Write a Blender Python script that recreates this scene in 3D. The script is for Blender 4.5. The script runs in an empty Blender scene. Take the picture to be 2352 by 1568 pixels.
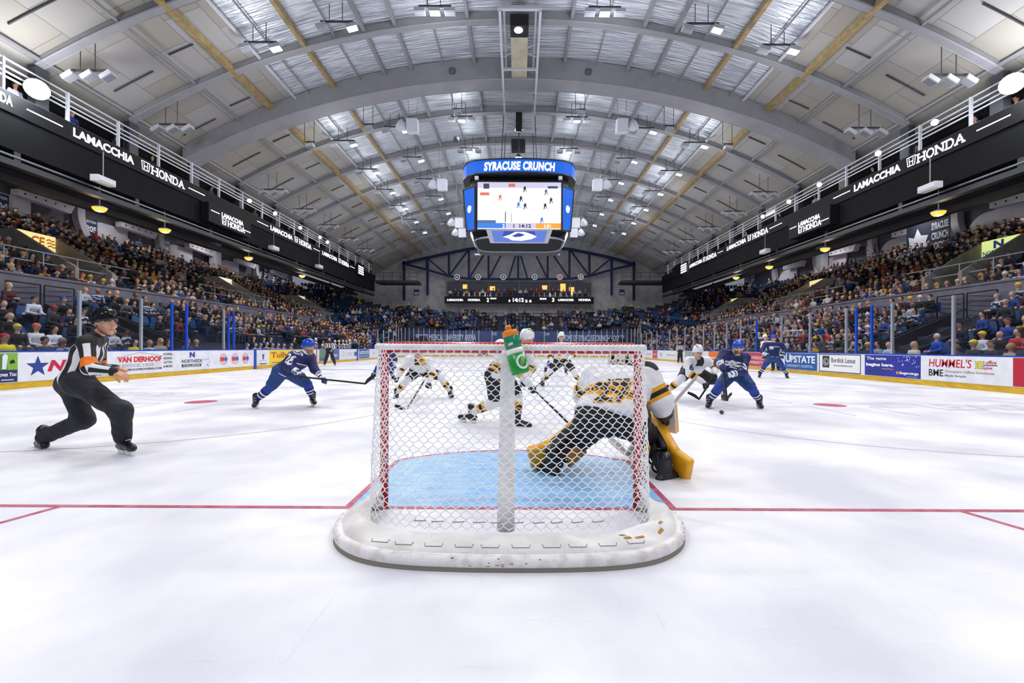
import bpy, math, random
import numpy as np
from mathutils import Vector, Matrix
from mathutils.bvhtree import BVHTree
random.seed(7); RS = np.random.RandomState(11)
SC = bpy.context.scene; COL = SC.collection
# ---------------------------------------------------------------- camera
CAMZ = 1.2; FPX = 1000.0; VX, VY = 1190.0, 798.0; ROLL = 0.0051
cd = bpy.data.cameras.new('camera'); cam = bpy.data.objects.new('camera', cd); COL.objects.link(cam)
cd.sensor_width = 36; cd.lens = 36*FPX/2352; cd.clip_start = .05; cd.clip_end = 300
cd.shift_x = -(VX-1176)/2352; cd.shift_y = (VY-784)/2352
cam.matrix_world = Matrix.Translation((0,0,CAMZ)) @ Matrix.Rotation(math.pi/2,4,'X') @ Matrix.Rotation(ROLL,4,'Z')
SC.camera = cam
# ---------------------------------------------------------------- world, exposure
w = bpy.data.worlds.new('world'); SC.world = w; w.use_nodes = True
w.node_tree.nodes['Background'].inputs[0].default_value = (.78,.84,1,1)
w.node_tree.nodes['Background'].inputs[1].default_value = .22
vs = SC.view_settings; vs.view_transform = 'Standard'; vs.look = 'None'; vs.gamma = 1; vs.use_curve_mapping = False
vs.exposure = 0.14
SC.cycles.max_bounces = 6; SC.cycles.diffuse_bounces = 3; SC.cycles.glossy_bounces = 3
SC.cycles.transparent_max_bounces = 24; SC.cycles.sample_clamp_indirect = 4
LAMP_W = 540
def lamp(name, loc, watts, radius=.3, color=(1,.98,.97)):
    l = bpy.data.lights.new(name, 'POINT'); l.energy = watts; l.shadow_soft_size = radius; l.color = color
    o = bpy.data.objects.new(name, l); o.location = loc; COL.objects.link(o); return o
def area(name, loc, watts, sx, sy, color=(1,.98,.97), rot=(0,0,0)):
    l = bpy.data.lights.new(name, 'AREA'); l.energy = watts; l.shape = 'RECTANGLE'; l.size = sx; l.size_y = sy; l.color = color
    o = bpy.data.objects.new(name, l); o.location = loc; o.rotation_euler = rot; COL.objects.link(o); return o
# the banks of lamps hanging in two rows under the roof
for yy in (-8.0, 1.0, 9.0, 17.0, 25.0, 33.0, 41.0, 49.0):  # hindmost pair, unseen behind the camera, added to brighten surfaces facing it
    for xx in (-8.4, 8.4):
        area('roof_lamp_light', (xx,yy,14.6), LAMP_W, 2.4, .8)
for yy in (20.0, 29.5, 38.5, 48.0):
    for xx in (-3.9, 3.9):
        lamp('roof_lamp_glow', (xx,yy,15.6), 150, .35, (.9,.95,1))
    for xx in (-11.9, 11.9):
        lamp('roof_lamp_glow', (xx,yy,13.3), 150, .35, (.95,.97,1))
# ---------------------------------------------------------------- pixel -> point
def P(px, py, Y):
    u = (px-VX)/FPX; v = -(py-VY)/FPX
    return Vector(((u-ROLL*v)*Y, Y, CAMZ+(v+ROLL*u)*Y))
def PX(px, py, X):                      # point on the plane x = X
    u = (px-VX)/FPX; v = -(py-VY)/FPX; uu = u-ROLL*v
    Y = X/uu; return Vector((X, Y, CAMZ+(v+ROLL*u)*Y))
def G(px, py):                          # point on the ice
    u = (px-VX)/FPX; v = -(py-VY)/FPX; Y = -CAMZ/(v+ROLL*u)
    return Vector(((u-ROLL*v)*Y, Y, 0))
# ---------------------------------------------------------------- materials
def lin(c):
    if isinstance(c, str):
        c = c.lstrip('#'); c = [int(c[i:i+2],16)/255 for i in (0,2,4)]
    return tuple((x/12.92 if x <= .04045 else ((x+.055)/1.055)**2.4) for x in c)
MC = {}
def M(col, rough=.6, metal=0, emit=0, spec=.5, name=None):
    key = (col, rough, metal, emit, spec)
    if key in MC: return MC[key]
    m = bpy.data.materials.new(name or 'paint'); m.use_nodes = True
    b = m.node_tree.nodes['Principled BSDF']; c = (*lin(col),1)
    b.inputs['Base Color'].default_value = c; b.inputs['Roughness'].default_value = rough
    b.inputs['Metallic'].default_value = metal; b.inputs['Specular IOR Level'].default_value = spec
    if emit:
        b.inputs['Emission Color'].default_value = c; b.inputs['Emission Strength'].default_value = emit
        if emit >= .9: b.inputs['Base Color'].default_value = (0.02,.02,.02,1)
    m.diffuse_color = c
    MC[key] = m; return m
def MN(col, col2, scale=8, rough=.6, stretch=(1,1,1), bump=0, metal=0, detail=4, name='surface', lo=.35, hi=.65, bscale=None, spec=.5, rough2=None):
    m = bpy.data.materials.new(name); m.use_nodes = True; nt = m.node_tree; b = nt.nodes['Principled BSDF']
    tc = nt.nodes.new('ShaderNodeTexCoord'); mp = nt.nodes.new('ShaderNodeMapping'); mp.inputs['Scale'].default_value = stretch
    no = nt.nodes.new('ShaderNodeTexNoise'); no.inputs['Scale'].default_value = scale; no.inputs['Detail'].default_value = detail
    cr = nt.nodes.new('ShaderNodeValToRGB'); cr.color_ramp.elements[0].position = lo; cr.color_ramp.elements[1].position = hi
    cr.color_ramp.elements[0].color = (*lin(col),1); cr.color_ramp.elements[1].color = (*lin(col2),1)
    nt.links.new(tc.outputs['Object'], mp.inputs[0]); nt.links.new(mp.outputs[0], no.inputs['Vector'])
    nt.links.new(no.outputs[0], cr.inputs[0]); nt.links.new(cr.outputs[0], b.inputs['Base Color'])
    b.inputs['Roughness'].default_value = rough; b.inputs['Metallic'].default_value = metal; b.inputs['Specular IOR Level'].default_value = spec
    if rough2 is not None:
        mr = nt.nodes.new('ShaderNodeMapRange'); mr.inputs[1].default_value = lo; mr.inputs[2].default_value = hi
        mr.inputs[3].default_value = rough; mr.inputs[4].default_value = rough2
        nt.links.new(no.outputs[0], mr.inputs[0]); nt.links.new(mr.outputs[0], b.inputs['Roughness'])
    if bump:
        n2 = no
        if bscale:
            n2 = nt.nodes.new('ShaderNodeTexNoise'); n2.inputs['Scale'].default_value = bscale; n2.inputs['Detail'].default_value = 3
            nt.links.new(mp.outputs[0], n2.inputs['Vector'])
        bp = nt.nodes.new('ShaderNodeBump'); bp.inputs['Strength'].default_value = bump; bp.inputs['Distance'].default_value = .1
        nt.links.new(n2.outputs[0], bp.inputs['Height']); nt.links.new(bp.outputs[0], b.inputs['Normal'])
    return m
def glassmat(name='clear_glass', tint=(.9,.95,1), refl=.07, dark=.93):
    m = bpy.data.materials.new(name); m.use_nodes = True; nt = m.node_tree; nt.nodes.clear()
    o = nt.nodes.new('ShaderNodeOutputMaterial'); t = nt.nodes.new('ShaderNodeBsdfTransparent'); g = nt.nodes.new('ShaderNodeBsdfGlossy')
    t.inputs[0].default_value = (tint[0]*dark,tint[1]*dark,tint[2]*dark,1); g.inputs['Roughness'].default_value = .12
    mx = nt.nodes.new('ShaderNodeMixShader'); mx.inputs[0].default_value = refl
    nt.links.new(t.outputs[0], mx.inputs[1]); nt.links.new(g.outputs[0], mx.inputs[2]); nt.links.new(mx.outputs[0], o.inputs[0]); return m
# ---------------------------------------------------------------- objects
def tag(o, label=None, cat=None, group=None, kind=None):
    if label: o['label'] = label
    if cat: o['category'] = cat
    if group: o['group'] = group
    if kind: o['kind'] = kind
    return o
def thing(name, label, cat, loc=(0,0,0), group=None):
    o = bpy.data.objects.new(name, None); COL.objects.link(o); o.location = loc; o.empty_display_size = .1
    return tag(o, label, cat, group)
def link(name, me, parent=None):
    o = bpy.data.objects.new(name, me); COL.objects.link(o)
    if parent is not None:
        o.parent = parent; o.matrix_parent_inverse = Matrix.Translation(-Vector(parent.location))
        # meshes are built in world coordinates
    return o
def unit(v):
    v = Vector(v); return v.normalized() if v.length > 1e-9 else Vector((0,0,1))
class MB:
    def __init__(s): s.v = []; s.f = []; s.m = []; s.n = 0
    def add(s, v, f, mi=0):
        k = s.n; s.v.extend([tuple(x) for x in v]); s.n += len(v)
        for q in f: s.f.append(tuple(i+k for i in q)); s.m.append(mi)
        return s
    def box(s, c, h, mi=0, R=None):
        c = Vector(c); v = []
        for z in (-1,1):
            for y in (-1,1):
                for x in (-1,1):
                    p = Vector((x*h[0],y*h[1],z*h[2])); v.append(c+(R@p if R is not None else p))
        return s.add(v, [(0,2,3,1),(4,5,7,6),(0,1,5,4),(2,6,7,3),(0,4,6,2),(1,3,7,5)], mi)
    def bx(s, a, b, mi=0):
        return s.box([(a[i]+b[i])/2 for i in range(3)], [abs(b[i]-a[i])/2 for i in range(3)], mi)
    def beam(s, a, b, w, h, mi=0, up=(0,0,1)):
        a = Vector(a); b = Vector(b); d = unit(b-a); x = d.cross(Vector(up))
        x = unit(x) if x.length > 1e-4 else Vector((1,0,0)); z = x.cross(d)
        v = []
        for p in (a,b):
            for (i,j) in ((-1,-1),(1,-1),(1,1),(-1,1)): v.append(p+x*i*w/2+z*j*h/2)
        return s.add(v, [(3,2,1,0),(4,5,6,7),(0,1,5,4),(1,2,6,5),(2,3,7,6),(3,0,4,7)], mi)
    def tube(s, pts, r, n=8, mi=0, caps=True, closed=False):
        pts = [Vector(p) for p in pts]; N = len(pts); rr = r if hasattr(r,'__len__') else [r]*N
        v = []; ref = None
        for i,p in enumerate(pts):
            if closed: d = unit(pts[(i+1)%N]-pts[i-1])
            else: d = unit(pts[min(i+1,N-1)]-pts[max(i-1,0)])
            if ref is None:
                ref = Vector((0,0,1)) if abs(d.z) < .9 else Vector((1,0,0)); ref = unit(ref-d*ref.dot(d))
            else: ref = unit(ref-d*ref.dot(d))
            q = d.cross(ref)
            for k in range(n):
                a = 2*math.pi*k/n; v.append(p+(ref*math.cos(a)+q*math.sin(a))*rr[i])
        f = []
        for i in range(N if closed else N-1):
            j = (i+1)%N
            for k in range(n):
                l = (k+1)%n; f.append((i*n+k, i*n+l, j*n+l, j*n+k))
        if caps and not closed: f.append(tuple(range(n-1,-1,-1))); f.append(tuple((N-1)*n+k for k in range(n)))
        return s.add(v, f, mi)
    def lathe(s, prof, c, n=24, mi=0, R=None, mis=None):
        c = Vector(c); v = []; f = []
        for (r,z) in prof:
            for k in range(n):
                a = 2*math.pi*k/n; p = Vector((r*math.cos(a), r*math.sin(a), z)); v.append(c+(R@p if R is not None else p))
        k0 = s.n; s.v.extend([tuple(x) for x in v]); s.n += len(v)
        for i in range(len(prof)-1):
            for k in range(n):
                l = (k+1)%n; s.f.append((k0+i*n+k, k0+i*n+l, k0+(i+1)*n+l, k0+(i+1)*n+k)); s.m.append(mis[i] if mis else mi)
        s.f.append(tuple(k0+k for k in range(n-1,-1,-1))); s.m.append(mis[0] if mis else mi)
        s.f.append(tuple(k0+(len(prof)-1)*n+k for k in range(n))); s.m.append(mis[-1] if mis else mi)
        return s
    def prism(s, poly, o, X, Yv, th, mi=0):   # polygon in the plane (o,X,Y), thickness along X x Y
        o = Vector(o); X = Vector(X); Yv = Vector(Yv); N = unit(X.cross(Yv)); n = len(poly)
        v = [o+X*a+Yv*b for a,b in poly]; v += [p-N*th for p in v]
        f = [tuple(range(n)), tuple(range(2*n-1,n-1,-1))]
        for i in range(n):
            j = (i+1)%n; f.append((i, i+n, j+n, j))
        return s.add(v, f, mi)
    def build(s, name, mats, parent=None, smooth=False):
        me = bpy.data.meshes.new(name); me.from_pydata(s.v, [], s.f)
        for m in (mats if isinstance(mats,(list,tuple)) else [mats]): me.materials.append(m)
        me.polygons.foreach_set('material_index', s.m)
        if smooth: me.polygons.foreach_set('use_smooth', [True]*len(s.f))
        me.update(); return link(name, me, parent)
def npmesh(name, V, F, mi, mats, parent=None, smooth=True):
    me = bpy.data.meshes.new(name); V = np.asarray(V,np.float32); F = np.asarray(F,np.int32)
    k = F.shape[1]; me.vertices.add(len(V)); me.vertices.foreach_set('co', V.ravel())
    me.loops.add(F.size); me.loops.foreach_set('vertex_index', F.ravel()); me.polygons.add(len(F))
    me.polygons.foreach_set('loop_start', np.arange(len(F),dtype=np.int32)*k)
    for m in (mats if isinstance(mats,(list,tuple)) else [mats]): me.materials.append(m)
    me.polygons.foreach_set('material_index', np.asarray(mi,np.int32)); me.polygons.foreach_set('use_smooth', np.full(len(F),smooth))
    me.update(calc_edges=True); me.validate(); return link(name, me, parent)
def text_mesh(body, size, bold=0, shear=0, extrude=0, align='LEFT', space=1.0, xs=1.0):
    c = bpy.data.curves.new('t','FONT'); c.body = body; c.size = size; c.offset = bold; c.shear = shear; c.extrude = extrude
    c.align_x = align; c.space_character = space; c.resolution_u = 3; c.fill_mode = 'BOTH'
    o = bpy.data.objects.new('t', c); COL.objects.link(o)
    dg = bpy.context.evaluated_depsgraph_get(); me = bpy.data.meshes.new_from_object(o.evaluated_get(dg))
    V = [(v.co.x*xs, v.co.y, v.co.z) for v in me.vertices]; F = [tuple(p.vertices) for p in me.polygons]
    bpy.data.objects.remove(o); bpy.data.curves.remove(c); bpy.data.meshes.remove(me); return V, F
def fit_text(mb, body, o, X, Yv, width, height, mi=0, bold=0.0, shear=0, th=.006, cap=.7):
    """text fitted into width x height, its left foot at o, running along X, upright along Yv"""
    V, F = text_mesh(body, 1.0, bold, shear)
    if not V: return
    x0 = min(v[0] for v in V); x1 = max(v[0] for v in V); y0 = min(v[1] for v in V); y1 = max(v[1] for v in V)
    X = unit(X); Yv = unit(Yv); N = X.cross(Yv); o = Vector(o)
    W = [o+X*((a-x0)/(x1-x0)*width)+Yv*((b-y0)/(y1-y0)*height)+N*th for a,b,_ in V]
    mb.add(W, F, mi)
def disc(mb, c, X, Yv, rx, ry, mi=0, n=28, r0=0, th=.006):
    X = unit(X); Yv = unit(Yv); N = X.cross(Yv); c = Vector(c)+N*th; v = []
    for k in range(n):
        a = 2*math.pi*k/n; d = X*math.cos(a)*rx+Yv*math.sin(a)*ry; v.append(c+d)
        if r0: v.append(c+d*r0)
    if r0: mb.add(v, [(2*k, (2*k+2)%(2*n), (2*k+3)%(2*n), 2*k+1) for k in range(n)], mi)
    else: mb.add(v, [tuple(range(n))], mi)
def quad(mb, o, X, Yv, w, h, mi=0, th=.003):
    X = unit(X); Yv = unit(Yv); N = X.cross(Yv); o = Vector(o)+N*th
    mb.add([o, o+X*w, o+X*w+Yv*h, o+Yv*h], [(0,1,2,3)], mi)
def strokes(mb, segs, o, X, Yv, w, h, t, mi=0, th=.006):
    """letter strokes ((x0,y0,x1,y1) in 0..1) as flat bars"""
    X = unit(X); Yv = unit(Yv); N = X.cross(Yv); o = Vector(o)+N*th
    for i,(a,b,c,d) in enumerate(segs):
        p = o+X*a*w+Yv*b*h+N*i*.0003; q = o+X*c*w+Yv*d*h+N*i*.0003; e = unit(q-p); s = N.cross(e)*t/2
        mb.add([p-s-e*t*.3, q-s+e*t*.3, q+s+e*t*.3, p+s-e*t*.3], [(0,1,2,3)], mi)
# ================================================================ figures: implicit surfaces
def surface_nets(F, org, h):
    S = F < 0; nx,ny,nz = F.shape
    cnt = np.zeros((nx-1,ny-1,nz-1), np.uint8); acc = np.zeros((nx-1,ny-1,nz-1,3), np.float32); num = np.zeros((nx-1,ny-1,nz-1), np.float32)
    for ax in range(3):
        a = [slice(None)]*3; b = [slice(None)]*3; a[ax] = slice(0,-1); b[ax] = slice(1,None)
        f0 = F[tuple(a)]; f1 = F[tuple(b)]; cross = (f0<0) != (f1<0)
        t = np.where(cross, f0/np.where(np.abs(f0-f1)<1e-9, 1e-9, f0-f1), 0).astype(np.float32)
        o1, o2 = [i for i in range(3) if i != ax]
        for d1 in (0,1):
            for d2 in (0,1):
                s = [slice(None)]*3
                s[o1] = slice(d1, F.shape[o1]-1+d1); s[o2] = slice(d2, F.shape[o2]-1+d2)
                c = cross[tuple(s)]; tt = t[tuple(s)]
                num += c; acc[...,ax] += np.where(c, tt, 0); acc[...,o1] += c*d1; acc[...,o2] += c*d2
    act = num > 0; idx = -np.ones(act.shape, np.int64); n = int(act.sum()); idx[act] = np.arange(n)
    I = np.argwhere(act); V = (I + acc[act]/num[act][:,None])*h + org
    Q = []
    for ax in range(3):
        a = [slice(None)]*3; b = [slice(None)]*3; a[ax] = slice(0,-1); b[ax] = slice(1,None)
        s0 = S[tuple(a)]; s1 = S[tuple(b)]; E = np.argwhere(s0 != s1)
        o1, o2 = (ax+1)%3, (ax+2)%3
        ok = (E[:,o1]>0)&(E[:,o2]>0)&(E[:,o1]<F.shape[o1]-1)&(E[:,o2]<F.shape[o2]-1); E = E[ok]
        def g(d1,d2):
            e = E.copy(); e[:,o1] -= d1; e[:,o2] -= d2; return idx[e[:,0],e[:,1],e[:,2]]
        q = np.stack([g(1,1), g(0,1), g(0,0), g(1,0)],1)
        flip = s1[E[:,0],E[:,1],E[:,2]]
        q[flip] = q[flip][:,::-1]; Q.append(q)
    return V, np.concatenate(Q)
# primitives: ('c', a, b, ra, rb, tag) round cone;  ('e', centre, radii, R(3x3 rows=axes), tag);  ('b', centre, half, R, round, tag)
def cap(a, b, ra, rb=None, tg=0): return ('c', np.array(a,np.float32), np.array(b,np.float32), ra, ra if rb is None else rb, tg)
def axes(f, u):                   # frame: x right, y forward, z up
    f = unit(f); r = unit(f.cross(Vector(u))); z = r.cross(f); return np.array([r,f,z],np.float32)
def ell(c, rad, R, tg=0): return ('e', np.array(c,np.float32), np.array(rad,np.float32), R, tg)
def rbox(c, half, R, rnd, tg=0): return ('b', np.array(c,np.float32), np.array(half,np.float32), R, rnd, tg)
def prim_d(p, X):
    if p[0] == 'c':
        _,a,b,ra,rb,_t = p; d = b-a; L = max(float(d@d),1e-9); t = np.clip(((X-a)@d)/L,0,1)
        return np.linalg.norm(X-a-t[...,None]*d,axis=-1)-(ra+(rb-ra)*t), t
    if p[0] == 'e':
        _,c,r,R,_t = p; q = (X-c)@R.T; k = np.linalg.norm(q/r,axis=-1); return (k-1)*float(r.min()), k*0
    _,c,h,R,rd,_t = p; q = np.abs((X-c)@R.T)-(h-rd)
    return np.linalg.norm(np.maximum(q,0),axis=-1)+np.minimum(q.max(-1),0)-rd, q[...,0]*0
def bbox(prims):
    lo = []; hi = []
    for p in prims:
        if p[0]=='c':
            r = max(p[3],p[4]); lo += [p[1]-r, p[2]-r]; hi += [p[1]+r, p[2]+r]
        else:
            r = float(np.linalg.norm(p[2])) if p[0]=='b' else float(p[2].max()); lo.append(p[1]-r); hi.append(p[1]+r)
    return np.min(lo,0), np.max(hi,0)
def sdf_mesh(prims, h, k=.03, cut=None, wrinkle=0):
    lo, hi = bbox(prims); lo = lo-3*h; hi = hi+3*h
    n = np.ceil((hi-lo)/h).astype(int)+1
    ax = [lo[i]+np.arange(n[i])*h for i in range(3)]
    X = np.stack(np.meshgrid(*ax, indexing='ij'),-1).astype(np.float32)
    D = None
    for p in prims:
        d,_ = prim_d(p, X)
        if D is None: D = d
        elif k > 0:
            hh = np.clip(.5+.5*(D-d)/k,0,1); D = D*(1-hh)+d*hh-k*hh*(1-hh)
        else: D = np.minimum(D,d)
    if wrinkle:
        D = D + wrinkle*np.sin(X[...,2]*38+X[...,0]*21)*np.sin(X[...,0]*27-X[...,1]*19+1)*np.sin(X[...,1]*31+X[...,2]*12)
    if cut:
        for (c0,nn,off) in cut: D = np.maximum(D, -((X-np.array(c0,np.float32))@np.array(nn,np.float32))-off)
    V,Q = surface_nets(D.astype(np.float32), lo.astype(np.float32), h)
    return V, Q
def classify(prims, C):
    best = None; T = np.zeros(len(C)); K = np.zeros(len(C),int)
    for i,p in enumerate(prims):
        d,t = prim_d(p, C)
        if best is None: best = d.copy(); T = t.copy(); K[:] = i
        else:
            m = d < best; best[m] = d[m]; T[m] = t[m]; K[m] = i
    tags = np.array([p[-1] for p in prims],dtype=object); return tags[K], T, K
def refine(V,Q,mi,prims,matfn,k=4):
    Vf = V.astype(np.float32); tg,T,K = classify(prims, Vf); mv = np.asarray(matfn(tg,T,Vf,K))
    dif = (mv[Q] != np.asarray(mi)[:,None]).any(1)
    if not dif.any() or dif.sum() > 60000: return V,Q,mi
    S = V[Q[dif]]; u = np.linspace(0,1,k+1); U,W = np.meshgrid(u,u,indexing='ij')
    w = np.stack([(1-U)*(1-W),U*(1-W),U*W,(1-U)*W],-1).reshape(-1,4)
    G_ = np.einsum('pj,qjc->qpc',w,S); n = len(S); idx = np.arange((k+1)**2).reshape(k+1,k+1)
    f = np.stack([idx[:-1,:-1],idx[1:,:-1],idx[1:,1:],idx[:-1,1:]],-1).reshape(-1,4)
    F = (np.arange(n)[:,None,None]*(k+1)**2+f[None]).reshape(-1,4)
    Cn = G_.reshape(-1,3)[F].mean(1).astype(np.float32); tg,T,K = classify(prims,Cn); m2 = np.asarray(matfn(tg,T,Cn,K))
    allV = np.concatenate([V,G_.reshape(-1,3)]); key = np.round(allV*2e5).astype(np.int64)
    _,first,inv = np.unique(key,axis=0,return_index=True,return_inverse=True); inv = inv.reshape(-1)
    F = inv[F+len(V)]; Q0 = inv[Q[~dif]]
    return allV[first], np.concatenate([Q0,F]), np.concatenate([np.asarray(mi)[~dif],m2])
def garment(name, prims, h, mats, parent, k=.03, matfn=None, cut=None, smooth=True, wrinkle=0):
    V,Q = sdf_mesh(prims, h, k, cut, wrinkle)
    mi = np.zeros(len(Q),int)
    if matfn is not None:
        C = V[Q].mean(1).astype(np.float32); tg,T,K = classify(prims, C); mi = matfn(tg, T, C, K)
        V,Q,mi = refine(V,Q,mi,prims,matfn)
    return npmesh(name, V, Q, mi, mats, parent, smooth)
def decal(name, body, target, c, nrm, up, w, h, mats, parent, bold=.02, off=.004, layers=None, polys=None, tol=.13):
    """lettering laid onto a cloth: each vertex dropped along -nrm onto the target mesh"""
    n = unit(nrm); up = Vector(up); up = unit(up-n*up.dot(n)); rt = up.cross(n)
    bv = BVHTree.FromPolygons([v.co for v in target.data.vertices], [tuple(p.vertices) for p in target.data.polygons])
    out = MB()
    for li,(bo,o2) in enumerate(layers or [(bold,off)]):
        if body:
            V,F = text_mesh(body, 1.0, bo)
            x0=min(v[0] for v in V);x1=max(v[0] for v in V);y0=min(v[1] for v in V);y1=max(v[1] for v in V)
            if li==0: ref=(x0,x1,y0,y1)
            x0,x1,y0,y1=ref
            V=[((a-(x0+x1)/2)/(x1-x0)*w, (b-(y0+y1)/2)/(y1-y0)*h) for a,b,_ in V]
        else:
            V,F = polys[li]
        # split long edges
        V=list(V); F=list(F)
        for it in range(3):
            NF=[]
            for f in F:
                if len(f)>3: NF += [(f[0],f[i],f[i+1]) for i in range(1,len(f)-1)]
                else: NF.append(f)
            F=[]; mid={}
            def mp(a,b):
                kk=(min(a,b),max(a,b))
                if kk not in mid: V.append(((V[a][0]+V[b][0])/2,(V[a][1]+V[b][1])/2)); mid[kk]=len(V)-1
                return mid[kk]
            lim = max(w,h)/14
            for f in NF:
                e=[math.dist(V[f[i]],V[f[(i+1)%3]]) for i in range(3)]; m=max(e)
                if m<lim: F.append(f); continue
                i=e.index(m); a,b,c2=f[i],f[(i+1)%3],f[(i+2)%3]; q=mp(a,b); F += [(a,q,c2),(q,b,c2)]
        W=[]; bad=set()
        for qi,(a,b) in enumerate(V):
            p = Vector(c)+rt*a+up*b+n*.6; hit = bv.ray_cast(p, -n, 1.4)
            if hit[0] is None: bad.add(qi)
            W.append((hit[0]+n*o2) if hit[0] is not None else Vector(c)+rt*a+up*b+n*o2)
        hd_=[(q-Vector(c)).dot(n) for i,q in enumerate(W) if i not in bad]
        if hd_:
            md_=sorted(hd_)[len(hd_)//2]; bad |= {i for i,q in enumerate(W) if abs((q-Vector(c)).dot(n)-md_)>tol}
        F=[f for f in F if not (bad & set(f))]
        out.add(W, F, li)
    return out.build(name, mats, parent)
SKIN = M('#d9a184', .55, name='skin'); LIP = M('#b87468',.5); EYE = M('#e8e8e8',.2); PUP = M('#2a1a12',.2); BROW = M('#4a3426',.7)
VIS = glassmat('visor', (.93,.97,1), .12, .95)
STEEL = M('#c9ced4',.2,.9,name='steel'); WHITEP = M('#eceef2',.4,name='white_plastic'); BLK = M('#101114',.5,name='black'); BLKG = M('#0b0c0e',.12,name='gloss_black')
def head_prims(c, f, u, s=1.0):
    s = s*1.09
    R = axes(f,u); r,fw,up = [Vector(x) for x in R]
    c = Vector(c)
    P_ = [ell(c+up*.02*s, (.076*s,.095*s,.10*s), R,'h'), ell(c+fw*.035*s-up*.055*s, (.055*s,.058*s,.062*s), R,'h'),
          cap(c+fw*.088*s-up*.005*s, c+fw*.108*s-up*.038*s, .009*s, .014*s,'n'),
          cap(c+fw*.089*s-up*.070*s-r*.014*s, c+fw*.089*s-up*.070*s+r*.014*s, .006*s,None,'l'),
          cap(c+fw*.066*s-up*.105*s-r*.01*s, c+fw*.066*s-up*.105*s+r*.01*s, .022*s,None,'h')]
    for sd in (-1,1):
        P_.append(ell(c+r*sd*.079*s-up*.012*s-fw*.005*s, (.012*s,.02*s,.032*s), R,'r'))
        P_.append(ell(c+r*sd*.045*s+fw*.06*s-up*.03*s, (.026*s,.026*s,.026*s), R,'h'))
        P_.append(cap(c+r*sd*.015*s+fw*.086*s+up*.02*s, c+r*sd*.05*s+fw*.072*s+up*.02*s, .010*s,None,'b'))
    return P_
def eyes(c, f, u, s, parent):
    s = s*1.09
    R = axes(f,u); r,fw,up = [Vector(x) for x in R]; mb = MB(); c = Vector(c)
    for sd in (-1,1):
        e = c+r*sd*.031*s+fw*.0815*s+up*.002*s
        mb.lathe([(.001,-.007),(.008,-.005),(.0112,0),(.008,.005),(.001,.007)],e,10,0,Matrix(((1,0,0),(0,1,0),(0,0,1)))*s)
        disc(mb, e+fw*.0115*s, r, up, .005*s, .005*s, 1, 10, th=-.0005)
    mb.build('eyes', [EYE,PUP], parent, True)
def helmet(c, f, u, s, col, parent, visor=True, strap=BLK, trim=None, cover=1.0, stripe=None, h=None):
    s = s*1.09
    R = axes(f,u); r,fw,up = [Vector(x) for x in R]; c = Vector(c)
    mat = M(col,.16,name='helmet_shell') if isinstance(col,str) else col
    P_ = [ell(c+up*.04*s-fw*.004*s,(.096*s,.121*s,.118*s),R,'s')]
    for sd in (-1,1):
        rp = [c+up*z_*s+r*sd*.034*s+fw*y_*s for y_,z_ in ((-.095,.09),(-.06,.132),(0,.152),(.06,.134),(.095,.092))]
        for q0,q1 in zip(rp[:-1],rp[1:]): P_.append(cap(q0,q1,.010*s,None,'q'))
        P_.append(cap(c+r*sd*.09*s-fw*.02*s+up*.01*s, c+r*sd*.088*s-fw*.03*s-up*.015*s, .018*s,None,'s'))
    cutn = unit(up-fw*.42)
    def mf(tg,T,C,K):
        q = (C-np.array(c,np.float32))@np.array(r,np.float32); z = (C-np.array(c,np.float32))@np.array(up,np.float32)
        m = np.zeros(len(C),int)
        if stripe is not None: m[(np.abs(q)<.028*s)&(z>.05*s)] = 1
        return m
    o = garment('helmet', P_, h or .008*s, [mat, M(stripe or '#111111',.3)], parent, .012, mf, cut=[(c+up*-.006*s, cutn, 0.0)])
    if trim is not None:
        mb = MB(); pts = []
        for i in range(25):
            a = math.radians(-180+15*i); pts.append(c+up*(.014*s-.028*s*math.cos(a))+r*math.sin(a)*.1*s+fw*math.cos(a)*.124*s)
        mb.tube(pts[:-1], .004*s, 6, 0, closed=True); mb.build('helmet_rim', trim, o)
    # vent slots
    mb = MB()
    for sd in (-1,1):
        for t in (-.3,.1,.5):
            q = c+up*.136*s+r*sd*.055*s+fw*t*.1*s; mb.box(q,(.007*s,.013*s,.006*s),0,Matrix((r,fw,up)).transposed())
    mb.build('helmet_vent', BLK, o)
    mb = MB()
    for sd in (-1,1):
        mb.tube([c+r*sd*.086*s-up*.01*s, c+r*sd*.082*s-up*.06*s+fw*.02*s, c+r*sd*.045*s-up*.115*s+fw*.045*s, c-up*.128*s+fw*.055*s], .004*s, 6)
    mb.build('chin_strap', strap, parent)
    if visor:
        mb = MB(); v = []; nA,nB = 15,5
        for j in range(nB):
            for i in range(nA):
                a = math.radians(-72+144*i/(nA-1)); z = .03-.062*j/(nB-1)*(1-.35*abs(i-7)/7)
                v.append(c+r*math.sin(a)*.107*s+fw*(math.cos(a)*.137)*s+up*z*s)
        f_ = [(j*nA+i, j*nA+i+1, (j+1)*nA+i+1, (j+1)*nA+i) for j in range(nB-1) for i in range(nA-1)]
        mb.add(v, f_); mb.build('visor', VIS, parent, True)
    return o
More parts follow.
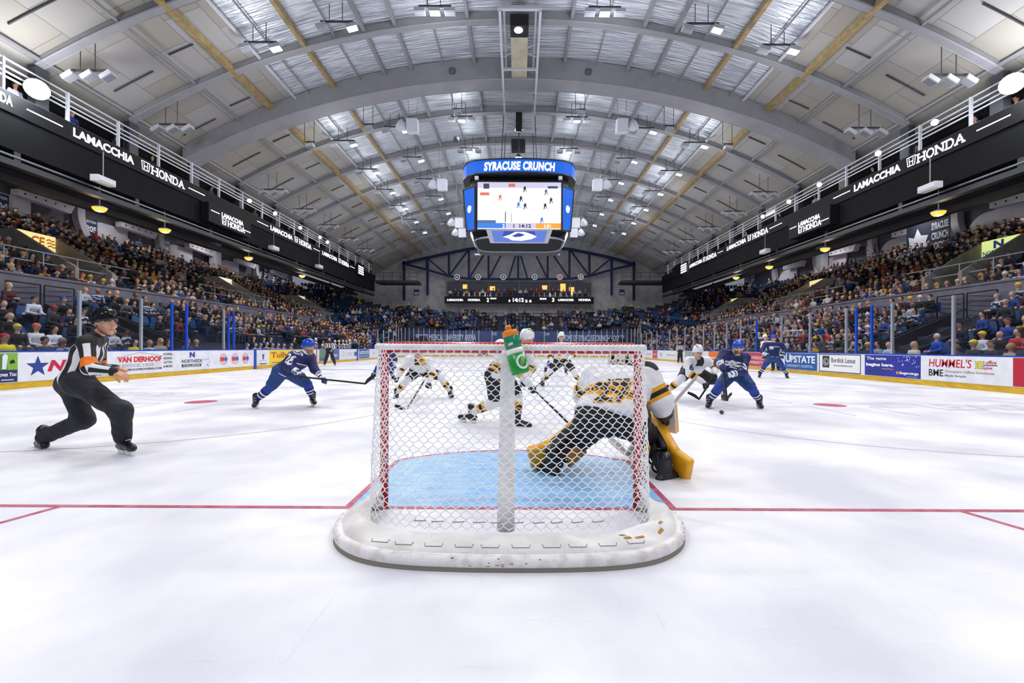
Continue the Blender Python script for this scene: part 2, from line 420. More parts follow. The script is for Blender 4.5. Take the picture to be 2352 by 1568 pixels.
def hand_prims(w, d, n, s=1.0, curl=.6, fat=1.0, thumb=1, tg='f', spread=.1):
    """w wrist, d pointing direction, n back-of-hand normal; thumb=+1/-1 side"""
    d = unit(d); n = unit(Vector(n)-d*Vector(n).dot(d)); r = d.cross(n)*thumb; w = Vector(w); P_ = []
    for i,(off,L) in enumerate(((-.03,.072),(-.010,.082),(.010,.078),(.029,.06))):
        kn = w+d*.088*s-r*off*s*-1*-1
        kn = w+d*(.088-.004*abs(i-1))*s-r*off*s*1.0
        P_.append(cap(w-r*off*.5*s, kn, .015*s*fat**.5, .0125*s*fat, 'p'))
        p = kn; a = .15+curl*.5
        dd = d-r*off*spread*10*.3; dd = unit(dd)
        for j,fr in enumerate((.45,.32,.23)):
            q = p+(dd*math.cos(a)-n*math.sin(a))*L*fr*s*1.05
            P_.append(cap(p,q,(.0105-.001*j)*s*fat,(.0098-.001*j)*s*fat,tg)); p = q; a += curl*1.1+.05*j
    t0 = w+d*.028*s+r*.022*s-n*.006*s; t1 = t0+(d*.6+r*.65-n*.45*(.5+curl))*.038*s; t2 = t1+unit(d*.9+r*.2-n*(.3+curl*.8))*.034*s; t3 = t2+unit(d*.8-r*.15-n*(.3+curl))*.026*s
    P_ += [cap(w+r*.008*s,t1,.015*s*fat,.0135*s*fat,'p'), cap(t1,t2,.0125*s*fat,.0115*s*fat,tg), cap(t2,t3,.0112*s*fat,.0095*s*fat,tg)]
    return P_
def skate(name, an, toe, parent, boot='#141519', holder='#eef0f4', s=1.0, up=None, h=.009):
    s = s*1.13
    """an: ankle joint, toe: toe point; sole lies below the line, on the ice"""
    an = Vector(an); toe = Vector(toe); fw = unit(toe-an-Vector((0,0,(toe-an).z))) if up is None else unit(toe-an)
    u = Vector(up) if up is not None else Vector((0,0,1)); R = axes(fw,u); r,f2,z = [Vector(x) for x in R]
    root = thing(name,None,None) if parent is None else None
    heel = an-z*.075*s-f2*.045*s
    P_ = [cap(an+z*.07*s, an-z*.02*s,.056*s,.05*s,'c'), cap(heel, heel+f2*.08*s,.038*s,.04*s), cap(heel+f2*.05*s+z*.03*s, heel+f2*.2*s-z*.002*s,.045*s,.036*s),
          cap(heel+f2*.2*s, heel+f2*.235*s-z*.004*s,.037*s,.032*s,'t'), cap(an+z*.085*s+f2*.03*s, an+z*.10*s+f2*.035*s,.035*s,.028*s,'c')]
    b = garment('skate_boot', P_, h, [M(boot,.35,name='skate_boot')], parent, .02)
    mb = MB(); RR = Matrix((r,f2,z)).transposed(); s0 = heel-z*.036*s
    for t0,t1 in ((-.02,.085),(.14,.245)):
        a = s0+f2*(t0+t1)/2*s-z*.018*s; mb.box(a,(.014*s,(t1-t0)/2*s,.02*s),0,RR)
    mb.beam(s0-f2*.03*s-z*.04*s, s0+f2*.26*s-z*.04*s, .013*s, .022*s, 0, z)
    mb.build('blade_holder', M(holder,.35,name='holder'), b)
    m2 = MB(); poly = [(-.035,.012),(-.045,-.004),(-.03,-.016),(.25,-.016),(.275,-.004),(.27,.012)]
    m2.prism([(a*s,c2*s) for a,c2 in poly], s0-z*.058*s+r*.002*s, f2, z, .004*s); m2.build('steel_blade', STEEL, b)
    m3 = MB()
    for i in range(5):
        q = an+z*(.06-.035*i)*s+f2*(.052+.028*i*(1 if i>1 else .3))*s
        m3.tube([q-r*.024*s+z*.0*s, q+f2*.006*s+z*.006*s, q+r*.024*s],.0035*s,5)
    m3.build('laces', M('#d8d8dc',.7), b)
    return b
def stick(butt, heel, toe, label, s=1.0, shaft='#17181b', blade='#101114', group=None, tape=True, goalie=False, paddle=.62, w=.03, t=.02, facing=(0,-1,0)):
    root = thing('goalie_stick' if goalie else 'hockey_stick', label, 'hockey stick', Vector(heel), group)
    mb = MB(); a = Vector(butt); b = Vector(heel); mb.beam(a,b,w,t,0,facing)
    mb.build('shaft', M(shaft,.35,name='stick_shaft'), root)
    if tape:
        m = MB(); d = unit(b-a); m.beam(a-d*.005, a+d*.13, w*1.25, t*1.3, 0, facing); m.build('grip_tape', M('#e8e8e8',.8), root)
    if goalie:
        m = MB(); d = unit(b-a); m.beam(b-d*paddle, b, .085, .022, 0, facing); m.build('paddle', M(blade,.5), root)
    m = MB(); tq = Vector(toe); n = 7; hgt = (.09 if goalie else .066); pts = []
    ax = unit(tq-b); up = unit(Vector((0,0,1))-ax*ax.z); sd = ax.cross(up)
    for i in range(n+1):
        k = i/n; p = b.lerp(tq,k)+sd*(.035*k*k); hh = hgt*(.55+.45*min(1,k*3))*(1 if k<.85 else .8); pts.append((p,hh))
    v = []; f = []
    for p,hh in pts:
        for sx in (-.006,.006):
            v += [p+sd*sx-up*.01, p+sd*sx+up*(hh-.01)]
    for i in range(n):
        k = i*4; l = k+4; f += [(k,k+1,l+1,l),(k+2,l+2,l+3,k+3),(k+1,k+3,l+3,l+1),(k,l,l+2,k+2)]
    f += [(0,2,3,1),(n*4,n*4+1,n*4+3,n*4+2)]
    m.add(v,f); m.build('blade', M(blade,.6,name='blade_tape'), root)
    return root
def lerp(a,b,t): return Vector(a).lerp(Vector(b),t)
def skater(name, label, Y0, J, kit, face, group=None, hq=.014, headup=(0,0,1), cat='person', hscale=1.0, mirror=1, bulk=1.0, handside=None, visor=True, neck=None, glovecurl=1.1, mat_jersey=None, legs=True):
    """J: joint -> (px,py,dY)"""
    pt = {k:(P(v[0],v[1],Y0+v[2]) if len(v)==3 else Vector(v[:3])) for k,v in J.items()}
    loc = (pt['anL']+pt['anR'])/2; loc.z = 0
    root = thing(name, label, cat, loc, group)
    B = bulk; S = hscale; fw = unit(face); hu = Vector(headup)
    hd, shL, shR, pv = pt['head'], pt['shL'], pt['shR'], pt['pel']
    wv = unit(shR-shL); nk = (shL+shR)/2 + unit((shL+shR)/2-pv)*.06
    hipL = pt.get('hipL', pv-wv*.09); hipR = pt.get('hipR', pv+wv*.09)
    chest = lerp((shL+shR)/2, pv, .3)
    body = head_prims(hd, fw, hu, S)+[cap(hd-hu*.07*S-fw*.01, nk,.05*S,.052*S,'h')]
    inner = [cap(lerp((shL+shR)/2,pv,.12),pv,.07,.08,'i'),cap(nk,lerp((shL+shR)/2,pv,.2),.05,.06,'i')]
    for sd in 'LR':
        inner += [cap(nk,pt['sh'+sd],.045,.05,'i'),cap(pt['sh'+sd],pt['el'+sd],.05,.04,'i'),cap(pt['el'+sd],pt['ha'+sd],.038,.028,'i'),
                  cap(hipL if sd=='L' else hipR,pt['kn'+sd],.06,.05,'i'),cap(pv,hipL if sd=='L' else hipR,.06,None,'i'),cap(pt['kn'+sd],pt['an'+sd],.045,.035,'i')]
    def bm(tg,T,C,K):
        m = np.zeros(len(C),int); m[tg=='l'] = 1
        if kit.get('beard'):
            z = (C-np.array(hd,np.float32))@np.array(hu,np.float32); m[(z<-.045*S)&(z>-.12*S)&(tg=='h')] = 2
        m[tg=='b'] = 3
        return m
    # head and trunk: one continuous surface, finer at the head
    bodyo = garment('body', body+inner, .010*S if hq<.013 else .012, [SKIN,LIP,M(kit.get('beard') or '#8a6a50',.8),BROW], root, .018, bm)
    eyes(hd, fw, hu, S, bodyo)
    helmet(hd, fw, hu, S, kit['helmet'], root, visor=visor, stripe=kit.get('hstripe'), trim=kit.get('htrim'))
    # jersey
    jp = [cap(shL,shR,.102*B,None,'y'), cap(chest-wv*.10,chest+wv*.10,.15*B,None,'t')]
    wa = lerp((shL+shR)/2,pv,.72)
    jp += [cap(chest-wv*.09,wa-wv*.08,.145*B,.14*B,'t'),cap(chest+wv*.09,wa+wv*.08,.145*B,.14*B,'t'),
           cap(wa-wv*.08,pv-wv*.10,.14*B,.165*B,'t'),cap(wa+wv*.08,pv+wv*.10,.14*B,.165*B,'t'),cap(chest,pv,.14*B,.15*B,'t')]
    jp.append(cap(nk-unit(nk-pv)*.03, nk+unit(hd-nk)*min(.06,(hd-nk).length*.38),.095,.066,'k'))
    for sd in 'LR':
        sh,el,ha = pt['sh'+sd],pt['el'+sd],pt['ha'+sd]
        jp += [cap(sh,el,.098*B,.082*B,'u'),cap(el,lerp(el,ha,.84),.08*B,.058*B,'a')]
    up_t = unit((shL+shR)/2-pv); Lt = ((shL+shR)/2-pv).length; A0 = np.array(pv,np.float32); At = np.array(up_t,np.float32)
    jf = mat_jersey or kit['jersey_fn']
    jo = garment('jersey', jp, hq, kit['jersey_mats'], root, .035, lambda tg,T,C,K: jf(tg,T,C,K,((C-A0)@At)/Lt), cut=[(pv-up_t*.13,up_t,0)], wrinkle=.006)
    # pants
    pp = [cap(hipL-wv*.02,hipR+wv*.02,.155*B,None,'p')]
    for sd,hp in (('L',hipL),('R',hipR)):
        kn = pt['kn'+sd]; pp += [cap(hp,lerp(hp,kn,.82),.152*B,.118*B,'t')]
    def pf(tg,T,C,K):
        m = np.zeros(len(C),int); return m
    garment('pants', pp, hq, [kit['pants']], root, .035, pf, wrinkle=.006)
    # socks, skates
    for sd in 'LR':
        kn,an = pt['kn'+sd],pt['an'+sd]; hp = hipL if sd=='L' else hipR
        sp = [cap(lerp(kn,hp,.16),kn,.085*B,.09*B,'s'),cap(kn,an,.087*B,.056*B,'q'),cap(lerp(kn,an,.3),lerp(kn,an,.6),.088*B,.075*B,'w')]
        K0 = np.array(kn,np.float32); D0 = np.array(an-kn,np.float32); L2 = float(D0@D0)
        sf = kit['sock_fn']
        garment('sock', sp, hq*.9, kit['sock_mats'], root, .02, lambda tg,T,C,K: sf(((C-K0)@D0)/L2))
        upv = unit(kn-an); upv = unit(upv*.5+Vector((0,0,.6)))
        skate('skate', an, pt['to'+sd], root, kit.get('boot','#141519'), h=hq*.7 if hq<.013 else .011)
    # gloves
    for sd in 'LR':
        el,ha = pt['el'+sd],pt['ha'+sd]; d = unit(ha-el); n = (handside or {}).get(sd, Vector((0,-.3,1)))
        th = 1 if sd=='R' else -1
        gp = hand_prims(lerp(el,ha,.9), d, n, 1.12, glovecurl, 1.75, th)
        gp += [cap(lerp(el,ha,.72),lerp(el,ha,.93),.066,.05,'c')]
        gf = kit.get('glove_fn', lambda tg: (tg=='c').astype(int))
        garment('glove', gp, .0085, kit['glove_mats'], root, .006, lambda tg,T,C,K: gf(tg))
    return root, pt, jo, bodyo
# ================================================================ the arena shell
CX = -.05; GY = 3.25; BX = 13.7; YE = 57.6; CR = 8.5; YC = YE-CR; BH = 1.04
NB = [0]
def struct(o): o['kind'] = 'structure'; return o
# ---- ice with its painted lines
def ice_mat():
    m = MN('#dadbe8','#f5f6fa', .9, .34, (1,1,1), name='ice', rough2=.5, spec=.25); nt = m.node_tree; b = nt.nodes['Principled BSDF']
    tc = nt.nodes.new('ShaderNodeTexCoord'); last = None
    for (rot,sc,thr) in ((.5,(1.3,26,1),.70),(-.9,(22,1.1,1),.71),(1.9,(1.6,30,1),.72)):
        mp = nt.nodes.new('ShaderNodeMapping'); mp.inputs['Rotation'].default_value = (0,0,rot); mp.inputs['Scale'].default_value = sc
        no = nt.nodes.new('ShaderNodeTexNoise'); no.inputs['Scale'].default_value = 1.2; no.inputs['Detail'].default_value = 2
        mr = nt.nodes.new('ShaderNodeMapRange'); mr.inputs[1].default_value = thr; mr.inputs[2].default_value = thr+.04
        nt.links.new(tc.outputs['Object'], mp.inputs[0]); nt.links.new(mp.outputs[0], no.inputs['Vector']); nt.links.new(no.outputs[0], mr.inputs[0])
        if last is None: last = mr.outputs[0]
        else:
            ad = nt.nodes.new('ShaderNodeMath'); ad.operation = 'MAXIMUM'; nt.links.new(last, ad.inputs[0]); nt.links.new(mr.outputs[0], ad.inputs[1]); last = ad.outputs[0]
    n3 = nt.nodes.new('ShaderNodeTexNoise'); n3.inputs['Scale'].default_value = 55; n3.inputs['Detail'].default_value = 4
    nt.links.new(tc.outputs['Object'], n3.inputs['Vector'])
    ad = nt.nodes.new('ShaderNodeMath'); ad.operation = 'MULTIPLY_ADD'; ad.inputs[1].default_value = .5; nt.links.new(n3.outputs[0], ad.inputs[0]); nt.links.new(last, ad.inputs[2])
    bp = nt.nodes.new('ShaderNodeBump'); bp.inputs['Strength'].default_value = .3; bp.inputs['Distance'].default_value = .01
    nt.links.new(ad.outputs[0], bp.inputs['Height']); nt.links.new(bp.outputs[0], b.inputs['Normal'])
    return m
ICE = ice_mat(); REDL = MN('#a8324c','#c76f86',14,.5,name='red_line',lo=.3,hi=.7); CREASE = MN('#6aaeea','#a9d0f4',5,.45,(1,3,1),name='crease_blue',lo=.3,hi=.7); BLUEL = M('#2b4f9e',.5)
LOGO = M('#c9ccd8',.5); PINK = M('#cdb4c0',.5)
mb = MB(); out = []
for i in range(13): a = math.pi/2*i/12; out.append((BX-CR+CR*math.cos(a), YC+CR*math.sin(a)))
poly = [(-x,y) for x,y in [(BX,-2.5)]+out][::-1]
poly = [(BX,-2.5)]+out+[(-x,y) for x,y in out[::-1]]+[(-BX,-2.5)]
mb.add([(x,y,0) for x,y in poly], [tuple(range(len(poly)))], 0)
def flat(pts, mi, z=.001): mb.add([(x,y,z) for x,y in pts], [tuple(range(len(pts)))], mi)
def fline(a,b,wd,mi,z=.0012):
    a = Vector((*a,0)); b = Vector((*b,0)); d = unit(b-a); s = Vector((-d.y,d.x,0))*wd/2
    flat([(p.x,p.y) for p in (a-s,b-s,b+s,a+s)], mi, z)
def arc(cx,cy,r,a0,a1,wd,mi,n=48,z=.0012):
    v = []
    for i in range(n+1):
        a = math.radians(a0+(a1-a0)*i/n)
        for q in (r-wd/2,r+wd/2): v.append((cx+q*math.cos(a),cy+q*math.sin(a),z))
    mb.add(v, [(2*i,2*i+1,2*i+3,2*i+2) for i in range(n)], mi)
fline((-BX,GY),(BX,GY),.05,1,.002)
for sd in (-1,1): fline((CX+sd*3.35,GY),(CX+sd*4.27,-.05),.05,1)
for gy,sg in ((GY,1),(YE-3.35,-1)):
    pts = [(CX-1.22,gy)]; R_ = 1.83; a0 = math.acos(1.22/R_); yy = math.sin(a0)*R_
    cur = [(CX+R_*math.cos(a),gy+sg*R_*math.sin(a)) for a in np.linspace(math.pi-a0,a0,24)]
    pts += cur+[(CX+1.22,gy)]
    flat(pts if sg<0 else pts[::-1], 2, .001)
    for i in range(len(cur)-1): fline(cur[i],cur[i+1],.05,1,.0018)
    fline((CX-1.22,gy),cur[0],.05,1,.0018); fline((CX+1.22,gy),cur[-1],.05,1,.0018)
fline((-BX,YE-3.35),(BX,YE-3.35),.05,1)
for y in (GY+6.1, YE-3.35-6.1):
    for sd in (-1,1):
        arc(CX+sd*6.75,y,4.57,0,360,.045,5,96); flat([(CX+sd*6.75+.3*math.cos(a),y+.3*math.sin(a)) for a in np.linspace(0,2*math.pi,28)[:-1]],1)
        for k in (-1,1):
            for q in (-1,1):
                xx = CX+sd*6.75+k*.6; fline((xx,y+q*.3),(xx,y+q*1.5),.04,5); fline((xx,y+q*.3),(xx+k*.9,y+q*.3),.04,5)
for y in (GY+19.5, YE-3.35-19.5): fline((-BX,y),(BX,y),.3,3)
fline((-BX,30.4),(BX,30.4),.3,1); arc(0,30.4,4.5,0,360,.05,3,96)
for x in (-6.7,6.7):
    for y in (GY+21,YE-24.3): flat([(x+.3*math.cos(a),y+.3*math.sin(a)) for a in np.linspace(0,2*math.pi,28)[:-1]],1)
# faded sponsor lettering under the ice
for (px,py,t,wd,hg) in ((300,905,'UPSTATE',2.2,.9),(2250,935,'LEXUS',2.2,.9),(1010,910,'',0,0)):
    if t:
        g = G(px,py); V,F = text_mesh(t,1,.02); x0=min(v[0] for v in V);x1=max(v[0] for v in V);y1=max(v[1] for v in V)
        mb.add([(g.x+((a-x0)/(x1-x0)-.5)*wd, g.y+(b/y1-.5)*hg, .0011) for a,b,_ in V],F,4)
fl = mb.build('floor', [ICE,REDL,CREASE,BLUEL,LOGO,PINK]); struct(fl)
# ---- boards
WHB = MN('#dfe0e8','#eceef4',3,.35,name='board_white'); YEL = MN('#c79d16','#e0b82a',3,.4,(1,1,4),name='kick_yellow'); BLU = M('#1440b8',.3,name='rail_blue')
path = [(-BX,-2.0)]+[(-BX,YC)]+[(-BX+CR-CR*math.cos(a), YC+CR*math.sin(a)) for a in np.linspace(0,math.pi/2,17)[1:]]
path += [(-x,y) for x,y in path[::-1]]
def offs(p,d):                       # outward offset of the rink outline
    o = []
    for x,y in p:
        if y <= YC: o.append((x+math.copysign(d,x),y))
        elif abs(x) < BX-CR-1e-6: o.append((x,y+d))
        else:
            cx = math.copysign(BX-CR,x); v = Vector((x-cx,y-YC)); v = v.normalized()*(CR+d); o.append((cx+v.x,YC+v.y))
    return o
def wallstrip(name,d0,d1,z0,z1,mat,parent):
    a = offs(path,d0); b = offs(path,d1); n = len(a); v = []
    for i in range(n): v += [(*a[i],z0),(*a[i],z1),(*b[i],z1),(*b[i],z0)]
    f = []
    for i in range(n-1):
        k = 4*i; l = k+4
        f += [(k,l,l+1,k+1),(k+1,l+1,l+2,k+2),(k+2,l+2,l+3,k+3),(k+3,l+3,l,k)]
    m = MB(); m.add(v,[q[::-1] for q in f]); return m.build(name,mat,parent)
brd = thing('rink_boards','white rink boards with blue top rail and yellow kick plate around the ice','boards',(0,YE,0))
wallstrip('dasher_board',0,.12,.18,1.0,WHB,brd); wallstrip('kick_plate',-.012,.12,0,.19,YEL,brd); wallstrip('top_rail',-.03,.15,1.0,BH,BLU,brd)
# ---- advertisements on the boards
FR = {-1:(Vector((0,1,0)),), 1:(Vector((0,-1,0)),)}
class Ad:
    def __init__(s, side, p0, p1, label, z0=.2, z1=.985, bg=None, cols=(), frame=None, name='board_advertisement', cat='advertisement'):
        s.Yv = Vector((0,0,1)); s.side = side
        if side == 0:
            s.X = Vector((1,0,0)); x0 = (p0-VX)/FPX*YE; x1 = (p1-VX)/FPX*YE; s.o = Vector((x0,YE-.004,z0)); s.w = x1-x0
        else:
            ya = BX/abs((p0-VX)/FPX); yb = BX/abs((p1-VX)/FPX); s.w = abs(yb-ya)
            if side < 0: s.X = Vector((0,1,0)); s.o = Vector((-BX+.004,ya,z0))
            else: s.X = Vector((0,-1,0)); s.o = Vector((BX-.004,ya,z0))
        s.h = z1-z0; s.N = s.X.cross(s.Yv)
        s.mb = MB(); s.mats = [M(bg,.35) if isinstance(bg,str) else (bg or WHB)]
        s.root = thing(name, label, cat, s.o)
        m = MB(); m.box(s.o+s.X*s.w/2+s.Yv*s.h/2, (s.w/2 if abs(s.X.x) else .004, s.w/2 if abs(s.X.y) else .004, s.h/2)); 
        m.build('panel', s.mats[0], s.root)
        if frame:
            f = MB(); t = .035*1.0
            for (a,b,c,d) in ((0,0,1,t/s.h),(0,1-t/s.h,1,1)): quad(f,s.at(a,b),s.X,s.Yv,s.w*(c-a),s.h*(d-b),0,.008)
            for (a,c) in ((0,t/s.w),(1-t/s.w,1)): quad(f,s.at(a,0),s.X,s.Yv,s.w*(c-a),s.h,0,.009)
            f.build('border', M(frame,.4), s.root)
    def at(s,a,b): return s.o+s.X*s.w*a+s.Yv*s.h*b
    def text(s, body, a0, b0, a1, b1, col, bold=.02, shear=0, name='lettering'):
        m = MB(); fit_text(m, body, s.at(a0,b0), s.X, s.Yv, s.w*(a1-a0), s.h*(b1-b0), 0, bold, shear, .008)
        m.build(name, M(col,.4), s.root); return s
    def rect(s, a0,b0,a1,b1,col,name='patch',th=.006):
        m = MB(); quad(m,s.at(a0,b0),s.X,s.Yv,s.w*(a1-a0),s.h*(b1-b0),0,th); m.build(name,M(col,.4),s.root); return s
    def poly(s, pts, col, name='emblem', th=.007):
        m = MB(); N = s.N*th; m.add([s.at(a,b)+N for a,b in pts],[tuple(range(len(pts)))]); m.build(name,M(col,.4),s.root); return s
    def line(s, pts, wd, col, name='rule', th=.007):
        m = MB()
        for i in range(len(pts)-1):
            p = s.at(*pts[i])+s.N*(th+i*.0002); q = s.at(*pts[i+1])+s.N*(th+i*.0002); e = unit(q-p); t = s.N.cross(e)*wd/2; m.add([p-t,q-t,q+t,p+t],[(0,1,2,3)])
        m.build(name,M(col,.4),s.root); return s
    def disc(s, a,b,r,col,r0=0,name='roundel',th=.007,ry=None):
        m = MB(); disc(m,s.at(a,b),s.X,s.Yv,r,ry or r,0,32,r0,th); m.build(name,M(col,.4),s.root); return s
# left boards, from the near end
a = Ad(-1,-60,40,'dark blue and green photo advertisement at the near left end of the boards',bg='#14235a')
a.rect(0,.42,1,1,'#7fae3a').rect(.2,.42,.75,.95,'#4d7a2c',th=.007).poly([(.62,.45),(.72,.45),(.76,.9),(.7,.98),(.63,.9)],'#dfe6ee',th=.008).poly([(.82,.62),(.94,.66),(.9,.78),(.8,.72)],'#14160f',th=.008).text('It Moves You',.38,.2,.97,.34,'#f2f4f8',.02,.2).line([(.6,.08),(.9,.08)],.03,'#c8ccd8')
a = Ad(-1,40,240,'white board advertisement with blue star and red slanted NBT letters',bg=WHB)
st = []
for i in range(10):
    q = math.pi/2+i*math.pi/5; r = (.40 if i%2==0 else .16); st.append((.20+r*math.cos(q)*a.h/a.w*1.0, .5+r*math.sin(q)))
a.poly(st,'#20408c').text('NBT',.30,.30,.80,.72,'#c4173a',.05,.25)
a = Ad(-1,240,398,'white roofing advertisement with red VAN DERHOOF lettering under a gabled line',bg=WHB)
a.text('VAN DERHOOF',.16,.52,.80,.78,'#d8262c',.05).line([(.14,.70),(.46,.97),(.82,.78)],.012,'#7d8286').line([(.17,.44),(.80,.44)],.01,'#8a8f94').line([(.17,.32),(.80,.32)],.01,'#8a8f94').text('SINCE 1938',.22,.34,.68,.42,'#9aa0a6',.0).text('VANDERHOOFROOFING.COM',.16,.14,.80,.24,'#16171a',.03)
for i,t in enumerate(('ROOFING.','SIDING.','GUTTERS.','& MORE!')): a.text(t,.83,.80-.2*i,.985,.92-.2*i,'#2a2c30',.02)
a = Ad(-1,400,486,'white collision-shop advertisement with a small blue N over NORTHSIDE',bg=WHB)
a.text('N',.38,.66,.52,.95,'#1d3d8f',.06).text('NORTHSIDE',.18,.38,.72,.56,'#30343c',.02).rect(.18,.16,.70,.31,'#30343c').text('COLLISION',.22,.18,.66,.29,'#f0f0f4',.01).line([(.74,.5),(.9,.56),(.95,.4),(.85,.22),(.93,.14)],.02,'#6f8fc4')
a = Ad(-1,488,582,'white board advertisement with three red and blue round logos in a row',bg=WHB)
for i in range(3):
    q = .24+.27*i; a.disc(q,.5,.26,'#c93a44',.93).disc(q,.5,.22,'#e8b8bd',th=.0065).poly([(q-.07,.38),(q-.07,.62),(q+.01,.62),(q+.01,.38)],'#c93a44').poly([(q+.0,.5),(q+.05,.66),(q+.1,.5),(q+.05,.34)],'#3a66b4')
a = Ad(-1,583,589,'blue gate post beside the three round logos on the left boards',z0=.02,z1=1.0,bg='#1a3fae',name='gate_post',cat='post')
a = Ad(-1,590,618,'white crown logo advertisement between the blue post and the yellow one',bg=WHB)
a.poly([(.42,.55),(.42,.78),(.47,.68),(.5,.8),(.53,.68),(.58,.78),(.58,.55)],'#3a3d44').line([(.25,.3),(.75,.3)],.02,'#8a8d94').line([(.2,.08),(.8,.08)],.05,'#2a2c30').rect(.44,.38,.56,.52,'#3a3d44')
a = Ad(-1,618,700,'yellow advertisement with brown TULLY lettering behind the crouching blue player',bg='#f0cf22')
a.text("Tully's",.04,.32,.62,.88,'#b4531c',.03).line([(.06,.12),(.55,.12)],.05,'#a06020')
a = Ad(-1,702,716,'white and red narrow advertisement right of the yellow one',bg=WHB).text('ST',.1,.55,.9,.8,'#c2343c')
a = Ad(-1,716,733,'white board panel with red stripes beside the far linesman',bg=WHB).rect(.0,.0,.22,1,'#cc5548').rect(.55,0,.72,1,'#cc5548')
a = Ad(-1,733,753,'green landscape advertisement behind the far linesman',bg='#5d8a6e').rect(0,0,1,.3,'#3c6a86')
a = Ad(-1,760,779,'purple-blue advertisement with white lettering right of the far linesman',bg='#4c5f9c').text('Orr',.2,.3,.8,.6,'#f0f2fa',.03)
a = Ad(-1,780,819,'pale advertisement with grey roundel and lettering before the blue post',bg=WHB).disc(.2,.55,.2,'#a9adb5',.8).line([(.4,.62),(.75,.62)],.04,'#a4a8b0').line([(.4,.45),(.7,.45)],.04,'#a4a8b0').rect(.84,.3,1,.75,'#5b5f7c')
a = Ad(-1,819,823,'blue gate post between the pale and the UPSTATE advertisement on the left boards',z0=.02,z1=1.0,bg='#1a3fae',name='gate_post',cat='post')
a = Ad(-1,825,848,'blue UPSTATE advertisement on the far left boards',bg='#1f559c').text('UPSTATE',.05,.42,.95,.82,'#f2f6fc',.02).line([(.08,.22),(.92,.22)],.05,'#b8d0ec')
a = Ad(-1,849,868,'white advertisement with faint grey letters at the far left corner',bg=WHB).text('AT',.3,.35,.7,.7,'#b4b8c0')
# right boards
a = Ad(1,2328,2450,'white advertisement in a wide red frame at the near right end',bg='#b81a34')
a.rect(.28,.12,1,.92,'#f1efee').disc(.60,.5,.22,'#b81a34',.75,th=.009)
a = Ad(1,2117,2327,"white office-supply advertisement with red HUMMEL'S over black BME",bg=WHB)
a.text("HUMMEL'S",.10,.56,.60,.90,'#c01c2c',.010,.12).text('BME',.10,.18,.28,.46,'#101114',.016)
a.text('Complete Office Solutions',.30,.33,.83,.45,'#a9868a').text('Made Simple',.30,.16,.54,.28,'#7c7f86')
for i in range(5): a.rect(.635,.56+.065*i,.735,.585+.065*i,'#16171a',th=.006)
a.text('OP',.64,.54,.72,.86,'#e6d81c',.04).text('office',.745,.74,.85,.88,'#b52230',.02,.2).line([(.72,.70),(.86,.70)],.025,'#16171a').text('plus',.735,.52,.81,.66,'#b52230',.02,.2)
a = Ad(1,1987,2115,'purple-blue advertisement reading The game begins here with confetti',bg=MN('#2c2f9e','#1c2a86',1.2,.35,name='indigo'))
a.text('The game',.04,.72,.42,.92,'#f4f4fa',.02).text('begins here.',.03,.42,.56,.62,'#f4f4fa',.045).line([(.34,.34),(.38,.38),(.42,.33),(.46,.38),(.50,.33),(.55,.37)],.02,'#e0a43c').text('Beginnings',.66,.12,.97,.27,'#f4f4fa',.03).rect(.60,.14,.645,.27,'#c98a3c').line([(.78,.06),(.96,.06)],.02,'#9a9cd0')
rr = random.Random(3)
for i in range(26): a.disc(.62+.36*rr.random(),.5+.46*rr.random(),.012+.012*rr.random(),rr.choice(['#d8dcf4','#8fb4ec','#f0f0ff']),name='confetti')
a = Ad(1,1882,1978,'white car-dealer advertisement with black frame and dark square emblem',bg='#f0f0f2',frame='#26282c')
a.rect(.09,.24,.27,.90,'#3a3d42').disc(.18,.56,.17,'#eceef0',.86,th=.008,ry=.15).line([(.16,.66),(.155,.50),(.215,.48)],.03,'#eceef0',th=.009).text('Burdick Lexus',.32,.54,.88,.80,'#3c3f46',.01).text('www.burdicklexus.com',.37,.34,.82,.44,'#6a6d74')
a = Ad(1,1803,1877,'blue hospital advertisement with large white UPSTATE lettering',bg='#1d5b9e')
a.text('U',.03,.42,.2,.95,'#f4f8fc',.03).text('PSTATE',.2,.42,.95,.86,'#f4f8fc',.03).text('UNIVERSITY HOSPITAL',.08,.14,.9,.30,'#b9d2ee')
a = Ad(1,1708,1758,'red university advertisement behind the skating blue player',bg='#b83a4c').text('ST.LAWRENCE',.04,.5,.96,.74,'#f2d8dc',.01).text('UNIVERSITY',.1,.18,.92,.38,'#f2d8dc')
a = Ad(1,1628,1652,'orange advertisement between the white-helmeted and the blue player',bg='#e8702c').rect(.1,.4,.9,.52,'#f6d0ac')
a = Ad(1,1573,1594,'grey-green advertisement beside the far referee on the right',bg='#93a39c')
a = Ad(1,1512,1556,'white advertisement with faint green lettering left of the far referee',bg=WHB).line([(.45,.5),(.9,.5)],.1,'#a9c09c').rect(.1,.25,.22,.75,'#b9bdc8')
a = Ad(1,1499,1510,'small red advertisement on the far right boards',bg='#c4414a').line([(.15,.5),(.85,.5)],.1,'#e8c4c8')
a = Ad(1,1484,1497,'white advertisement with faint red letters on the far right boards',bg=WHB).text('ISTCM',.1,.4,.9,.6,'#c98088')
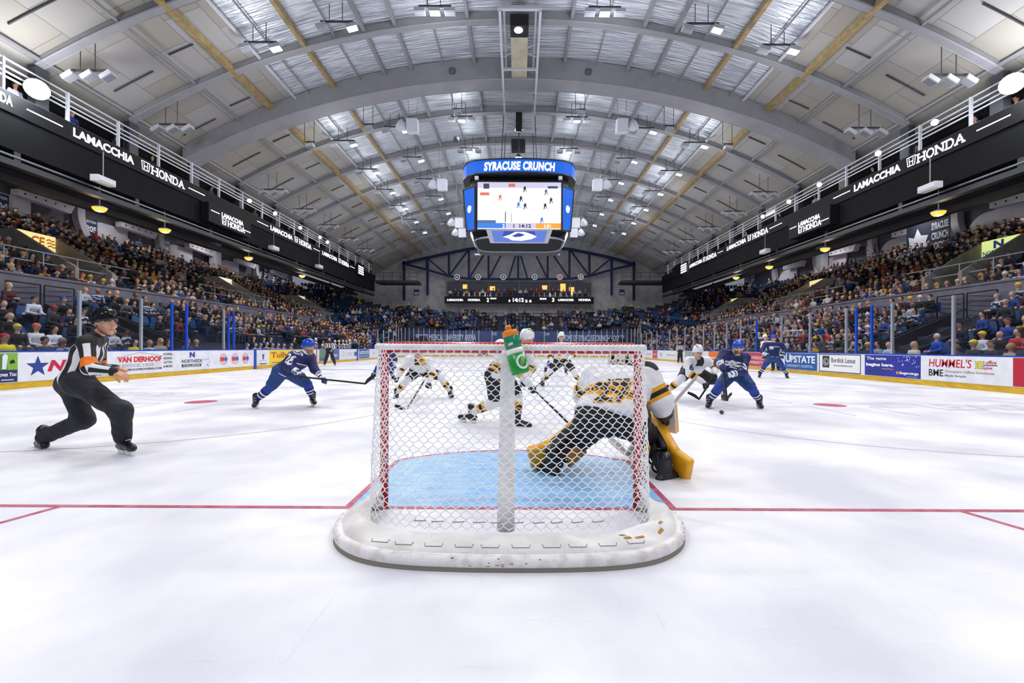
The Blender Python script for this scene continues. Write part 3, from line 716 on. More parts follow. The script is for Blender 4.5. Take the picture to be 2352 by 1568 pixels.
# far end boards
a = Ad(0,1064,1121,'dark blue advertisement with white lettering on the far end boards',bg='#1c4aa0').text('CARE',.4,.3,.92,.72,'#e8f0fa',.03)
a = Ad(0,1020,1058,'white advertisement with faint grey letters on the far end boards',bg=WHB).line([(.1,.5),(.9,.5)],.16,'#c0c3ca')
a = Ad(0,1218,1232,'round grey and red league emblem on the far end boards',bg=WHB).disc(.5,.5,.34,'#7c84a0').disc(.5,.5,.22,'#e8dcdc',th=.009).line([(.4,.4),(.6,.65)],.08,'#c03a44',th=.010)
a = Ad(0,1320,1346,'light blue advertisement with yellow disc on the far end boards',bg='#3f8fe0').disc(.35,.6,.2,'#f0e23a').rect(.1,.05,.9,.35,'#e8f2fa')
a = Ad(0,1348,1371,'plain blue advertisement on the far end boards',bg='#1c5cc4').rect(.2,.3,.75,.8,'#5c6a7c')
a = Ad(0,1376,1404,'white advertisement with grey wreath on the far end boards',bg=WHB).disc(.6,.5,.25,'#b8bcae',.7)
a = Ad(0,980,1001,'yellow and black advertisement on the far end boards left of the pole',bg='#d8d62c').rect(.1,.3,.9,.6,'#4a4c28')
# ---- glass with stanchions
GL = glassmat('rink_glass',(.93,.96,1),.045,.97); ALU = M('#c4c9d4',.3,.6,name='aluminium')
def gz(side,y): return 2.9
glabels = {-1:'left',1:'right'}
LP = [187,328,398,432,517,528,540]; RP = [2185,2045,1998,1963,1940,1857,1792,1735]
def nearby(side,y):
    p = VX+side*BX/y*1000
    L = [(-1,90,'the NBT lettering'),(-1,310,'the roofing advertisement'),(-1,440,'the NORTHSIDE advertisement'),(-1,535,'the three round logos'),(-1,640,'the yellow advertisement'),(-1,740,'the far linesman'),(-1,835,'the far left UPSTATE panel'),
         (1,2340,'the red-framed advertisement'),(1,2220,"the HUMMEL'S advertisement"),(1,2050,'the indigo game advertisement'),(1,1930,'the car-dealer advertisement'),(1,1840,'the large UPSTATE advertisement'),(1,1735,'the red university advertisement'),(1,1600,'the skating defender'),(1,1530,'the far referee')]
    return min((abs(p-q),t) for s,q,t in L if s==side)[1]
for side,PL in ((-1,LP),(1,RP)):
    ys = [BX/abs((p-VX)/FPX) for p in PL]; blue = {398,432,528,540,1998,1963,1735}
    y = ys[-1]
    far = []
    lim = 21.2 if side<0 else 49
    while y+1.8 < 49: y += 1.8; far.append(y)
    allp = [(yy,PL[i] in blue) for i,yy in enumerate(ys)]
    allp += [(yy, (abs(yy-41)<.9 or abs(yy-22)<.9)) for yy in far if side>0 or yy>39.5]
    ys0 = [7.5]+[q[0] for q in allp]
    for i,(yy,bl) in enumerate(allp):
        m = MB(); m.bx((side*(BX+.03),yy-.035,BH),(side*(BX+.11),yy+.035,2.92 if not (bl and side<0 and yy>20) else 2.75))
        m.build('stanchion', M('#1c4cc0',.3) if bl else ALU)
        o = bpy.context.scene.objects[-1]; tag(o, ('bright blue' if bl else 'silver')+' glass stanchion on the %s boards above %s'%(glabels[side],nearby(side,yy)),'post','%s stanchions on the %s boards above %s'%('blue' if bl else 'silver',glabels[side],nearby(side,yy)))
    for i in range(len(ys0)-1):
        a0,a1 = ys0[i],ys0[i+1]
        if side<0 and a0<22 and a1>38: continue
        m = MB(); m.bx((side*(BX+.06),a0+.03,BH),(side*(BX+.075),a1-.03,2.86))
        o = m.build('glass_pane', GL); tag(o,'clear glass pane on the %s boards above %s, %s'%(glabels[side],nearby(side,(a0+a1)/2),'wide' if a1-a0>2.2 else 'narrow'),'glass','glass panes on the %s boards above %s, %s'%(glabels[side],nearby(side,(a0+a1)/2),'wide' if a1-a0>2.2 else 'narrow'))
# end and corner glass
oc = offs(path,.06); ce = [p for p in oc if p[1] > 49.0]
pts = []
for i in range(len(ce)-1):
    L = math.dist(ce[i],ce[i+1]); n = max(1,round(L/1.6))
    for k in range(n): pts.append((ce[i][0]+(ce[i+1][0]-ce[i][0])*k/n, ce[i][1]+(ce[i+1][1]-ce[i][1])*k/n))
pts.append(ce[-1])
for i in range(len(pts)):
    x,y = pts[i]; m = MB(); m.bx((x-.03,y-.03,BH),(x+.03,y+.03,3.5)); tag(m.build('stanchion',ALU),'thin silver stanchion of the far end glass','post','stanchions of the far end glass')
    if i:
        x0,y0 = pts[i-1]; m = MB(); m.beam((x0,y0,(BH+3.45)/2),(x,y,(BH+3.45)/2),.012,3.45-BH); tag(m.build('glass_pane',GL),'clear tall glass pane behind the far goal','glass','glass panes of the far end')
# ================================================================ stands
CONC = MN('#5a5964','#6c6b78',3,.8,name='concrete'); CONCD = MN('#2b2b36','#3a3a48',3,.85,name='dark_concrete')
ROWS = [(.95+.85*i,.18+.40*i) for i in range(7)] + [(7.9+.88*i, 3.45+.43*i) for i in range(13)]
EROW = [(.7,.35)]+[(1.9+.78*i, 3.1+.53*i) for i in range(9)]
def rowpath(d, z_side, d_e, z_e, step):
    """points (x,y,z,fx,fy,blend,side) along one row"""
    R = CR+d; out = []
    n = int((YC-5)/step)
    for i in range(n): out.append((-(BX+d),5+step*i,z_side,1,0,0,-1))
    L = R*math.pi/2; n = int(L/step)
    for i in range(n):
        t = (i+.5)/n; a = math.pi/2*t; w = t*t*(3-2*t); dd = d+(d_e-d)*w; RR_ = CR+dd
        out.append((-(BX-CR)-RR_*math.cos(a), YC+RR_*math.sin(a), z_side+(z_e-z_side)*w, math.cos(a),-math.sin(a),w,-1))
    n = int(2*(BX-CR)/step)
    for i in range(n): out.append((-(BX-CR)+step*(i+.5), YE+d_e, z_e, 0,-1,1,0))
    n0 = len(out)
    mir = [(-x,y,z,-fx,fy,w,1) for x,y,z,fx,fy,w,s in out if s==-1]
    return out+mir[::-1]
def zip_rows():
    r = []
    for i,(d,z) in enumerate(ROWS):
        if i < 1: e = EROW[0]
        elif i < 10: e = EROW[i]
        else: e = None
        r.append((i,d,z,e))
    return r
VOM = {-1:[(21.9,24.1),(36.8,38.8),(50.2,52.0)], 1:[(21.9,24.1),(36.2,38.2),(50.4,52.2)]}
WEND = 64.0
seatpos = []
for i,d,z,e in zip_rows():
    if e: pts = rowpath(d,z,e[0],e[1],.53)
    else:
        pts = [p for p in rowpath(d,z,d,z+3,.53) if p[5] < .35]
    for (x,y,zz,fx,fy,wb,sd) in pts:
        if y > WEND-.6: continue
        if i >= 1 and abs(x) < 15.0 and 50 < y < YE+1.75 and wb > 0: continue
        if i == 0 and wb > 0: zz = .3
        if wb == 0:
            if (y+2.1)%8.4 < 1.15: continue
            if i >= 7+1 and i <= 7+7 and any(a<y<b for a,b in VOM[sd]): continue
            if sd<0 and 20.6<y<39.5 and i<3: continue
            if sd<0 and ((i in (1,2,3,4) and 17.6<y<20.4) or (i in (5,6) and 16.6<y<19.6)): continue
            if sd>0 and ((i in (1,2,3,4) and 16.4<y<19.4) or (i in (5,6) and 17.6<y<20.6)): continue
        elif wb < 1:
            an = math.degrees(math.atan2(-fy,abs(fx)))
            if an%22 < (3.2 if i<7 else 2.2): continue
        else:
            if abs(abs(x)-2.6) < .55: continue
        seatpos.append((x,y,zz,fx,fy,i,sd,wb))
# stepped concrete under the rows
def tiers(name, rows, mats, upto=None, side=0):
    V = []; F = []; mi = []
    prev = None
    for k,(d,z,e) in enumerate(rows):
        for part,(dd,zz,ee) in enumerate(((d-.42, z, e and (e[0]-.38,e[1])), (d+.43 if k<len(rows)-1 else d+.6, z, e and (e[0]+.40,e[1])))):
            line = []
            if e: P_ = [(p[0],p[1],p[2]) for p in rowpath(dd,zz,ee[0],ee[1],1.5)]
            else:
                P_ = [(p[0],p[1],p[2]) for p in rowpath(dd,zz,dd,zz+3,1.5)]
            P_ = [(-abs(P_[0][0]),-1,zz)]+P_+[(abs(P_[0][0]),-1,zz)]
            # resample to fixed count by index
            A = np.array(P_); t = np.linspace(0,len(A)-1,150); i0 = np.floor(t).astype(int).clip(0,len(A)-2); fr = (t-i0)[:,None]
            A = A[i0]*(1-fr)+A[i0+1]*fr
            if not e: A[:,1] = np.minimum(A[:,1], WEND+.2)
            pit = (np.abs(A[:,0])<14.9)&(A[:,1]>50)&(A[:,1]<YE+1.4); A[pit,2] = np.minimum(A[pit,2],.25)
            line = list(range(len(V),len(V)+len(A))); V += A.tolist()
            if prev is not None:
                for q in range(len(line)-1): F.append((prev[q],prev[q+1],line[q+1],line[q])); mi.append(0 if part else 1)
            prev = line
    return npmesh(name, V, [f[::-1] for f in F], mi, mats, None, False)
lo = [(d,z,e) for i,d,z,e in zip_rows() if 0<i<7]
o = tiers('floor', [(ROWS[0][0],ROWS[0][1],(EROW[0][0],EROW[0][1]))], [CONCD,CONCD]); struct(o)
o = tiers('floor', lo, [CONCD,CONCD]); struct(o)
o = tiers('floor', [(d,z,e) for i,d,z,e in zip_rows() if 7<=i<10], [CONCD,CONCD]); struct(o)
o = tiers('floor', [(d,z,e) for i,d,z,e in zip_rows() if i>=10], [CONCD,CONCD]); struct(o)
# parapet between the lower and upper rows
for sd in (-1,1):
    m = MB(); m.bx((sd*(BX+6.95),3,2.3),(sd*(BX+7.15),47,4.15)); m.bx((sd*(BX+6.9),3,4.1),(sd*(BX+7.2),47,4.2))
    o = m.build('wall_'+('left' if sd<0 else 'right'), MN('#62606c','#6e6c7c',2,.8,name='parapet_paint')); struct(o)
# end wall below the end stand, with its banner lettering
BANN = MN('#36426e','#44507c',1,.7,name='banner_blue')
m = MB(); m.bx((-14.9,YE+1.35,.2),(14.9,YE+1.5,3.42)); o = m.build('wall_far', BANN); struct(o)
def zl(py,Y): return CAMZ-(py-VY)/FPX*Y
for body,p0,p1,lab in (('UPSTATE MEDICAL UNIVERSITY ARENA',951,1093,'white condensed arena-name lettering on the far blue wall, left'),('HOME OF SYRACUSE CRUNCH HOCKEY',1293,1434,'white condensed home-team lettering on the blue wall right of the centre')):
    t = thing('wall_lettering',lab,'sign',((p0-VX)/FPX*58.9,58.9,2.4))
    m = MB(); fit_text(m,body,((p0-VX)/FPX*58.9,58.93,2.1),(1,0,0),(0,0,1),(p1-p0)/FPX*58.9,.85,0,.02); m.build('letters',M('#e4ebf8',.5),t)
for p0,t in ((1131,'112'),(1252,'114')):
    q = thing('section_number','small white %s on the far blue wall, %s of the bottle'%(t,'left' if p0<1190 else 'right'),'sign',((p0-VX)/FPX*58.9,58.9,2.8)); m = MB(); fit_text(m,t,((p0-VX)/FPX*58.9,58.93,2.85),(1,0,0),(0,0,1),.55,.4,0,.02); m.build('digits',M('#e4ebf8',.5),q)
# ---- seats
SEATB = M('#1d4a80',.45,name='seat_blue')
def seat_mb(m, T=lambda p:p, n=2):
    def B(a,b): 
        v=[]; 
        for z in (a[2],b[2]):
            for y in (a[1],b[1]):
                for x in (a[0],b[0]): v.append(T(Vector((x,y,z))))
        m.add(v,[(0,2,3,1),(4,5,7,6),(0,1,5,4),(2,6,7,3),(0,4,6,2),(1,3,7,5)])
    B((-.22,-.20,.40),(.22,.2,.44)); B((-.21,-.27,.44),(.21,-.22,.86))
def seat_fine():
    me = []
    m = MB(); pr = []
    for i in range(7):
        t = i/6; pr.append((.20-.42*t, .44-.03*math.sin(t*math.pi)))
    for i in range(7):
        t = i/6; pr.append((-.22-.07*t, .44+.44*t))
    v = []; f = []
    for k,(y,z) in enumerate(pr):
        wd = .22 if k<11 else .22-.03*(k-10)
        for x in np.linspace(-1,1,5): v.append((x*wd, y-.02*(1-x*x)*(k>6), z-.012*(1-x*x)*(k<=6)))
    n = len(pr)
    for k in range(n-1):
        for j in range(4): f.append((k*5+j,k*5+j+1,(k+1)*5+j+1,(k+1)*5+j))
    nv = len(v); v += [(x,y-.018*(z>.46),z-.02*(z<=.46)) for x,y,z in v]; f += [tuple(i+nv for i in q[::-1]) for q in f]
    m.add(v,f); m.box((0,-.05,.2),(.03,.1,.2)); m.box((-.24,-.05,.52),(.02,.14,.015)); m.box((.24,-.05,.52),(.02,.14,.015))
    ob = m.build('arena_seat', SEATB); return ob
# ---- spectators
def spectator_mesh(kind, h=.034):
    f = Vector((0,1,0)); u = Vector((0,0,1)); hd = Vector((0,.02,1.16)); 
    sl = {'lap':0,'lean':.14,'cross':0.02,'cheer':0,'stand':0}[kind]
    up = .0
    if kind=='stand': up = .38
    shz = .93+up; hd = Vector((0,.02+sl,1.17+up)); L = []
    for s in (-1,1):
        sh = Vector((s*.17,sl*.9,shz)); 
        if kind=='cheer': el = sh+Vector((s*.12,.1,.18)); ha = el+Vector((s*-.02,.06,.26))
        elif kind=='cross': el = sh+Vector((s*.06,.08,-.27)); ha = Vector((-s*.06,.27,.72+up))
        elif kind=='stand': el = sh+Vector((s*.07,-.02,-.29)); ha = el+Vector((-s*.05,.14,-.22))
        else: el = sh+Vector((s*.06,.02,-.27)); ha = Vector((s*.09,.34+sl,.58))
        L += [cap(sh,el,.062,.052,'t'),cap(el,lerp(el,ha,.85),.05,.04,'t'),cap(lerp(el,ha,.85),ha,.034,.042,'s')]
        hp = Vector((s*.1,-.08 if kind!='stand' else .0,.52+up*1.05))
        if kind=='stand': kn = Vector((s*.1,.04,.5)); an = Vector((s*.1,-.02,.08))
        else: kn = Vector((s*.13,.36,.5)); an = Vector((s*.13,.33,.08))
        L += [cap(hp,kn,.09,.07,'p'),cap(kn,an,.066,.05,'p'),cap(an,an+Vector((0,.13,-.03)),.045,.04,'x')]
    b0 = Vector((0,-.08 if kind!='stand' else 0,.56+up)); ch = Vector((0,sl*.8,.86+up))
    L += [cap(b0-Vector((.07,0,0)),b0+Vector((.07,0,0)),.125,None,'t'),cap(b0,ch,.13,.14,'t'),cap(ch-Vector((.09,0,0)),ch+Vector((.09,0,0)),.10,None,'t'),
          cap(ch+Vector((0,0,.06)),hd-Vector((0,0,.05)),.055,.05,'s'),ell(hd,(.076,.095,.115),np.eye(3,dtype=np.float32),'s'),cap(hd+Vector((0,.09,-.01)),hd+Vector((0,.105,-.03)),.014,None,'s')]
    return L, hd
HAIRK = ['short','long','cap','bald','beanie']
def hair_prims(kind, hd):
    I = np.eye(3,dtype=np.float32)
    if kind=='short': return [ell(hd+Vector((0,-.024,.026)),(.088,.098,.112),I,'r')]
    if kind=='long': return [ell(hd+Vector((0,-.022,.025)),(.092,.1,.112),I,'r'),cap(hd+Vector((-.05,-.05,-.03)),hd+Vector((-.07,-.04,-.2)),.05,.035,'r'),cap(hd+Vector((.05,-.05,-.03)),hd+Vector((.07,-.04,-.2)),.05,.035,'r')]
    if kind=='cap': return [ell(hd+Vector((0,-.012,.045)),(.09,.102,.09),I,'r'),cap(hd+Vector((-.03,.1,.045)),hd+Vector((.03,.1,.045)),.022,None,'r'),cap(hd+Vector((0,.13,.04)),hd+Vector((0,.14,.04)),.02,None,'r')]
    if kind=='beanie': return [ell(hd+Vector((0,-.012,.05)),(.093,.103,.105),I,'r'),cap(hd+Vector((0,0,.16)),hd+Vector((0,0,.17)),.025,None,'r')]
    return [cap(hd+Vector((-.06,-.05,-.02)),hd+Vector((.06,-.05,-.02)),.045,None,'r')]
def person_base(kind, hk, h):
    L,hd = spectator_mesh(kind); hp = hair_prims(hk,hd); allp = L+hp
    V,Q = sdf_mesh(allp,h,.02); C = V[Q].mean(1).astype(np.float32); tg,T,K = classify(allp,C)
    mi = np.zeros(len(Q),int); mi[tg=='t'] = 1; mi[tg=='p'] = 2; mi[tg=='r'] = 3; mi[tg=='x'] = 4
    # face stays clear of the hair
    fc = (C[:,1]>hd.y+.055)&(np.abs(C[:,0])<.07)&(C[:,2]<hd.z+(.05 if hk!='bald' else .2))&(C[:,2]>hd.z-.14)&(tg=='r'); mi[fc] = 0
    return V,Q,mi
TOPS = [('black','#101115',30),('navy','#151d38',17),('charcoal','#26282e',16),('white','#b8bac4',8),('royal blue','#1b3a84',6),('grey','#565963',8),('maroon','#4a1a24',3),('red','#8a2226',2),('cream','#a89e8a',3),('olive','#3a3c2c',3),('teal','#204452',2),('gold','#b08818',1),('purple','#362c60',2),('pink','#8c6470',1),('orange','#a84818',1),('brown','#40322a',5),('light blue','#64809c',2),('dark green','#1a3022',2)]
HAIRC = {'short':[('dark','#1c1614'),('brown','#4a3222'),('grey','#8c8884'),('blond','#a88858')],'long':[('dark','#1c1614'),('brown','#4c3020'),('blond','#b4925c')],'cap':[('black','#15161a'),('navy','#1c2850'),('red','#a02830'),('yellow','#d8c81c'),('white','#dcdce0')],'bald':[('grey','#a09a94'),('brown','#5a4636')],'beanie':[('black','#15161a'),('blue','#2448a0'),('grey','#70727a'),('white','#d8d8de')]}
PAT = {}
def TM(top):
    k = top[1]
    if len(k)==7: return M(k,.8)
    if k not in PAT:
        p,q = k.split('|'); PAT[k] = MN(p,q,5.5,.8,(1,1,2.2),name='printed_cloth',lo=.50,hi=.53,detail=1)
    return PAT[k]
TOPS += [('navy-white','#141d44|#a9acb8',9),('white-navy','#1c2850|#c4c6d0',7),('black-gold','#14151a|#a87a18',3),('grey-white','#2a2c36|#90929c',4),('red-black','#5a181c|#1c1a20',2)]
SKINS = ['#c8967c','#b8846a','#d0a48c','#80543e']
PANTS = ['#1c2234','#17181c','#3a4258','#4a4a50']
tw = [t[2] for t in TOPS]
def pick_person(rr):
    top = rr.choices(TOPS,tw)[0]; hk = rr.choices(HAIRK,[45,22,18,6,9])[0]; hc = rr.choice(HAIRC[hk]); return top,hk,hc,rr.choice(SKINS),rr.choice(PANTS)
ORD = ['front','second','third','fourth','fifth','sixth','seventh','eighth','ninth','tenth','eleventh','twelfth','thirteenth','fourteenth','fifteenth','sixteenth','seventeenth','eighteenth','nineteenth','twentieth']
rr = random.Random(21)
occ = []; emp = []
for s in seatpos:
    x,y,z,fx,fy,i,sd,wb = s
    pe = .10 if (wb==0 and i>2) else .14 if wb==0 else .30
    if wb>0 and i>6: pe = .62
    if wb>.5 and i>4: pe = .45
    if sd<0 and wb==0 and y<21 and i<6: pe = .22
    (emp if rr.random()<pe else occ).append(s)
def vis(s,m=.02):
    x,y,z = s[0],s[1],s[2]+1.0; return y>4 and -1.19-m < x/y < 1.162+m and (z-1.2)/y < .79
def occl(s): # hidden behind the net's pole or boards is ignored
    return False
near = sorted([s for s in occ if vis(s)], key=lambda s: math.hypot(s[0],s[1]))
indiv, rest = near[:292], near[292:]
meshes = {}
kinds = ['lap','lean','cross']
used = {}
def place_spec(s, kind, who, lab=None, dz=0):
    x,y,z,fx,fy,i,sd,wb = s; top,hk,hc,sk,pn = who
    key = (kind,hk)
    cols = [M(sk,.6),TM(top),M(pn,.85),M(hc[1],.7),M('#1a1a1e',.6)]
    if key not in meshes:
        V,Q,mi = person_base(kind,hk,.03); o = npmesh('spectator',V,Q,mi,cols,None,True); meshes[key] = o.data
    else:
        o = bpy.data.objects.new('spectator',meshes[key]); COL.objects.link(o)
    for k,mm in enumerate(cols): o.material_slots[k].link = 'OBJECT'; o.material_slots[k].material = mm
    ang = math.atan2(fy,fx)-math.pi/2; o.rotation_euler = (0,0,ang+rr.uniform(-.3,.3)); s_ = rr.uniform(.94,1.06)
    o.scale = (s_*1.04,s_*1.04,s_); o.location = (x-fx*.02,y-fy*.02,z+dz)
    if lab is None:
        hd = {'short':'short %s hair','long':'long %s hair','cap':'%s cap','bald':'balding %s hair','beanie':'%s knit hat'}[hk]%hc[0]
        sidew = 'left' if sd<0 else 'right'
        lab = 'spectator in %s top, %s, %s %s row above %s'%(top[0],hd,ORD[i],sidew,nearby(sd,max(y*BX/abs(x),5)) if wb==0 else 'the far corner')
    used[lab] = used.get(lab,0)+1
    tag(o,lab,'person','seated spectators: '+lab[13:]); return o
# people the photo shows clearly in the nearest rows
SPECIAL = [(-1,20,773,('yellow','#e8d410',1),'cap',('red','#b02030'),'spectator in bright yellow shirt and red cap at the near left'),
 (-1,62,778,('striped','#d8d8dc',1),'cap',('orange','#d86a3a'),'spectator in black and white striped shirt with orange cap beside the yellow one'),
 (-1,110,790,('navy','#16294e',1),'cap',('black','#1a1a22'),'spectator in dark blue jersey and black cap close behind the left boards'),
 (-1,100,740,('white','#d8dae4',1),'long',('dark','#1c1614'),'spectator in white jersey with long dark hair near the left gate'),
 (-1,87,700,('white','#dadce6',1),'cap',('navy','#1c2850'),'spectator in white jersey and navy cap high beside the left wall'),
 (-1,318,785,('yellow','#d8c010',1),'short',('dark','#1c1614'),'spectator in yellow vest behind the left glass beside the referee'),
 (1,2165,797,('royal blue','#1c50b8',1),'short',('white','#d8d4d0'),'white-haired spectator in bright blue jacket behind the right glass'),
 (1,2122,797,('cream','#d8d0bc',1),'long',('blond','#b8a078'),'spectator in cream sweater with long pale hair behind the right glass'),
 (1,2094,797,('light blue','#a8c0d4',1),'bald',('brown','#6a5646'),'spectator in pale blue shirt behind the right glass'),
 (1,2070,790,('grey','#8a8e9a',1),'short',('dark','#1c1614'),'spectator in grey sweatshirt leaning left behind the right glass'),
 (1,2222,795,('dark green','#1e3428',1),'cap',('yellow','#e0d01c'),'spectator with yellow cap in the front row at the near right'),
 (1,2250,797,('charcoal','#26282c',1),'cap',('grey','#50524c'),'spectator in dark jacket and grey cap in the near right front row'),
 (1,2302,735,('royal blue','#1c3f94',1),'cap',('maroon','#5c2834'),'spectator in blue hooded top and maroon cap at the near right'),
 (1,2247,745,('white','#d4d2dc',1),'cap',('yellow','#e8da20'),'spectator in pale jersey with bright yellow cap on the right'),
 (1,2335,750,('red','#b02c2c',1),'long',('brown','#4c3020'),'spectator in red top at the right picture edge'),
 (1,1893,762,('red','#b81c34',1),'long',('dark','#1c1614'),'spectator in bright red jacket behind the right blue stanchion')]
SPECIAL_HIT = {}
for (sd,px,py,top,hk,hc,lab) in SPECIAL:
    best = None
    for k,s in enumerate(indiv):
        if s[6]!=sd or k in SPECIAL_HIT: continue
        hx = VX+s[0]/s[1]*1000; hy = VY-(s[2]+1.15-1.2)/s[1]*1000+ROLL*s[0]/s[1]*1000
        d = math.hypot(hx-px,hy-py)
        if best is None or d<best[0]: best = (d,k)
    SPECIAL_HIT[best[1]] = (top,hk,hc,lab)
for k,s in enumerate(indiv):
    who = pick_person(rr); kind = rr.choices(kinds,[5,3,3])[0]
    if k in SPECIAL_HIT:
        t,hk,hc,lab = SPECIAL_HIT[k]; who = (t,hk,hc,rr.choice(SKINS[:3]),who[4]); place_spec(s,kind,who,lab)
    else: place_spec(s,kind,who)
# the rest of the crowd: one object past the nearest 292
def lowpoly(kind, hk):
    m = MB(); fs = []
    def ring(c,rx,ry,n=7): return [(c[0]+rx*math.cos(2*math.pi*i/n),c[1]+ry*math.sin(2*math.pi*i/n),c[2]) for i in range(n)]
    def loft(R,mi,n=7):
        v = [p for r in R for p in r]; f = []
        for i in range(len(R)-1):
            for k in range(n): f.append((i*n+k,i*n+(k+1)%n,(i+1)*n+(k+1)%n,(i+1)*n+k))
        f.append(tuple((len(R)-1)*n+k for k in range(n))); m.add(v,f,mi)
    loft([ring((0,-.08,.42),.2,.14),ring((0,-.04,.72),.19,.12),ring((0,0,.92),.235,.11),ring((0,0,1.0),.1,.07)],1)
    loft([ring((0,.02,1.03),.05,.06),ring((0,.03,1.1),.075,.09),ring((0,.02,1.2),.08,.095)],0)
    hr = {'short':(.085,.1,1.29),'long':(.095,.1,1.29),'cap':(.09,.12,1.27),'bald':(.06,.07,1.27),'beanie':(.095,.1,1.32)}[hk]
    loft([ring((0,.0,1.19),hr[0],hr[1]),ring((0,-.01,1.25),hr[0],hr[1]*.9),ring((0,-.01,hr[2]),.04,.05)],3)
    if hk=='long': m.add([(-.1,-.03,1.22),(.1,-.03,1.22),(.1,-.08,1.0),(-.1,-.08,1.0)],[(0,1,2,3)],3)
    for s in (-1,1):
        m.beam((s*.23,.0,.92),(s*.27,.06,.64),.1,.1,1); m.beam((s*.27,.06,.64),(s*.1,.3,.6),.08,.08,1); m.box((s*.08,.33,.6),(.04,.05,.03),0)
        m.beam((s*.1,-.05,.5),(s*.12,.38,.52),.15,.14,2)
    T = []
    for f,mi in zip(m.f,m.m):
        for i in range(1,len(f)-1): T.append((f[0],f[i],f[i+1],mi))
    return np.array(m.v,np.float32), np.array([t[:3] for t in T]), np.array([t[3] for t in T])
LP_ = {hk:lowpoly('lap',hk) for hk in HAIRK}
matl = []; mix = {}
def mid(c,r=.8):
    if c not in mix: mix[c] = len(matl); matl.append(TM(('',c)) if len(c)>7 else M(c,r))
    return mix[c]
def crowd(name, S, label, pick=pick_person, extra=0, dz=0):
    VV=[];FF=[];MM=[];n0=0
    for s in S:
        top,hk,hc,sk,pn = pick(rr); V,F,mi = LP_[hk]; x,y,z,fx,fy = s[:5]
        a = math.atan2(fy,fx)-math.pi/2+rr.uniform(-.35,.35); c,sn = math.cos(a),math.sin(a); sc = rr.uniform(.93,1.08)
        W = V*sc; lean = rr.uniform(-.05,.2); Wy = W[:,1]+lean*np.maximum(W[:,2]-.5,0); up = .35 if rr.random()<.04 else 0
        VV.append(np.stack([x+W[:,0]*c-Wy*sn, y+W[:,0]*sn+Wy*c, z+W[:,2]+dz+up],1)); FF.append(F+n0); n0 += len(V)
        lut = np.array([mid(sk),mid(top[1]),mid(pn),mid(hc[1])]); MM.append(lut[mi])
    o = npmesh(name,np.concatenate(VV),np.concatenate(FF),np.concatenate(MM),matl,None,True)
    tag(o,label,'people',None,'stuff'); return o
crowd('crowd', rest, 'dense seated crowd filling the upper and far stands on all sides')
# seats: the nearest 290 as things, the others as one object
sv = sorted([s for s in emp if vis(s,.05)]+[s for s in near[:170]], key=lambda s: (s in near, math.hypot(s[0],s[1])))
emptyn = sorted([s for s in emp if vis(s,.05)], key=lambda s: math.hypot(s[0],s[1]))[:200]; occn = near[:90]
base = seat_fine(); first = True; sidx = set()
for s in emptyn+occn:
    x,y,z,fx,fy,i,sd,wb = s; sidx.add((x,y))
    o = base if first else base.copy()
    if not first: COL.objects.link(o)
    first = False; o.location = (x-fx*.06,y-fy*.06,z); o.rotation_euler = (0,0,math.atan2(fy,fx)-math.pi/2)
    full = s in occn
    lab = ('blue plastic seat under a spectator' if full else 'empty blue plastic seat')+', %s %s row %s'%(ORD[i],'left' if sd<0 else 'right', 'above '+nearby(sd,max(y*BX/max(abs(x),1),5)) if wb==0 else 'in the far curve')
    tag(o,lab,'seat','blue seats: '+lab)
m = MB(); others = [s for s in seatpos if (s[0],s[1]) not in sidx and vis(s,.1)]
BV = MB(); seat_mb(BV); BVv = np.array(BV.v,np.float32); BVf = np.array(BV.f); VV=[];FF=[];n0=0
for s in others:
    x,y,z,fx,fy = s[:5]; a = math.atan2(fy,fx)-math.pi/2; c,sn = math.cos(a),math.sin(a)
    VV.append(np.stack([x+BVv[:,0]*c-BVv[:,1]*sn-fx*.06, y+BVv[:,0]*sn+BVv[:,1]*c-fy*.06, z+BVv[:,2]],1)); FF.append(BVf+n0); n0 += len(BVv)
o = npmesh('seat_rows',np.concatenate(VV),np.concatenate(FF),np.zeros(sum(len(f) for f in FF),int),[M('#1b3f72',.5)],None,False); tag(o,'remaining blue plastic seats in the upper and far rows','seats',None,'stuff')
# ================================================================ roof
ZA = 17.95; RR_V = 38.5
def zv(x): return ZA-(RR_V-math.sqrt(RR_V**2-x*x))
SILV = MN('#a2a8b4','#eef1f6',1.6,.36,(.35,5,1),bump=.9,metal=.55,name='silver_insulation',lo=.3,hi=.7,bscale=2.2)
PANEL = bpy.data.materials.new('acoustic_panels'); PANEL.use_nodes = True
nt = PANEL.node_tree; b = nt.nodes['Principled BSDF']; b.inputs['Roughness'].default_value = .85
tc = nt.nodes.new('ShaderNodeTexCoord'); sp = nt.nodes.new('ShaderNodeSeparateXYZ'); cb = nt.nodes.new('ShaderNodeCombineXYZ'); br = nt.nodes.new('ShaderNodeTexBrick')
nt.links.new(tc.outputs['Object'], sp.inputs[0]); nt.links.new(sp.outputs['Y'], cb.inputs['X']); nt.links.new(sp.outputs['X'], cb.inputs['Y']); nt.links.new(cb.outputs[0], br.inputs['Vector'])
br.inputs['Color1'].default_value = (*lin('#9a958c'),1); br.inputs['Color2'].default_value = (*lin('#aaa8a8'),1); br.inputs['Mortar'].default_value = (*lin('#6c6967'),1)
br.inputs['Scale'].default_value = 1; br.inputs['Brick Width'].default_value = 2.45; br.inputs['Row Height'].default_value = 1.5; br.inputs['Mortar Size'].default_value = .012; br.inputs['Bias'].default_value = -.2
nt.links.new(br.outputs['Color'], b.inputs['Base Color'])
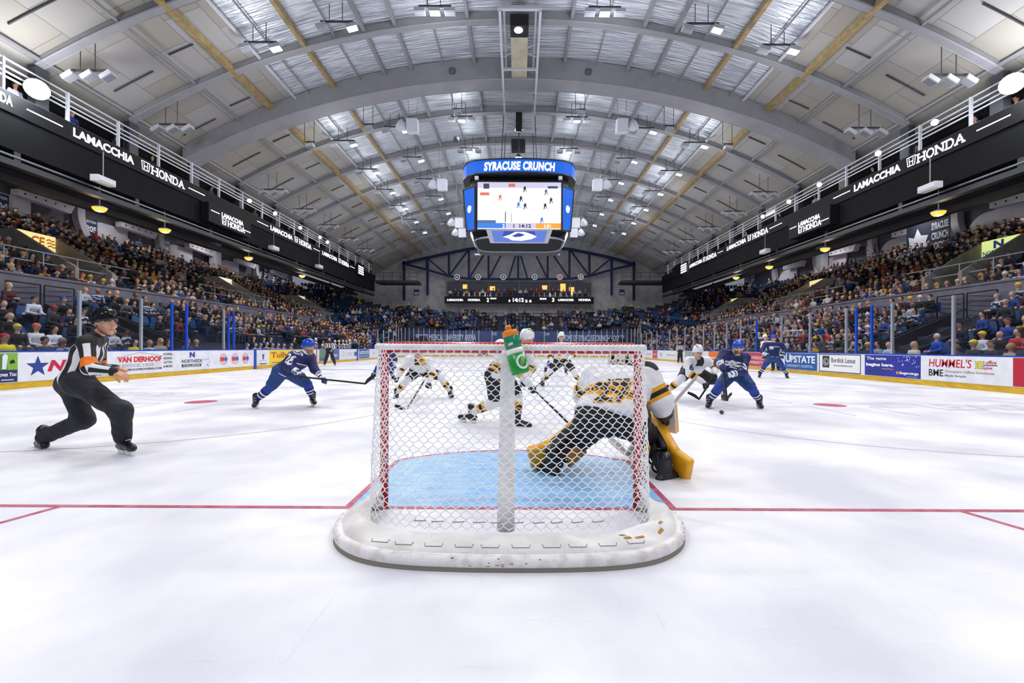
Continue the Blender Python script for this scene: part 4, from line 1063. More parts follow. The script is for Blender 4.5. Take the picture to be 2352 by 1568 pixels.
RIBM = MN('#8b8a8e','#919095',2,.6,name='rib_paint'); TANM = MN('#8f7a4e','#a8946a',4,.6,name='tan_timber'); GREY = M('#8a8a8e',.5); DKST = M('#3a3b40',.5); WHST = M('#c9cbd2',.45)
xs = [-24+1.0*i for i in range(49)]; xs = sorted(set([round(x,2) for x in xs]+[-13.1,13.1]))
m = MB(); v = [(x,y,zv(x)) for x in xs for y in (-3,WEND)]
f = [(2*i,2*i+1,2*i+3,2*i+2) for i in range(len(xs)-1)]
m.add([p for p in v], []); 
for i,q in enumerate(f): m.f.append(q); m.m.append(0 if abs((xs[i]+xs[i+1])/2) < 13.1 else 1)
v2 = [(x,y,zv(x)+.3) for x in xs for y in (-3,WEND)]; k = m.n; m.add(v2,[])
for i,q in enumerate(f): m.f.append(tuple(j+k for j in q[::-1])); m.m.append(1)
o = m.build('ceiling',[SILV,PANEL]); struct(o)
def rib(y, dep, wid, x1, mat):
    m = MB(); N = 44; v = []
    for i in range(N+1):
        x = -x1+2*x1*i/N; zt = zv(x)-.02; dd = dep*(1-.38*abs(x/x1)**2)
        v += [(x,y-wid/2,zt),(x,y-wid/2,zt-dd),(x,y+wid/2,zt-dd),(x,y+wid/2,zt)]
    f = []
    for i in range(N):
        k = 4*i; l = k+4; f += [(k,l,l+1,k+1),(k+1,l+1,l+2,k+2),(k+2,l+2,l+3,k+3)]
    m.add(v,[q[::-1] for q in f]+[(0,1,2,3),(4*N+3,4*N+2,4*N+1,4*N)])
    for s_ in (-1,1):        # flange edge
        pts = [(-x1+2*x1*i/N, y+s_*wid/2, zv(-x1+2*x1*i/N)-dep*(1-.38*abs((-x1+2*x1*i/N)/x1)**2)) for i in range(N+1)]
        m.tube(pts,.035,4)
    return m.build('trim_%d'%NB[0], mat)
RIBY = [13.4,17.6,21.8,26.0,30.3,34.8,39.3,43.8,48.3,52.8,57.3]
for i,y in enumerate(RIBY):
    NB[0] += 1; struct(rib(y-.35 if i==3 else y, 1.25 if i==3 else .42, 1.1 if i==3 else .32, 19.4, RIBM))
# purlins along the roof
for x,wd,mt in ((2.6,.16,GREY),(6.2,.16,GREY),(7.9,.07,GREY),(7.75,.16,GREY),(10.7,.2,TANM),(9.2,.07,GREY),(14.3,.26,TANM),(4.4,.06,GREY),(12.9,.1,WHST),(16.1,.09,GREY),(19.2,.1,GREY),(12.1,.06,GREY)):
    if x==7.9: continue
    for sd in (-1,1):
        NB[0] += 1; m = MB()
        bnd = [-2]+RIBY+[WEND]
        if mt is TANM:
            for a_,b_ in zip(bnd[:-1],bnd[1:]): m.beam((sd*x,a_,zv(x)-.25),(sd*x,b_,zv(x)-.25),wd,wd*1.1)
        else: m.beam((sd*x,-2,zv(x)-.22),(sd*x,WEND,zv(x)-.22),wd,wd*1.2)
        struct(m.build('trim_%d'%NB[0], mt))
# short hanging rods on the panel area: conduit strips
for y in RIBY[:-1]:
    for sd in (-1,1):
        for x in (15.4,17.9):
            NB[0] += 1; m = MB(); pts = [(sd*(x+q),y+2.2,zv(x+q)-.06) for q in (-.55,-.2,.2,.55)] if x<16 else [(sd*(x+q),y+2.6,zv(x+q)-.06) for q in (-.9,-.3,.3,.9)]
            m.tube(pts,.035,5); struct(m.build('trim_%d'%NB[0], DKST))
# ---- lamp clusters hanging from the roof
LAMPH = M('#c8cad0',.35,.3); LAMPW = M('#f4f8ff',.4,0,14)
nl = [0]
def head(m, c, ax, tilt, L=.5):
    R = Matrix.Rotation(tilt,3,'Y'); c = Vector(c)
    m.box(c,(.19,L/2,.10),0,R)
def cluster(x, y, heads, tiltdir, lit, label, group, span=.75, drop=.9, axis='x'):
    z = zv(x)-drop; t = thing('hanging_lamp',label,'lamp',(x,y,z),group)
    m = MB(); A = Vector((1,0,0)) if axis=='x' else Vector((0,1,0)); c = Vector((x,y,z))
    m.beam(c-A*span,c+A*span,.07,.07)
    for q in (-.35,.25): m.tube([c+A*q,Vector((x+A.x*q,y+A.y*q,zv(x)))],.018,5)
    m.build('hanging_bar',DKST,t)
    for k in range(heads):
        q = (k/(heads-1)-.5)*2*span*.92 if heads>1 else 0
        p = c+A*q-Vector((0,0,.24)); mm = MB()
        R = Matrix.Rotation(tiltdir,3,'Y')
        mm.box(p,(.24,.17,.09),0,R); mm.box(p+Vector((0,0,.12)),(.02,.02,.12)); ho = mm.build('lamp_head',LAMPH,t)
        g = MB(); g.box(p+R@Vector((0,0,-.10)),(.21,.14,.012),0,R); g.build('lamp_glass', LAMPW if (k==lit) else M('#8d9098',.15,.2), ho)
for yi,y in enumerate((15.7,20.0,29.5,34.2,38.6,43.0,47.6,52)):
    for sd in (-1,1):
        for x in (3.9,8.4,11.9):
            dz = {3.9:'beside the middle',8.4:'on the middle of the slope',11.9:'at the panel edge'}[x]
            cluster(sd*x,y,3 if x<5 else 2,(0 if x<5 else .25*sd),1,'lit roof lamp %s, %s half, bay %s the ring beam'%(dz,'left' if sd<0 else 'right','before' if y<26 else 'beyond'),'roof lamps: %d %d %d'%(x,sd,y<26))
for yi,y in enumerate((17.8,22.1,31.2,35.6,40.2,45.0,50.0)):
    for sd in (-1,1):
        cluster(sd*17.6,y,3,.55*sd,-1,'triple floodlight over the %s gallery, %s'%('left' if sd<0 else 'right',['nearest the camera','second along the roof','just past the ring beam','fourth along the roof','fifth along the roof','sixth along the roof','farthest along the roof'][yi]),'triple floodlights',span=.85,drop=1.25)
# unlit small floodlights below the big rib
for x,yl in ((-13.2,27.5),(-9.5,27.5),(-3.9,27.5),(3.9,27.5),(9.5,27.5),(13.2,27.5)):
    cluster(x,yl,1,.2*(1 if x>0 else -1),-1,'small unlit floodlight hanging behind the big rib, %s %s'%({13.2:'outermost',9.5:'middle',3.9:'innermost'}[abs(x)],'left' if x<0 else 'right'),None,span=.3,drop=1.5)
# white loudspeaker boxes hanging beside the scoreboard
for (px,py,Y) in ((948,290,28),(1428,290,28),(1016,425,33),(1372,425,33),(1055,512,38),(1322,512,38),(1062,535,42),(1318,535,42)):
    p = P(px,py,Y); s_ = .62
    t = thing('loudspeaker','white hanging loudspeaker cluster %s of the scoreboard, %s pair'%('left' if px<1190 else 'right',{28:'nearest',33:'second',38:'third',42:'farthest'}[Y]),'speaker',p)
    m = MB(); m.box(p,(.55*s_,.5*s_,.65*s_),0,Matrix.Rotation(.2,3,'X')); m.build('cabinet',M('#dfe2ea',.5),t)
    m = MB(); sd = -1 if px<1190 else 1; m.lathe([(.1,-.25),(.34,.05),(.36,.3),(.1,.32)],p+Vector((sd*.62,0,-.05)),12,0,Matrix.Rotation(sd*.9,3,'Y')); m.build('horn',M('#d2d6e0',.5),t)
    m = MB()
    for q in (-.2,.2): m.tube([p+Vector((q,0,.35)),Vector((p.x+q*1.6,p.y,zv(abs(p.x)+.6)-.1))],.015,4)
    m.beam(p+Vector((-.7,0,.5)),p+Vector((.7,0,.5)),.05,.05); m.build('rigging',GREY,t)
# ---- centre gantry
t = thing('gantry','steel catwalk gantry hanging along the roof ridge above the scoreboard','gantry',(-.0,24,16))
m = MB()
for x in (-.95,.98): m.beam((x,20.6,17.2),(x,28.3,16.35),.12,.22); m.beam((x*.8,20.6,17.45),(x*.8,26,17.3),.1,.1)
m.build('side_rail',WHST,t)
m = MB(); m.beam((-1.05,20.6,17.25),(1.05,20.6,17.25),.16,.16); m.build('cross_bar',WHST,t); m = MB(); m.beam((-.95,24.4,16.8),(.95,24.4,16.8),.12,.12)
m.beam((-.95,22.6,17),(.95,23.6,16.95),.06,.06); m.beam((.95,22.6,17),(-.95,23.6,16.95),.06,.06); m.build('cross_bar',WHST,t)
m = MB()
for x in (-.9,.9): m.beam((x,28.3,16.5),(x,28.3,15.1),.12,.14)
for z in (16.35,15.95,15.55,15.15): m.beam((-.9,28.3,z),(.9,28.3,z),.1,.09)
for z in (15.6,15.95): m.beam((-.6,28.3,z),(-.2,28.3,z-.25),.06,.05); m.beam((.6,28.3,z),(.2,28.3,z-.25),.06,.05)
m.build('hoist_ladder',WHST,t)
m = MB(); m.bx((-.22,28.0,15.2),(.18,28.25,16.35)); m.tube([(-.02,28.1,15.2),(-.02,28.1,13.2)],.03,6); m.build('hoist_motor',BLK,t)
t = thing('air_duct','beige boxed duct with dark head inside the roof gantry','duct',(0,23,16.7))
m = MB(); m.bx((-.45,21.8,16.75),(.42,26.2,17.3)); m.build('duct_box',MN('#b0a68e','#c0b8a4',2,.7,name='duct_beige'),t)
m = MB(); m.bx((-.46,21.0,16.72),(.43,21.8,17.3)); m.build('duct_head',BLK,t)
for (px,py,Y) in ((1191,66,21.3),(1191,297,30),(1191,362,33.5)):
    p = P(px,py,Y); t = thing('ridge_lamp','bright ridge lamp %s'%{21.3:'under the dark duct head',30:'below the hoist ladder',33.5:'just above the scoreboard'}[Y],'lamp',p)
    m = MB(); m.lathe([(.12,.25),(.2,.1),(.28,-.02)],p,14); m.build('lamp_housing',DKST,t); m = MB(); m.lathe([(.26,-.03),(.18,-.1),(.02,-.12)],p,14); m.build('bulb',LAMPW,t)
m = MB(); p = P(1191,345,33.5); m.bx((p.x-.55,33,p.z),(p.x+.5,34,p.z+.65)); tag(m.build('ceiling_unit',M('#25262c',.6)),'dark square unit hanging just above the scoreboard','ceiling unit')
for (px,py) in ((1039,165),(1351,167),(1048,322)):
    p = P(px,py,25.1 if py<200 else 29.5); m = MB(); m.lathe([(.18,.16),(.2,0),(.16,-.12),(.05,-.16)],p,14); tag(m.build('round_fixture',M('#55585e',.4)),'small round grey fixture on the big rib, %s'%('left side' if px<1040 else 'right side' if px>1100 else 'lower left'),'fixture')
# ================================================================ galleries on both sides
XG = 19.0
def gr(r): return CAMZ+r*XG
LEDBG = M('#0b0c10',.6,spec=.2); WOHN = M('#f2f4ff',.4,0,2.2,name='led_white'); FASC = M('#0c0d11',.8,spec=.2)
HONDA = {'H':[(0,0,0,1),(1,0,1,1),(0,.5,1,.5),(-.18,0,.2,0),(-.18,1,.2,1),(.8,0,1.18,0),(.8,1,1.18,1)],
 'O':[(0,.3,0,.7),(1,.3,1,.7),(0,.7,.3,1),(.3,1,.7,1),(.7,1,1,.7),(1,.3,.7,0),(.7,0,.3,0),(.3,0,0,.3)],
 'N':[(0,0,0,1),(0,1,1,0),(1,0,1,1),(-.18,1,.1,1),(-.18,0,.2,0),(.8,1,1.18,1)],
 'D':[(0.1,0,.1,1),(-.1,1,.7,1),(.7,1,1,.7),(1,.7,1,.3),(1,.3,.7,0),(.7,0,-.1,0)],
 'A':[(0,0,.5,1),(.5,1,1,0),(.2,.35,.8,.35),(-.18,0,.2,0),(.8,0,1.18,0)]}
def honda(m, o, X, Yv, w, h):
    cw = w/5*.72
    for i,c in enumerate('HONDA'): strokes(m, HONDA[c], Vector(o)+unit(X)*(w/5*i+w*.03), X, Yv, cw, h, h*.2, 0, .03)
def hlogo(m, o, X, Yv, w, h):
    strokes(m,[(.12,.0,0,1),(0,1,1,1),(1,1,.88,0),(.88,0,.12,0),(.33,.12,.26,.85),(.67,.12,.74,.85),(.32,.48,.68,.48)],o,X,Yv,w,h,min(h,w)*.085,0,.03)
for sd in (-1,1):
    side = 'left' if sd<0 else 'right'; x = sd*XG
    X = Vector((0,1,0)) if sd<0 else Vector((0,-1,0)); Yv = Vector((0,0,1))
    g = thing('gallery','dark press gallery hanging over the %s stand with open railing'%side,'gallery',(x,30,gr(.354)))
    m = MB(); m.bx((x,2,gr(.385)),(x+sd*.25,57.5,gr(.455))); m.bx((x,2,gr(.455)),(x+sd*1.5,57.5,gr(.462))); m.bx((x+sd*1.35,2,gr(.37)),(x+sd*1.5,57.5,12.15)); m.build('fascia',FASC,g)
    m = MB(); m.bx((x+sd*.0,2,gr(.354)),(x+sd*.35,57.5,gr(.366))); m.bx((x+sd*2.2,2,gr(.356)),(x+sd*2.6,57.5,gr(.372)))
    yy = 6.0
    while yy < 57: m.bx((x+sd*.02,yy,gr(.360)),(x+sd*.22,yy+.22,gr(.39))); yy += 5.2
    m.build('bottom_truss',M('#24262c',.5),g)
    m = MB(); m.tube([(x+sd*.02,4,gr(.373)),(x+sd*.02,57.5,gr(.373))],.055,6); m.build('pipe',M('#6b6e76',.3,.6),g)
    m = MB()
    for y in np.arange(4.5,57,2.35): MB().beam((x+sd*.3,y,gr(.487)),(x+sd*.3,y,gr(.568)),.12,.08).build('railing_post',WHST,g)
    m = MB()
    for z in (.531,.541,.552,.566): m.beam((x+sd*.3,4,gr(z)),(x+sd*.3,57.4,gr(z)),.05,.06)
    m.build('railing_bar',WHST,g)
    m = MB(); m.bx((x-sd*.0,2,gr(.493)),(x+sd*.5,57.5,gr(.497))); m.build('ledge',M('#5a4a3c',.5),g)
    # door-like dark gaps where roof ribs land
    for y in RIBY: MB().bx((x+sd*.28,y-.25,gr(.49)),(x+sd*.6,y+.25,gr(.585))).build('support_column',M('#33353d',.5),g)
    # LED ribbon
    rb = thing('ribbon_display','long black LED ribbon with white sponsor lettering along the %s gallery'%side,'screen',(x-sd*.05,20,gr(.475)))
    m = MB(); m.bx((x-sd*.08,2,gr(.455)),(x,57.5,gr(.4945))); m.build('screen_case',LEDBG,rb)
    def yx(px): return XG/abs((px-VX)/FPX)
    mir = (lambda a:a) if sd<0 else (lambda a: 2*VX-a)
    if sd<0:
        words = [('L',160,301),('H',318,337),('D',340,417),('-',427,465),('-',52,136),('A',-60,20),('-',586,612),('L',617,668),('H',672,680),('D',683,711),('-',716,731),('L',737,771),('H',774,779),('D',781,798),('-',801,812)]
        mid_ = (478,575)
    else:
        words = [('L',1964,2071),('H',2086,2106),('D',2109,2220),('-',1916,1955),('-',2246,2325),('L',1671,1715),('H',1719,1727),('D',1730,1766),('-',1769,1798),('L',1585,1614),('H',1616,1621),('D',1623,1647),('-',1650,1662)]
        mid_ = (1810,1905)
    xx = x-sd*.085
    for wd,a_,b_ in words:
        ya,yb = (yx(a_),yx(b_)); o_ = Vector((xx,ya,0)); wl = abs(yb-ya); m = MB(); zt = gr(.4665); hh = gr(.4865)-zt
        o_.z = zt
        if wd=='L': fit_text(m,'LAMACCHIA',o_,X,Yv,wl,hh,0,.035,0,.02); nm='lettering'
        elif wd=='A': fit_text(m,'HONDA',o_,X,Yv,wl,hh,0,.04,0,.02); nm='lettering'
        elif wd=='H': hlogo(m,o_,X,Yv,wl,hh*1.1); nm='emblem'
        elif wd=='D': honda(m,o_,X,Yv,wl,hh*.95); nm='lettering'
        else: quad(m,o_+Yv*hh*.42,X,Yv,wl,.05,0,.02); nm='line'
        m.build(nm,WOHN,rb)
    # lower protruding panel
    ya,yb = yx(mid_[0]),yx(mid_[1]); xo = x-sd*.55
    ya,yb = [(XG-.55)/abs((q-VX)/FPX) for q in mid_]
    q = thing('video_panel','black square LED panel with two-line sponsor logo stepping out from the %s gallery'%side,'screen',(xo,(ya+yb)/2,gr(.42)))
    m = MB(); m.bx((xo,min(ya,yb),gr(.392)),(xo+sd*.5,max(ya,yb),gr(.452))); m.build('screen_case',LEDBG,q)
    wl = abs(yb-ya); o_ = Vector((xo-sd*.005,ya,gr(.422)))
    m = MB(); fit_text(m,'LAMACCHIA',o_+X*wl*.27,X,Yv,wl*.52,.30,0,.035,0,.02); m.build('lettering',WOHN,q)
    m = MB(); hlogo(m,o_+X*wl*.27-Yv*.42,X,Yv,wl*.1,.36); m.build('emblem',WOHN,q); m = MB(); honda(m,o_+X*wl*.40-Yv*.40,X,Yv,wl*.42,.30); m.build('lettering',WOHN,q)
    m = MB(); quad(m,o_+X*wl*.04+Yv*.1,X,Yv,wl*.18,.05,0,.02); m.build('line',WOHN,q); m = MB(); quad(m,o_+X*wl*.8-Yv*.25,X,Yv,wl*.18,.05,0,.02); m.build('line',WOHN,q)
    # score panel near the far end
    p0 = 817 if sd<0 else 1565; p1 = 832 if sd<0 else 1550
    ya,yb = yx(p0),yx(p1); o_ = Vector((x-sd*.2,ya,gr(.45)))
    q = thing('score_panel','small lit score panel at the far end of the %s gallery'%side,'screen',o_)
    m = MB(); m.bx((x-sd*.18,min(ya,yb),gr(.445)),(x-sd*.02,max(ya,yb),gr(.52))); m.build('screen_case',LEDBG,q)
    m = MB()
    for k in range(4): quad(m,Vector((x-sd*.185,ya,gr(.455+.014*k)))+X*.2,X,Yv,abs(yb-ya)-.4,.16,0,.01)
    m.build('digits',WOHN,q)
    # amber downlights below
    for k,(px,py) in enumerate(((227,462),(377,510),(570,579),(693,622)) if sd<0 else ((2154,470),(1894,557),(1766,602),(1690,627))):
        y = (XG+.6)/abs((px-VX)/FPX); p = Vector((sd*(XG+.6),y,gr(.338)))
        q = thing('amber_lamp','round amber lamp under the %s gallery, %s from the near end'%(side,['first','second','third','fourth'][k]),'lamp',p)
        m = MB(); m.lathe([(.27,.0),(.25,-.08),(.17,-.16),(.03,-.2)],p,18); m.build('lamp_bowl',M('#ffb43c',.4,0,1.6),q)
        m = MB(); m.lathe([(.1,.12),(.29,.03),(.29,0)],p,18); m.tube([p+Vector((0,0,.1)),p+Vector((0,0,1.2))],.03,6); m.build('lamp_canopy',WHST,q)
        lamp('amber_light',p-Vector((0,0,.35)),55,.2,(1,.78,.5))
    # white projector boxes under the ribbon
    for k,(px,py) in enumerate(((237,415),(629,570),(733,612)) if sd<0 else ((2136,430),(1757,577))):
        p = PX(px,py,sd*(XG-.5)); q = thing('projector','white projector box hanging below the %s gallery, %s from the near end'%(side,['first','second','third'][k]),'projector',p)
        m = MB(); m.box(p,(.18,.42,.14)); m.box(p-Vector((sd*.19,0,0)),(.02,.38,.09)); m.build('projector_body',WHST,q); m = MB(); m.tube([p,p+Vector((0,0,1.3))],.02,5); m.build('hanging_rod',GREY,q)
    for y in (14.0,24.0,34.0,44.0,54.0): area('back_wall_fill',(sd*(XG+11.2),y,11.75),95,1.2,.3)  # fill lights without fixtures, added to brighten the back wall and arches
    # bright floodlights on the railing
    pl = ((85,205,1),(573,461,0),(632,490,0),(690,523,0),(735,545,0),(752,556,0)) if sd<0 else ((2325,192,1),(2147,281,0),(2017,352,0),(1882,424,0),(1812,463,0),(1752,497,0))
    for k,(px,py,big) in enumerate(pl):
        p = PX(px,py,sd*(XG-.15)); q = thing('follow_spot','%s white floodlight on the %s gallery railing, %s'%('blinding' if big else 'small bright',side,['nearest the camera','second along','third along','fourth along','fifth along','farthest along'][k]),'spotlight',p)
        r_ = .34 if big else .13; R = Matrix.Rotation(sd*math.pi/2*-1,3,'Y')@Matrix.Rotation(0,3,'X')
        R = Vector((0,0,1)).rotation_difference(unit(Vector((0,0,1.5))-p)).to_matrix()
        m = MB(); m.lathe([(r_*.5,-r_*1.6),(r_*.9,-r_*1.2),(r_*1.1,0)],p,18,0,R); m.build('lamp_housing',DKST,q)
        m = MB(); m.lathe([(r_*1.0,.01),(r_*.7,r_*.35),(r_*.05,r_*.5)],p,18,0,R); m.build('lens',M('#f2f5ff',.4,0,60 if big else 25),q)
        if big: lamp('spot_light',p+unit(Vector((0,0,1.5))-p)*1.0,420,.4,(.92,.95,1))
    # fluorescent tubes inside the gallery
    for k,(px,py) in enumerate(((215,250),(410,362)) if sd<0 else ((1842,430),(1765,492))):
        p = PX(px,py,sd*(XG+1.2)); m = MB(); m.beam(p-Vector((0,.8,0)),p+Vector((0,.8,0)),.08,.08); tag(m.build('tube_light',M('#fff2dc',.4,0,5)),'warm strip light inside the %s gallery, %s'%(side,'nearer' if k==0 else 'farther'),'lamp')
    # people standing in the gallery
    rg = random.Random(5+sd)
    for k in range(16):
        y = 17+k*2.3+rg.random(); o_ = (x+sd*(.9+.5*rg.random()),y,gr(.462),-sd,0,0,sd,0)
        who = (rg.choice(TOPS[:6]),rg.choice(['short','cap','long']),('dark','#1c1614'),rg.choice(SKINS),'#17181c')
        e = place_spec(o_,'stand',who,'person in %s top standing in the %s gallery, %s from its near end'%(who[0][0],side,ORD[k]),.0); e['group'] = 'people in the %s gallery'%side
    # back wall, soffit and arches behind the upper rows
    XB = 33.2
    m = MB(); m.bx((sd*XB,0,8.5),(sd*(XB+.3),WEND,12.6)); struct(m.build('wall_%s'%side, MN('#5d5b66','#6a6875',1,.8,name='upper_wall')))
    m = MB(); m.add([(sd*XB,0,12.2),(sd*XB,WEND,12.2),(sd*(XG+2.4),WEND,11.6),(sd*(XG+2.4),0,11.6)],[(0,1,2,3) if sd>0 else (3,2,1,0)]); struct(m.build('ceiling', MN('#55535f','#625f6c',1,.8,name='soffit')))
    bays = (26.0,33.3,40.6,47.9,55.2) if sd<0 else (24.5,31.8,39.6,47.2,55.0)
    for k,y in enumerate((19.0,)+bays):
        L = 6.2; q = thing('wall_arch','white plaster arch with dotted beam on the %s back wall, %s from the camera'%(side,ORD[k].replace('front','first')),'arch',(sd*(XB-.2),y,10))
        xf = sd*(XB-.25); m = MB()
        pts = [(0,0)]
        n = 10
        pts = [(-.2,-1.5)]+[(-.2+ (1.4-1.4*math.cos(math.pi/2*i/n)), -.2+ 1.4*math.sin(math.pi/2*i/n)) for i in range(n+1)]+[(3.4,1.2),(3.4,-1.5)]
        PT = [(a_,b_) for a_,b_ in pts]; o_ = Vector((xf,y if sd<0 else y,9.7))
        m.prism(PT if sd<0 else PT, o_, X, Yv, .15); m.build('arch_panel',MN('#cfccd8','#dcdae4',1,.8,name='plaster_white'),q)
        m = MB(); m.prism([(2.0,1.35),(5.6,1.35),(5.3,.75),(2.0,.95)], Vector((sd*(XB-1.0),y,9.9)), X, Yv, .5); bm_ = m.build('dotted_beam',M('#d6d3de',.8),q)
        m = MB()
        for h_ in range(5): disc(m, Vector((sd*(XB-1.0),y,9.9))+X*(2.4+.62*h_)+Yv*1.15, X, Yv, .07,.07,0,12,th=.01)
        m.build('round_hole',BLK,bm_)
        m = MB(); v = []
        for i in range(13):
            t_ = i/12; a_ = Vector((sd*(XB-.2-1.3*(1-t_)**.6*0-.9*t_*0),0,0)); cx_ = -1.4+1.2*t_**2; zz = 11.5-2.6*t_
            for e_ in (0,.55): v.append(Vector((sd*(XB-.6),y,zz))+X*(cx_+e_+ (1-t_)*.3))
        m.add(v,[(2*i,2*i+1,2*i+3,2*i+2) for i in range(12)]); k0=m.n
        m.add([p+Vector((sd*.5,0,0)) for p in v],[(2*i+2,2*i+3,2*i+1,2*i) for i in range(12)])
        for i in range(12):
            m.f += [(2*i,2*i+2,2*i+2+k0,2*i+k0),(2*i+1,2*i+1+k0,2*i+3+k0,2*i+3)]; m.m += [0,0]
        m.build('curved_leg',M('#c4c1cc',.8),q)
    for k,(px,py,t_) in enumerate(((-2,465,'204'),(208,520,'205'),(379,565,'206'),(610,627,'207')) if sd<0 else ((2000,577,'220'),(1730,640,'219'))):
        p = PX(px,py,sd*(XB-.5)); q = thing('section_sign','dark blue SECTION %s sign on the %s back wall, %s along it'%(t_,side,['nearest the camera','second','third','farthest'][k]),'sign',p)
        m = MB(); m.box(p,(.04,.5,.6)); m.build('board',M('#1c2c54',.5),q)
        o_ = p-X*.4-Yv*.42+Vector((-sd*.05,0,0)); m = MB(); fit_text(m,t_,o_,X,Yv,.8,.45,0,.04); m.build('digits',M('#eef0f8',.5),q)
        m = MB(); fit_text(m,'SECTION',p-X*.38+Yv*.25+Vector((-sd*.05,0,0)),X,Yv,.76,.19,0,.02); m.build('lettering',M('#eef0f8',.5),q)
    y = (XB-1)/.693; m = MB(); m.bx((sd*(XB-1.2),(46.0),8),(sd*(XB-.5),46.9,12.2)); NB[0]+=1; struct(m.build('trim_%d'%NB[0],M('#cac9d4',.8)))
    # vomitories: walls, lit sign and railing
    signs = (('CE','','#d8862c','#f4dc98'),('','','#b8a888','#ece4cc'),('','','#a87838','#f0d8a8')) if sd<0 else (('NORTHSIDE','#eef4fa','#1d3d8f','#cfe08a'),('','','#c83c28','#e8d8a0'),('','','#98a838','#d8dc80'))
    for k,(ya,yb) in enumerate(VOM[sd]):
        s0 = signs[k]; xv = BX+11.2; q = thing('stair_portal','concrete stair portal in the upper %s stand, %s from the camera'%(side,['nearest','middle','farthest'][k]),'stairway',(sd*xv,(ya+yb)/2,5))
        m = MB()
        far_ = yb; z0,z1 = 5.0,8.35
        for yw in (ya,yb-.2):     # wedge walls
            m.add([(sd*(xv-2.6),yw,3.8),(sd*(xv+2.6),yw,6.2),(sd*(xv+2.6),yw,7.1),(sd*(xv+.6),yw,7.1),(sd*(xv-2.6),yw,5.15),
                   (sd*(xv-2.6),yw+.2,3.8),(sd*(xv+2.6),yw+.2,6.2),(sd*(xv+2.6),yw+.2,7.1),(sd*(xv+.6),yw+.2,7.1),(sd*(xv-2.6),yw+.2,5.15)],
                  [(0,1,2,3,4),(9,8,7,6,5),(4,3,8,9),(3,2,7,8),(0,4,9,5),(0,5,6,1),(1,6,7,2)])
        m.build('wedge_wall',MN('#7e7a78','#8e8988',2,.8,name='portal_concrete'),q)
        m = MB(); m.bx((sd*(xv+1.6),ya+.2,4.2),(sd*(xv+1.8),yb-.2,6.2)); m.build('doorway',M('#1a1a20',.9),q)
        sg = thing('lit_sign','lit %s sign over the %s %s stair portal'%(s0[0] or ['','cream','amber'][k] if sd<0 else s0[0] or ['','pale orange','lime'][k],['nearest','middle','farthest'][k],side),'sign',(sd*(xv+.5),(ya+yb)/2,7.5))
        m = MB(); m.bx((sd*(xv+.5),ya+.22,6.2),(sd*(xv+.65),yb-.22,7.1)); m.build('light_box',M(s0[3],.5,0,.85),sg)
        wl = yb-ya-.44; o_ = Vector((sd*(xv+.49),ya+.22 if sd<0 else yb-.22,6.25)); m = MB()
        if s0[0]=='NORTHSIDE':
            fit_text(m,'N',o_+X*wl*.35+Yv*.36,X,Yv,.5,.42,0,.05,0,.02); fit_text(m,'NORTHSIDE',o_+X*wl*.05+Yv*.05,X,Yv,wl*.85,.24,0,.02,0,.02)
        elif s0[0]:
            fit_text(m,s0[0],o_+X*wl*.30+Yv*.2,X,Yv,wl*.38,.5,0,.04,.1,.02)
            for q_ in range(3): m.add([o_+X*(wl*(.72+.02*q_)+a_)+Yv*(.62-.16*q_+b_)+Vector((-sd*.02,0,0)) for a_,b_ in ((0,0),(.16,.06),(.30,-.02),(.42,.04),(.42,-.04),(.30,-.10),(.16,-.02),(0,-.08))],[(0,1,2,3,4,5,6,7)])
        else: quad(m,o_+X*wl*.15+Yv*.3,X,Yv,wl*.7,.2,0,.02)
        m.build('lettering',M(s0[2],.5,0,.3),sg)
        # railing around
        rl = thing('portal_railing','blue-grey tube railing below the %s %s stair portal'%(side,['nearest','middle','farthest'][k]),'railing',(sd*(xv-2.2),(ya+yb)/2,4.5)); m = MB()
        for z in (5.1,5.6): m.beam((sd*(xv-2.3),ya-6,z),(sd*(xv-2.3),yb+1.2,z),.04,.05)
        m.build('rail_bar',M('#7d8ba0',.4,.3),rl); 
        for yy in np.arange(ya-6,yb+1.3,1.6): MB().beam((sd*(xv-2.3),yy,4.5),(sd*(xv-2.3),yy,5.62),.05,.05).build('rail_post',M('#7d8ba0',.4,.3),rl)
    # dark stair opening in the lower rows
    y0_,y1_ = ((17.7,20.3) if sd<0 else (16.5,19.3)); q = thing('stair_opening','dark stair opening with black handrails in the lower %s stand'%side,'stairway',(sd*(BX+3),(y0_+y1_)/2,.5))
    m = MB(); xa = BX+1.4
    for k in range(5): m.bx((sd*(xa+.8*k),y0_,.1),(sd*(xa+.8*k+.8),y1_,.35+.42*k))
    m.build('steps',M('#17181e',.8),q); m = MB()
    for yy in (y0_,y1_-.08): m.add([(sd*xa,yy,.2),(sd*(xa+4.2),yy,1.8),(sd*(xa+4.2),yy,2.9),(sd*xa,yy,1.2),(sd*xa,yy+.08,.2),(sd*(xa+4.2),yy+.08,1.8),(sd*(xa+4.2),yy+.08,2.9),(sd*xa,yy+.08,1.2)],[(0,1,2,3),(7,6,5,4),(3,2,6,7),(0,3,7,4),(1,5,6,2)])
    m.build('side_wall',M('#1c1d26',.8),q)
    for yy in (y0_+.7,y1_-.7): MB().tube([(sd*xa,yy,1.25),(sd*(xa+4.0),yy,2.95),(sd*(xa+4.2),yy,2.4)],.025,6).build('handrail',M('#4a4d58',.3,.6),q)
    # black gate barrier by the near stair
    yb0 = 17.2 if sd<0 else 18.4; gt = thing('stair_gate','black steel stair gate against the %s stand wall near the camera'%side,'gate',(sd*(BX+6.6),yb0,2.6))
    m = MB(); xg = sd*(BX+6.55)
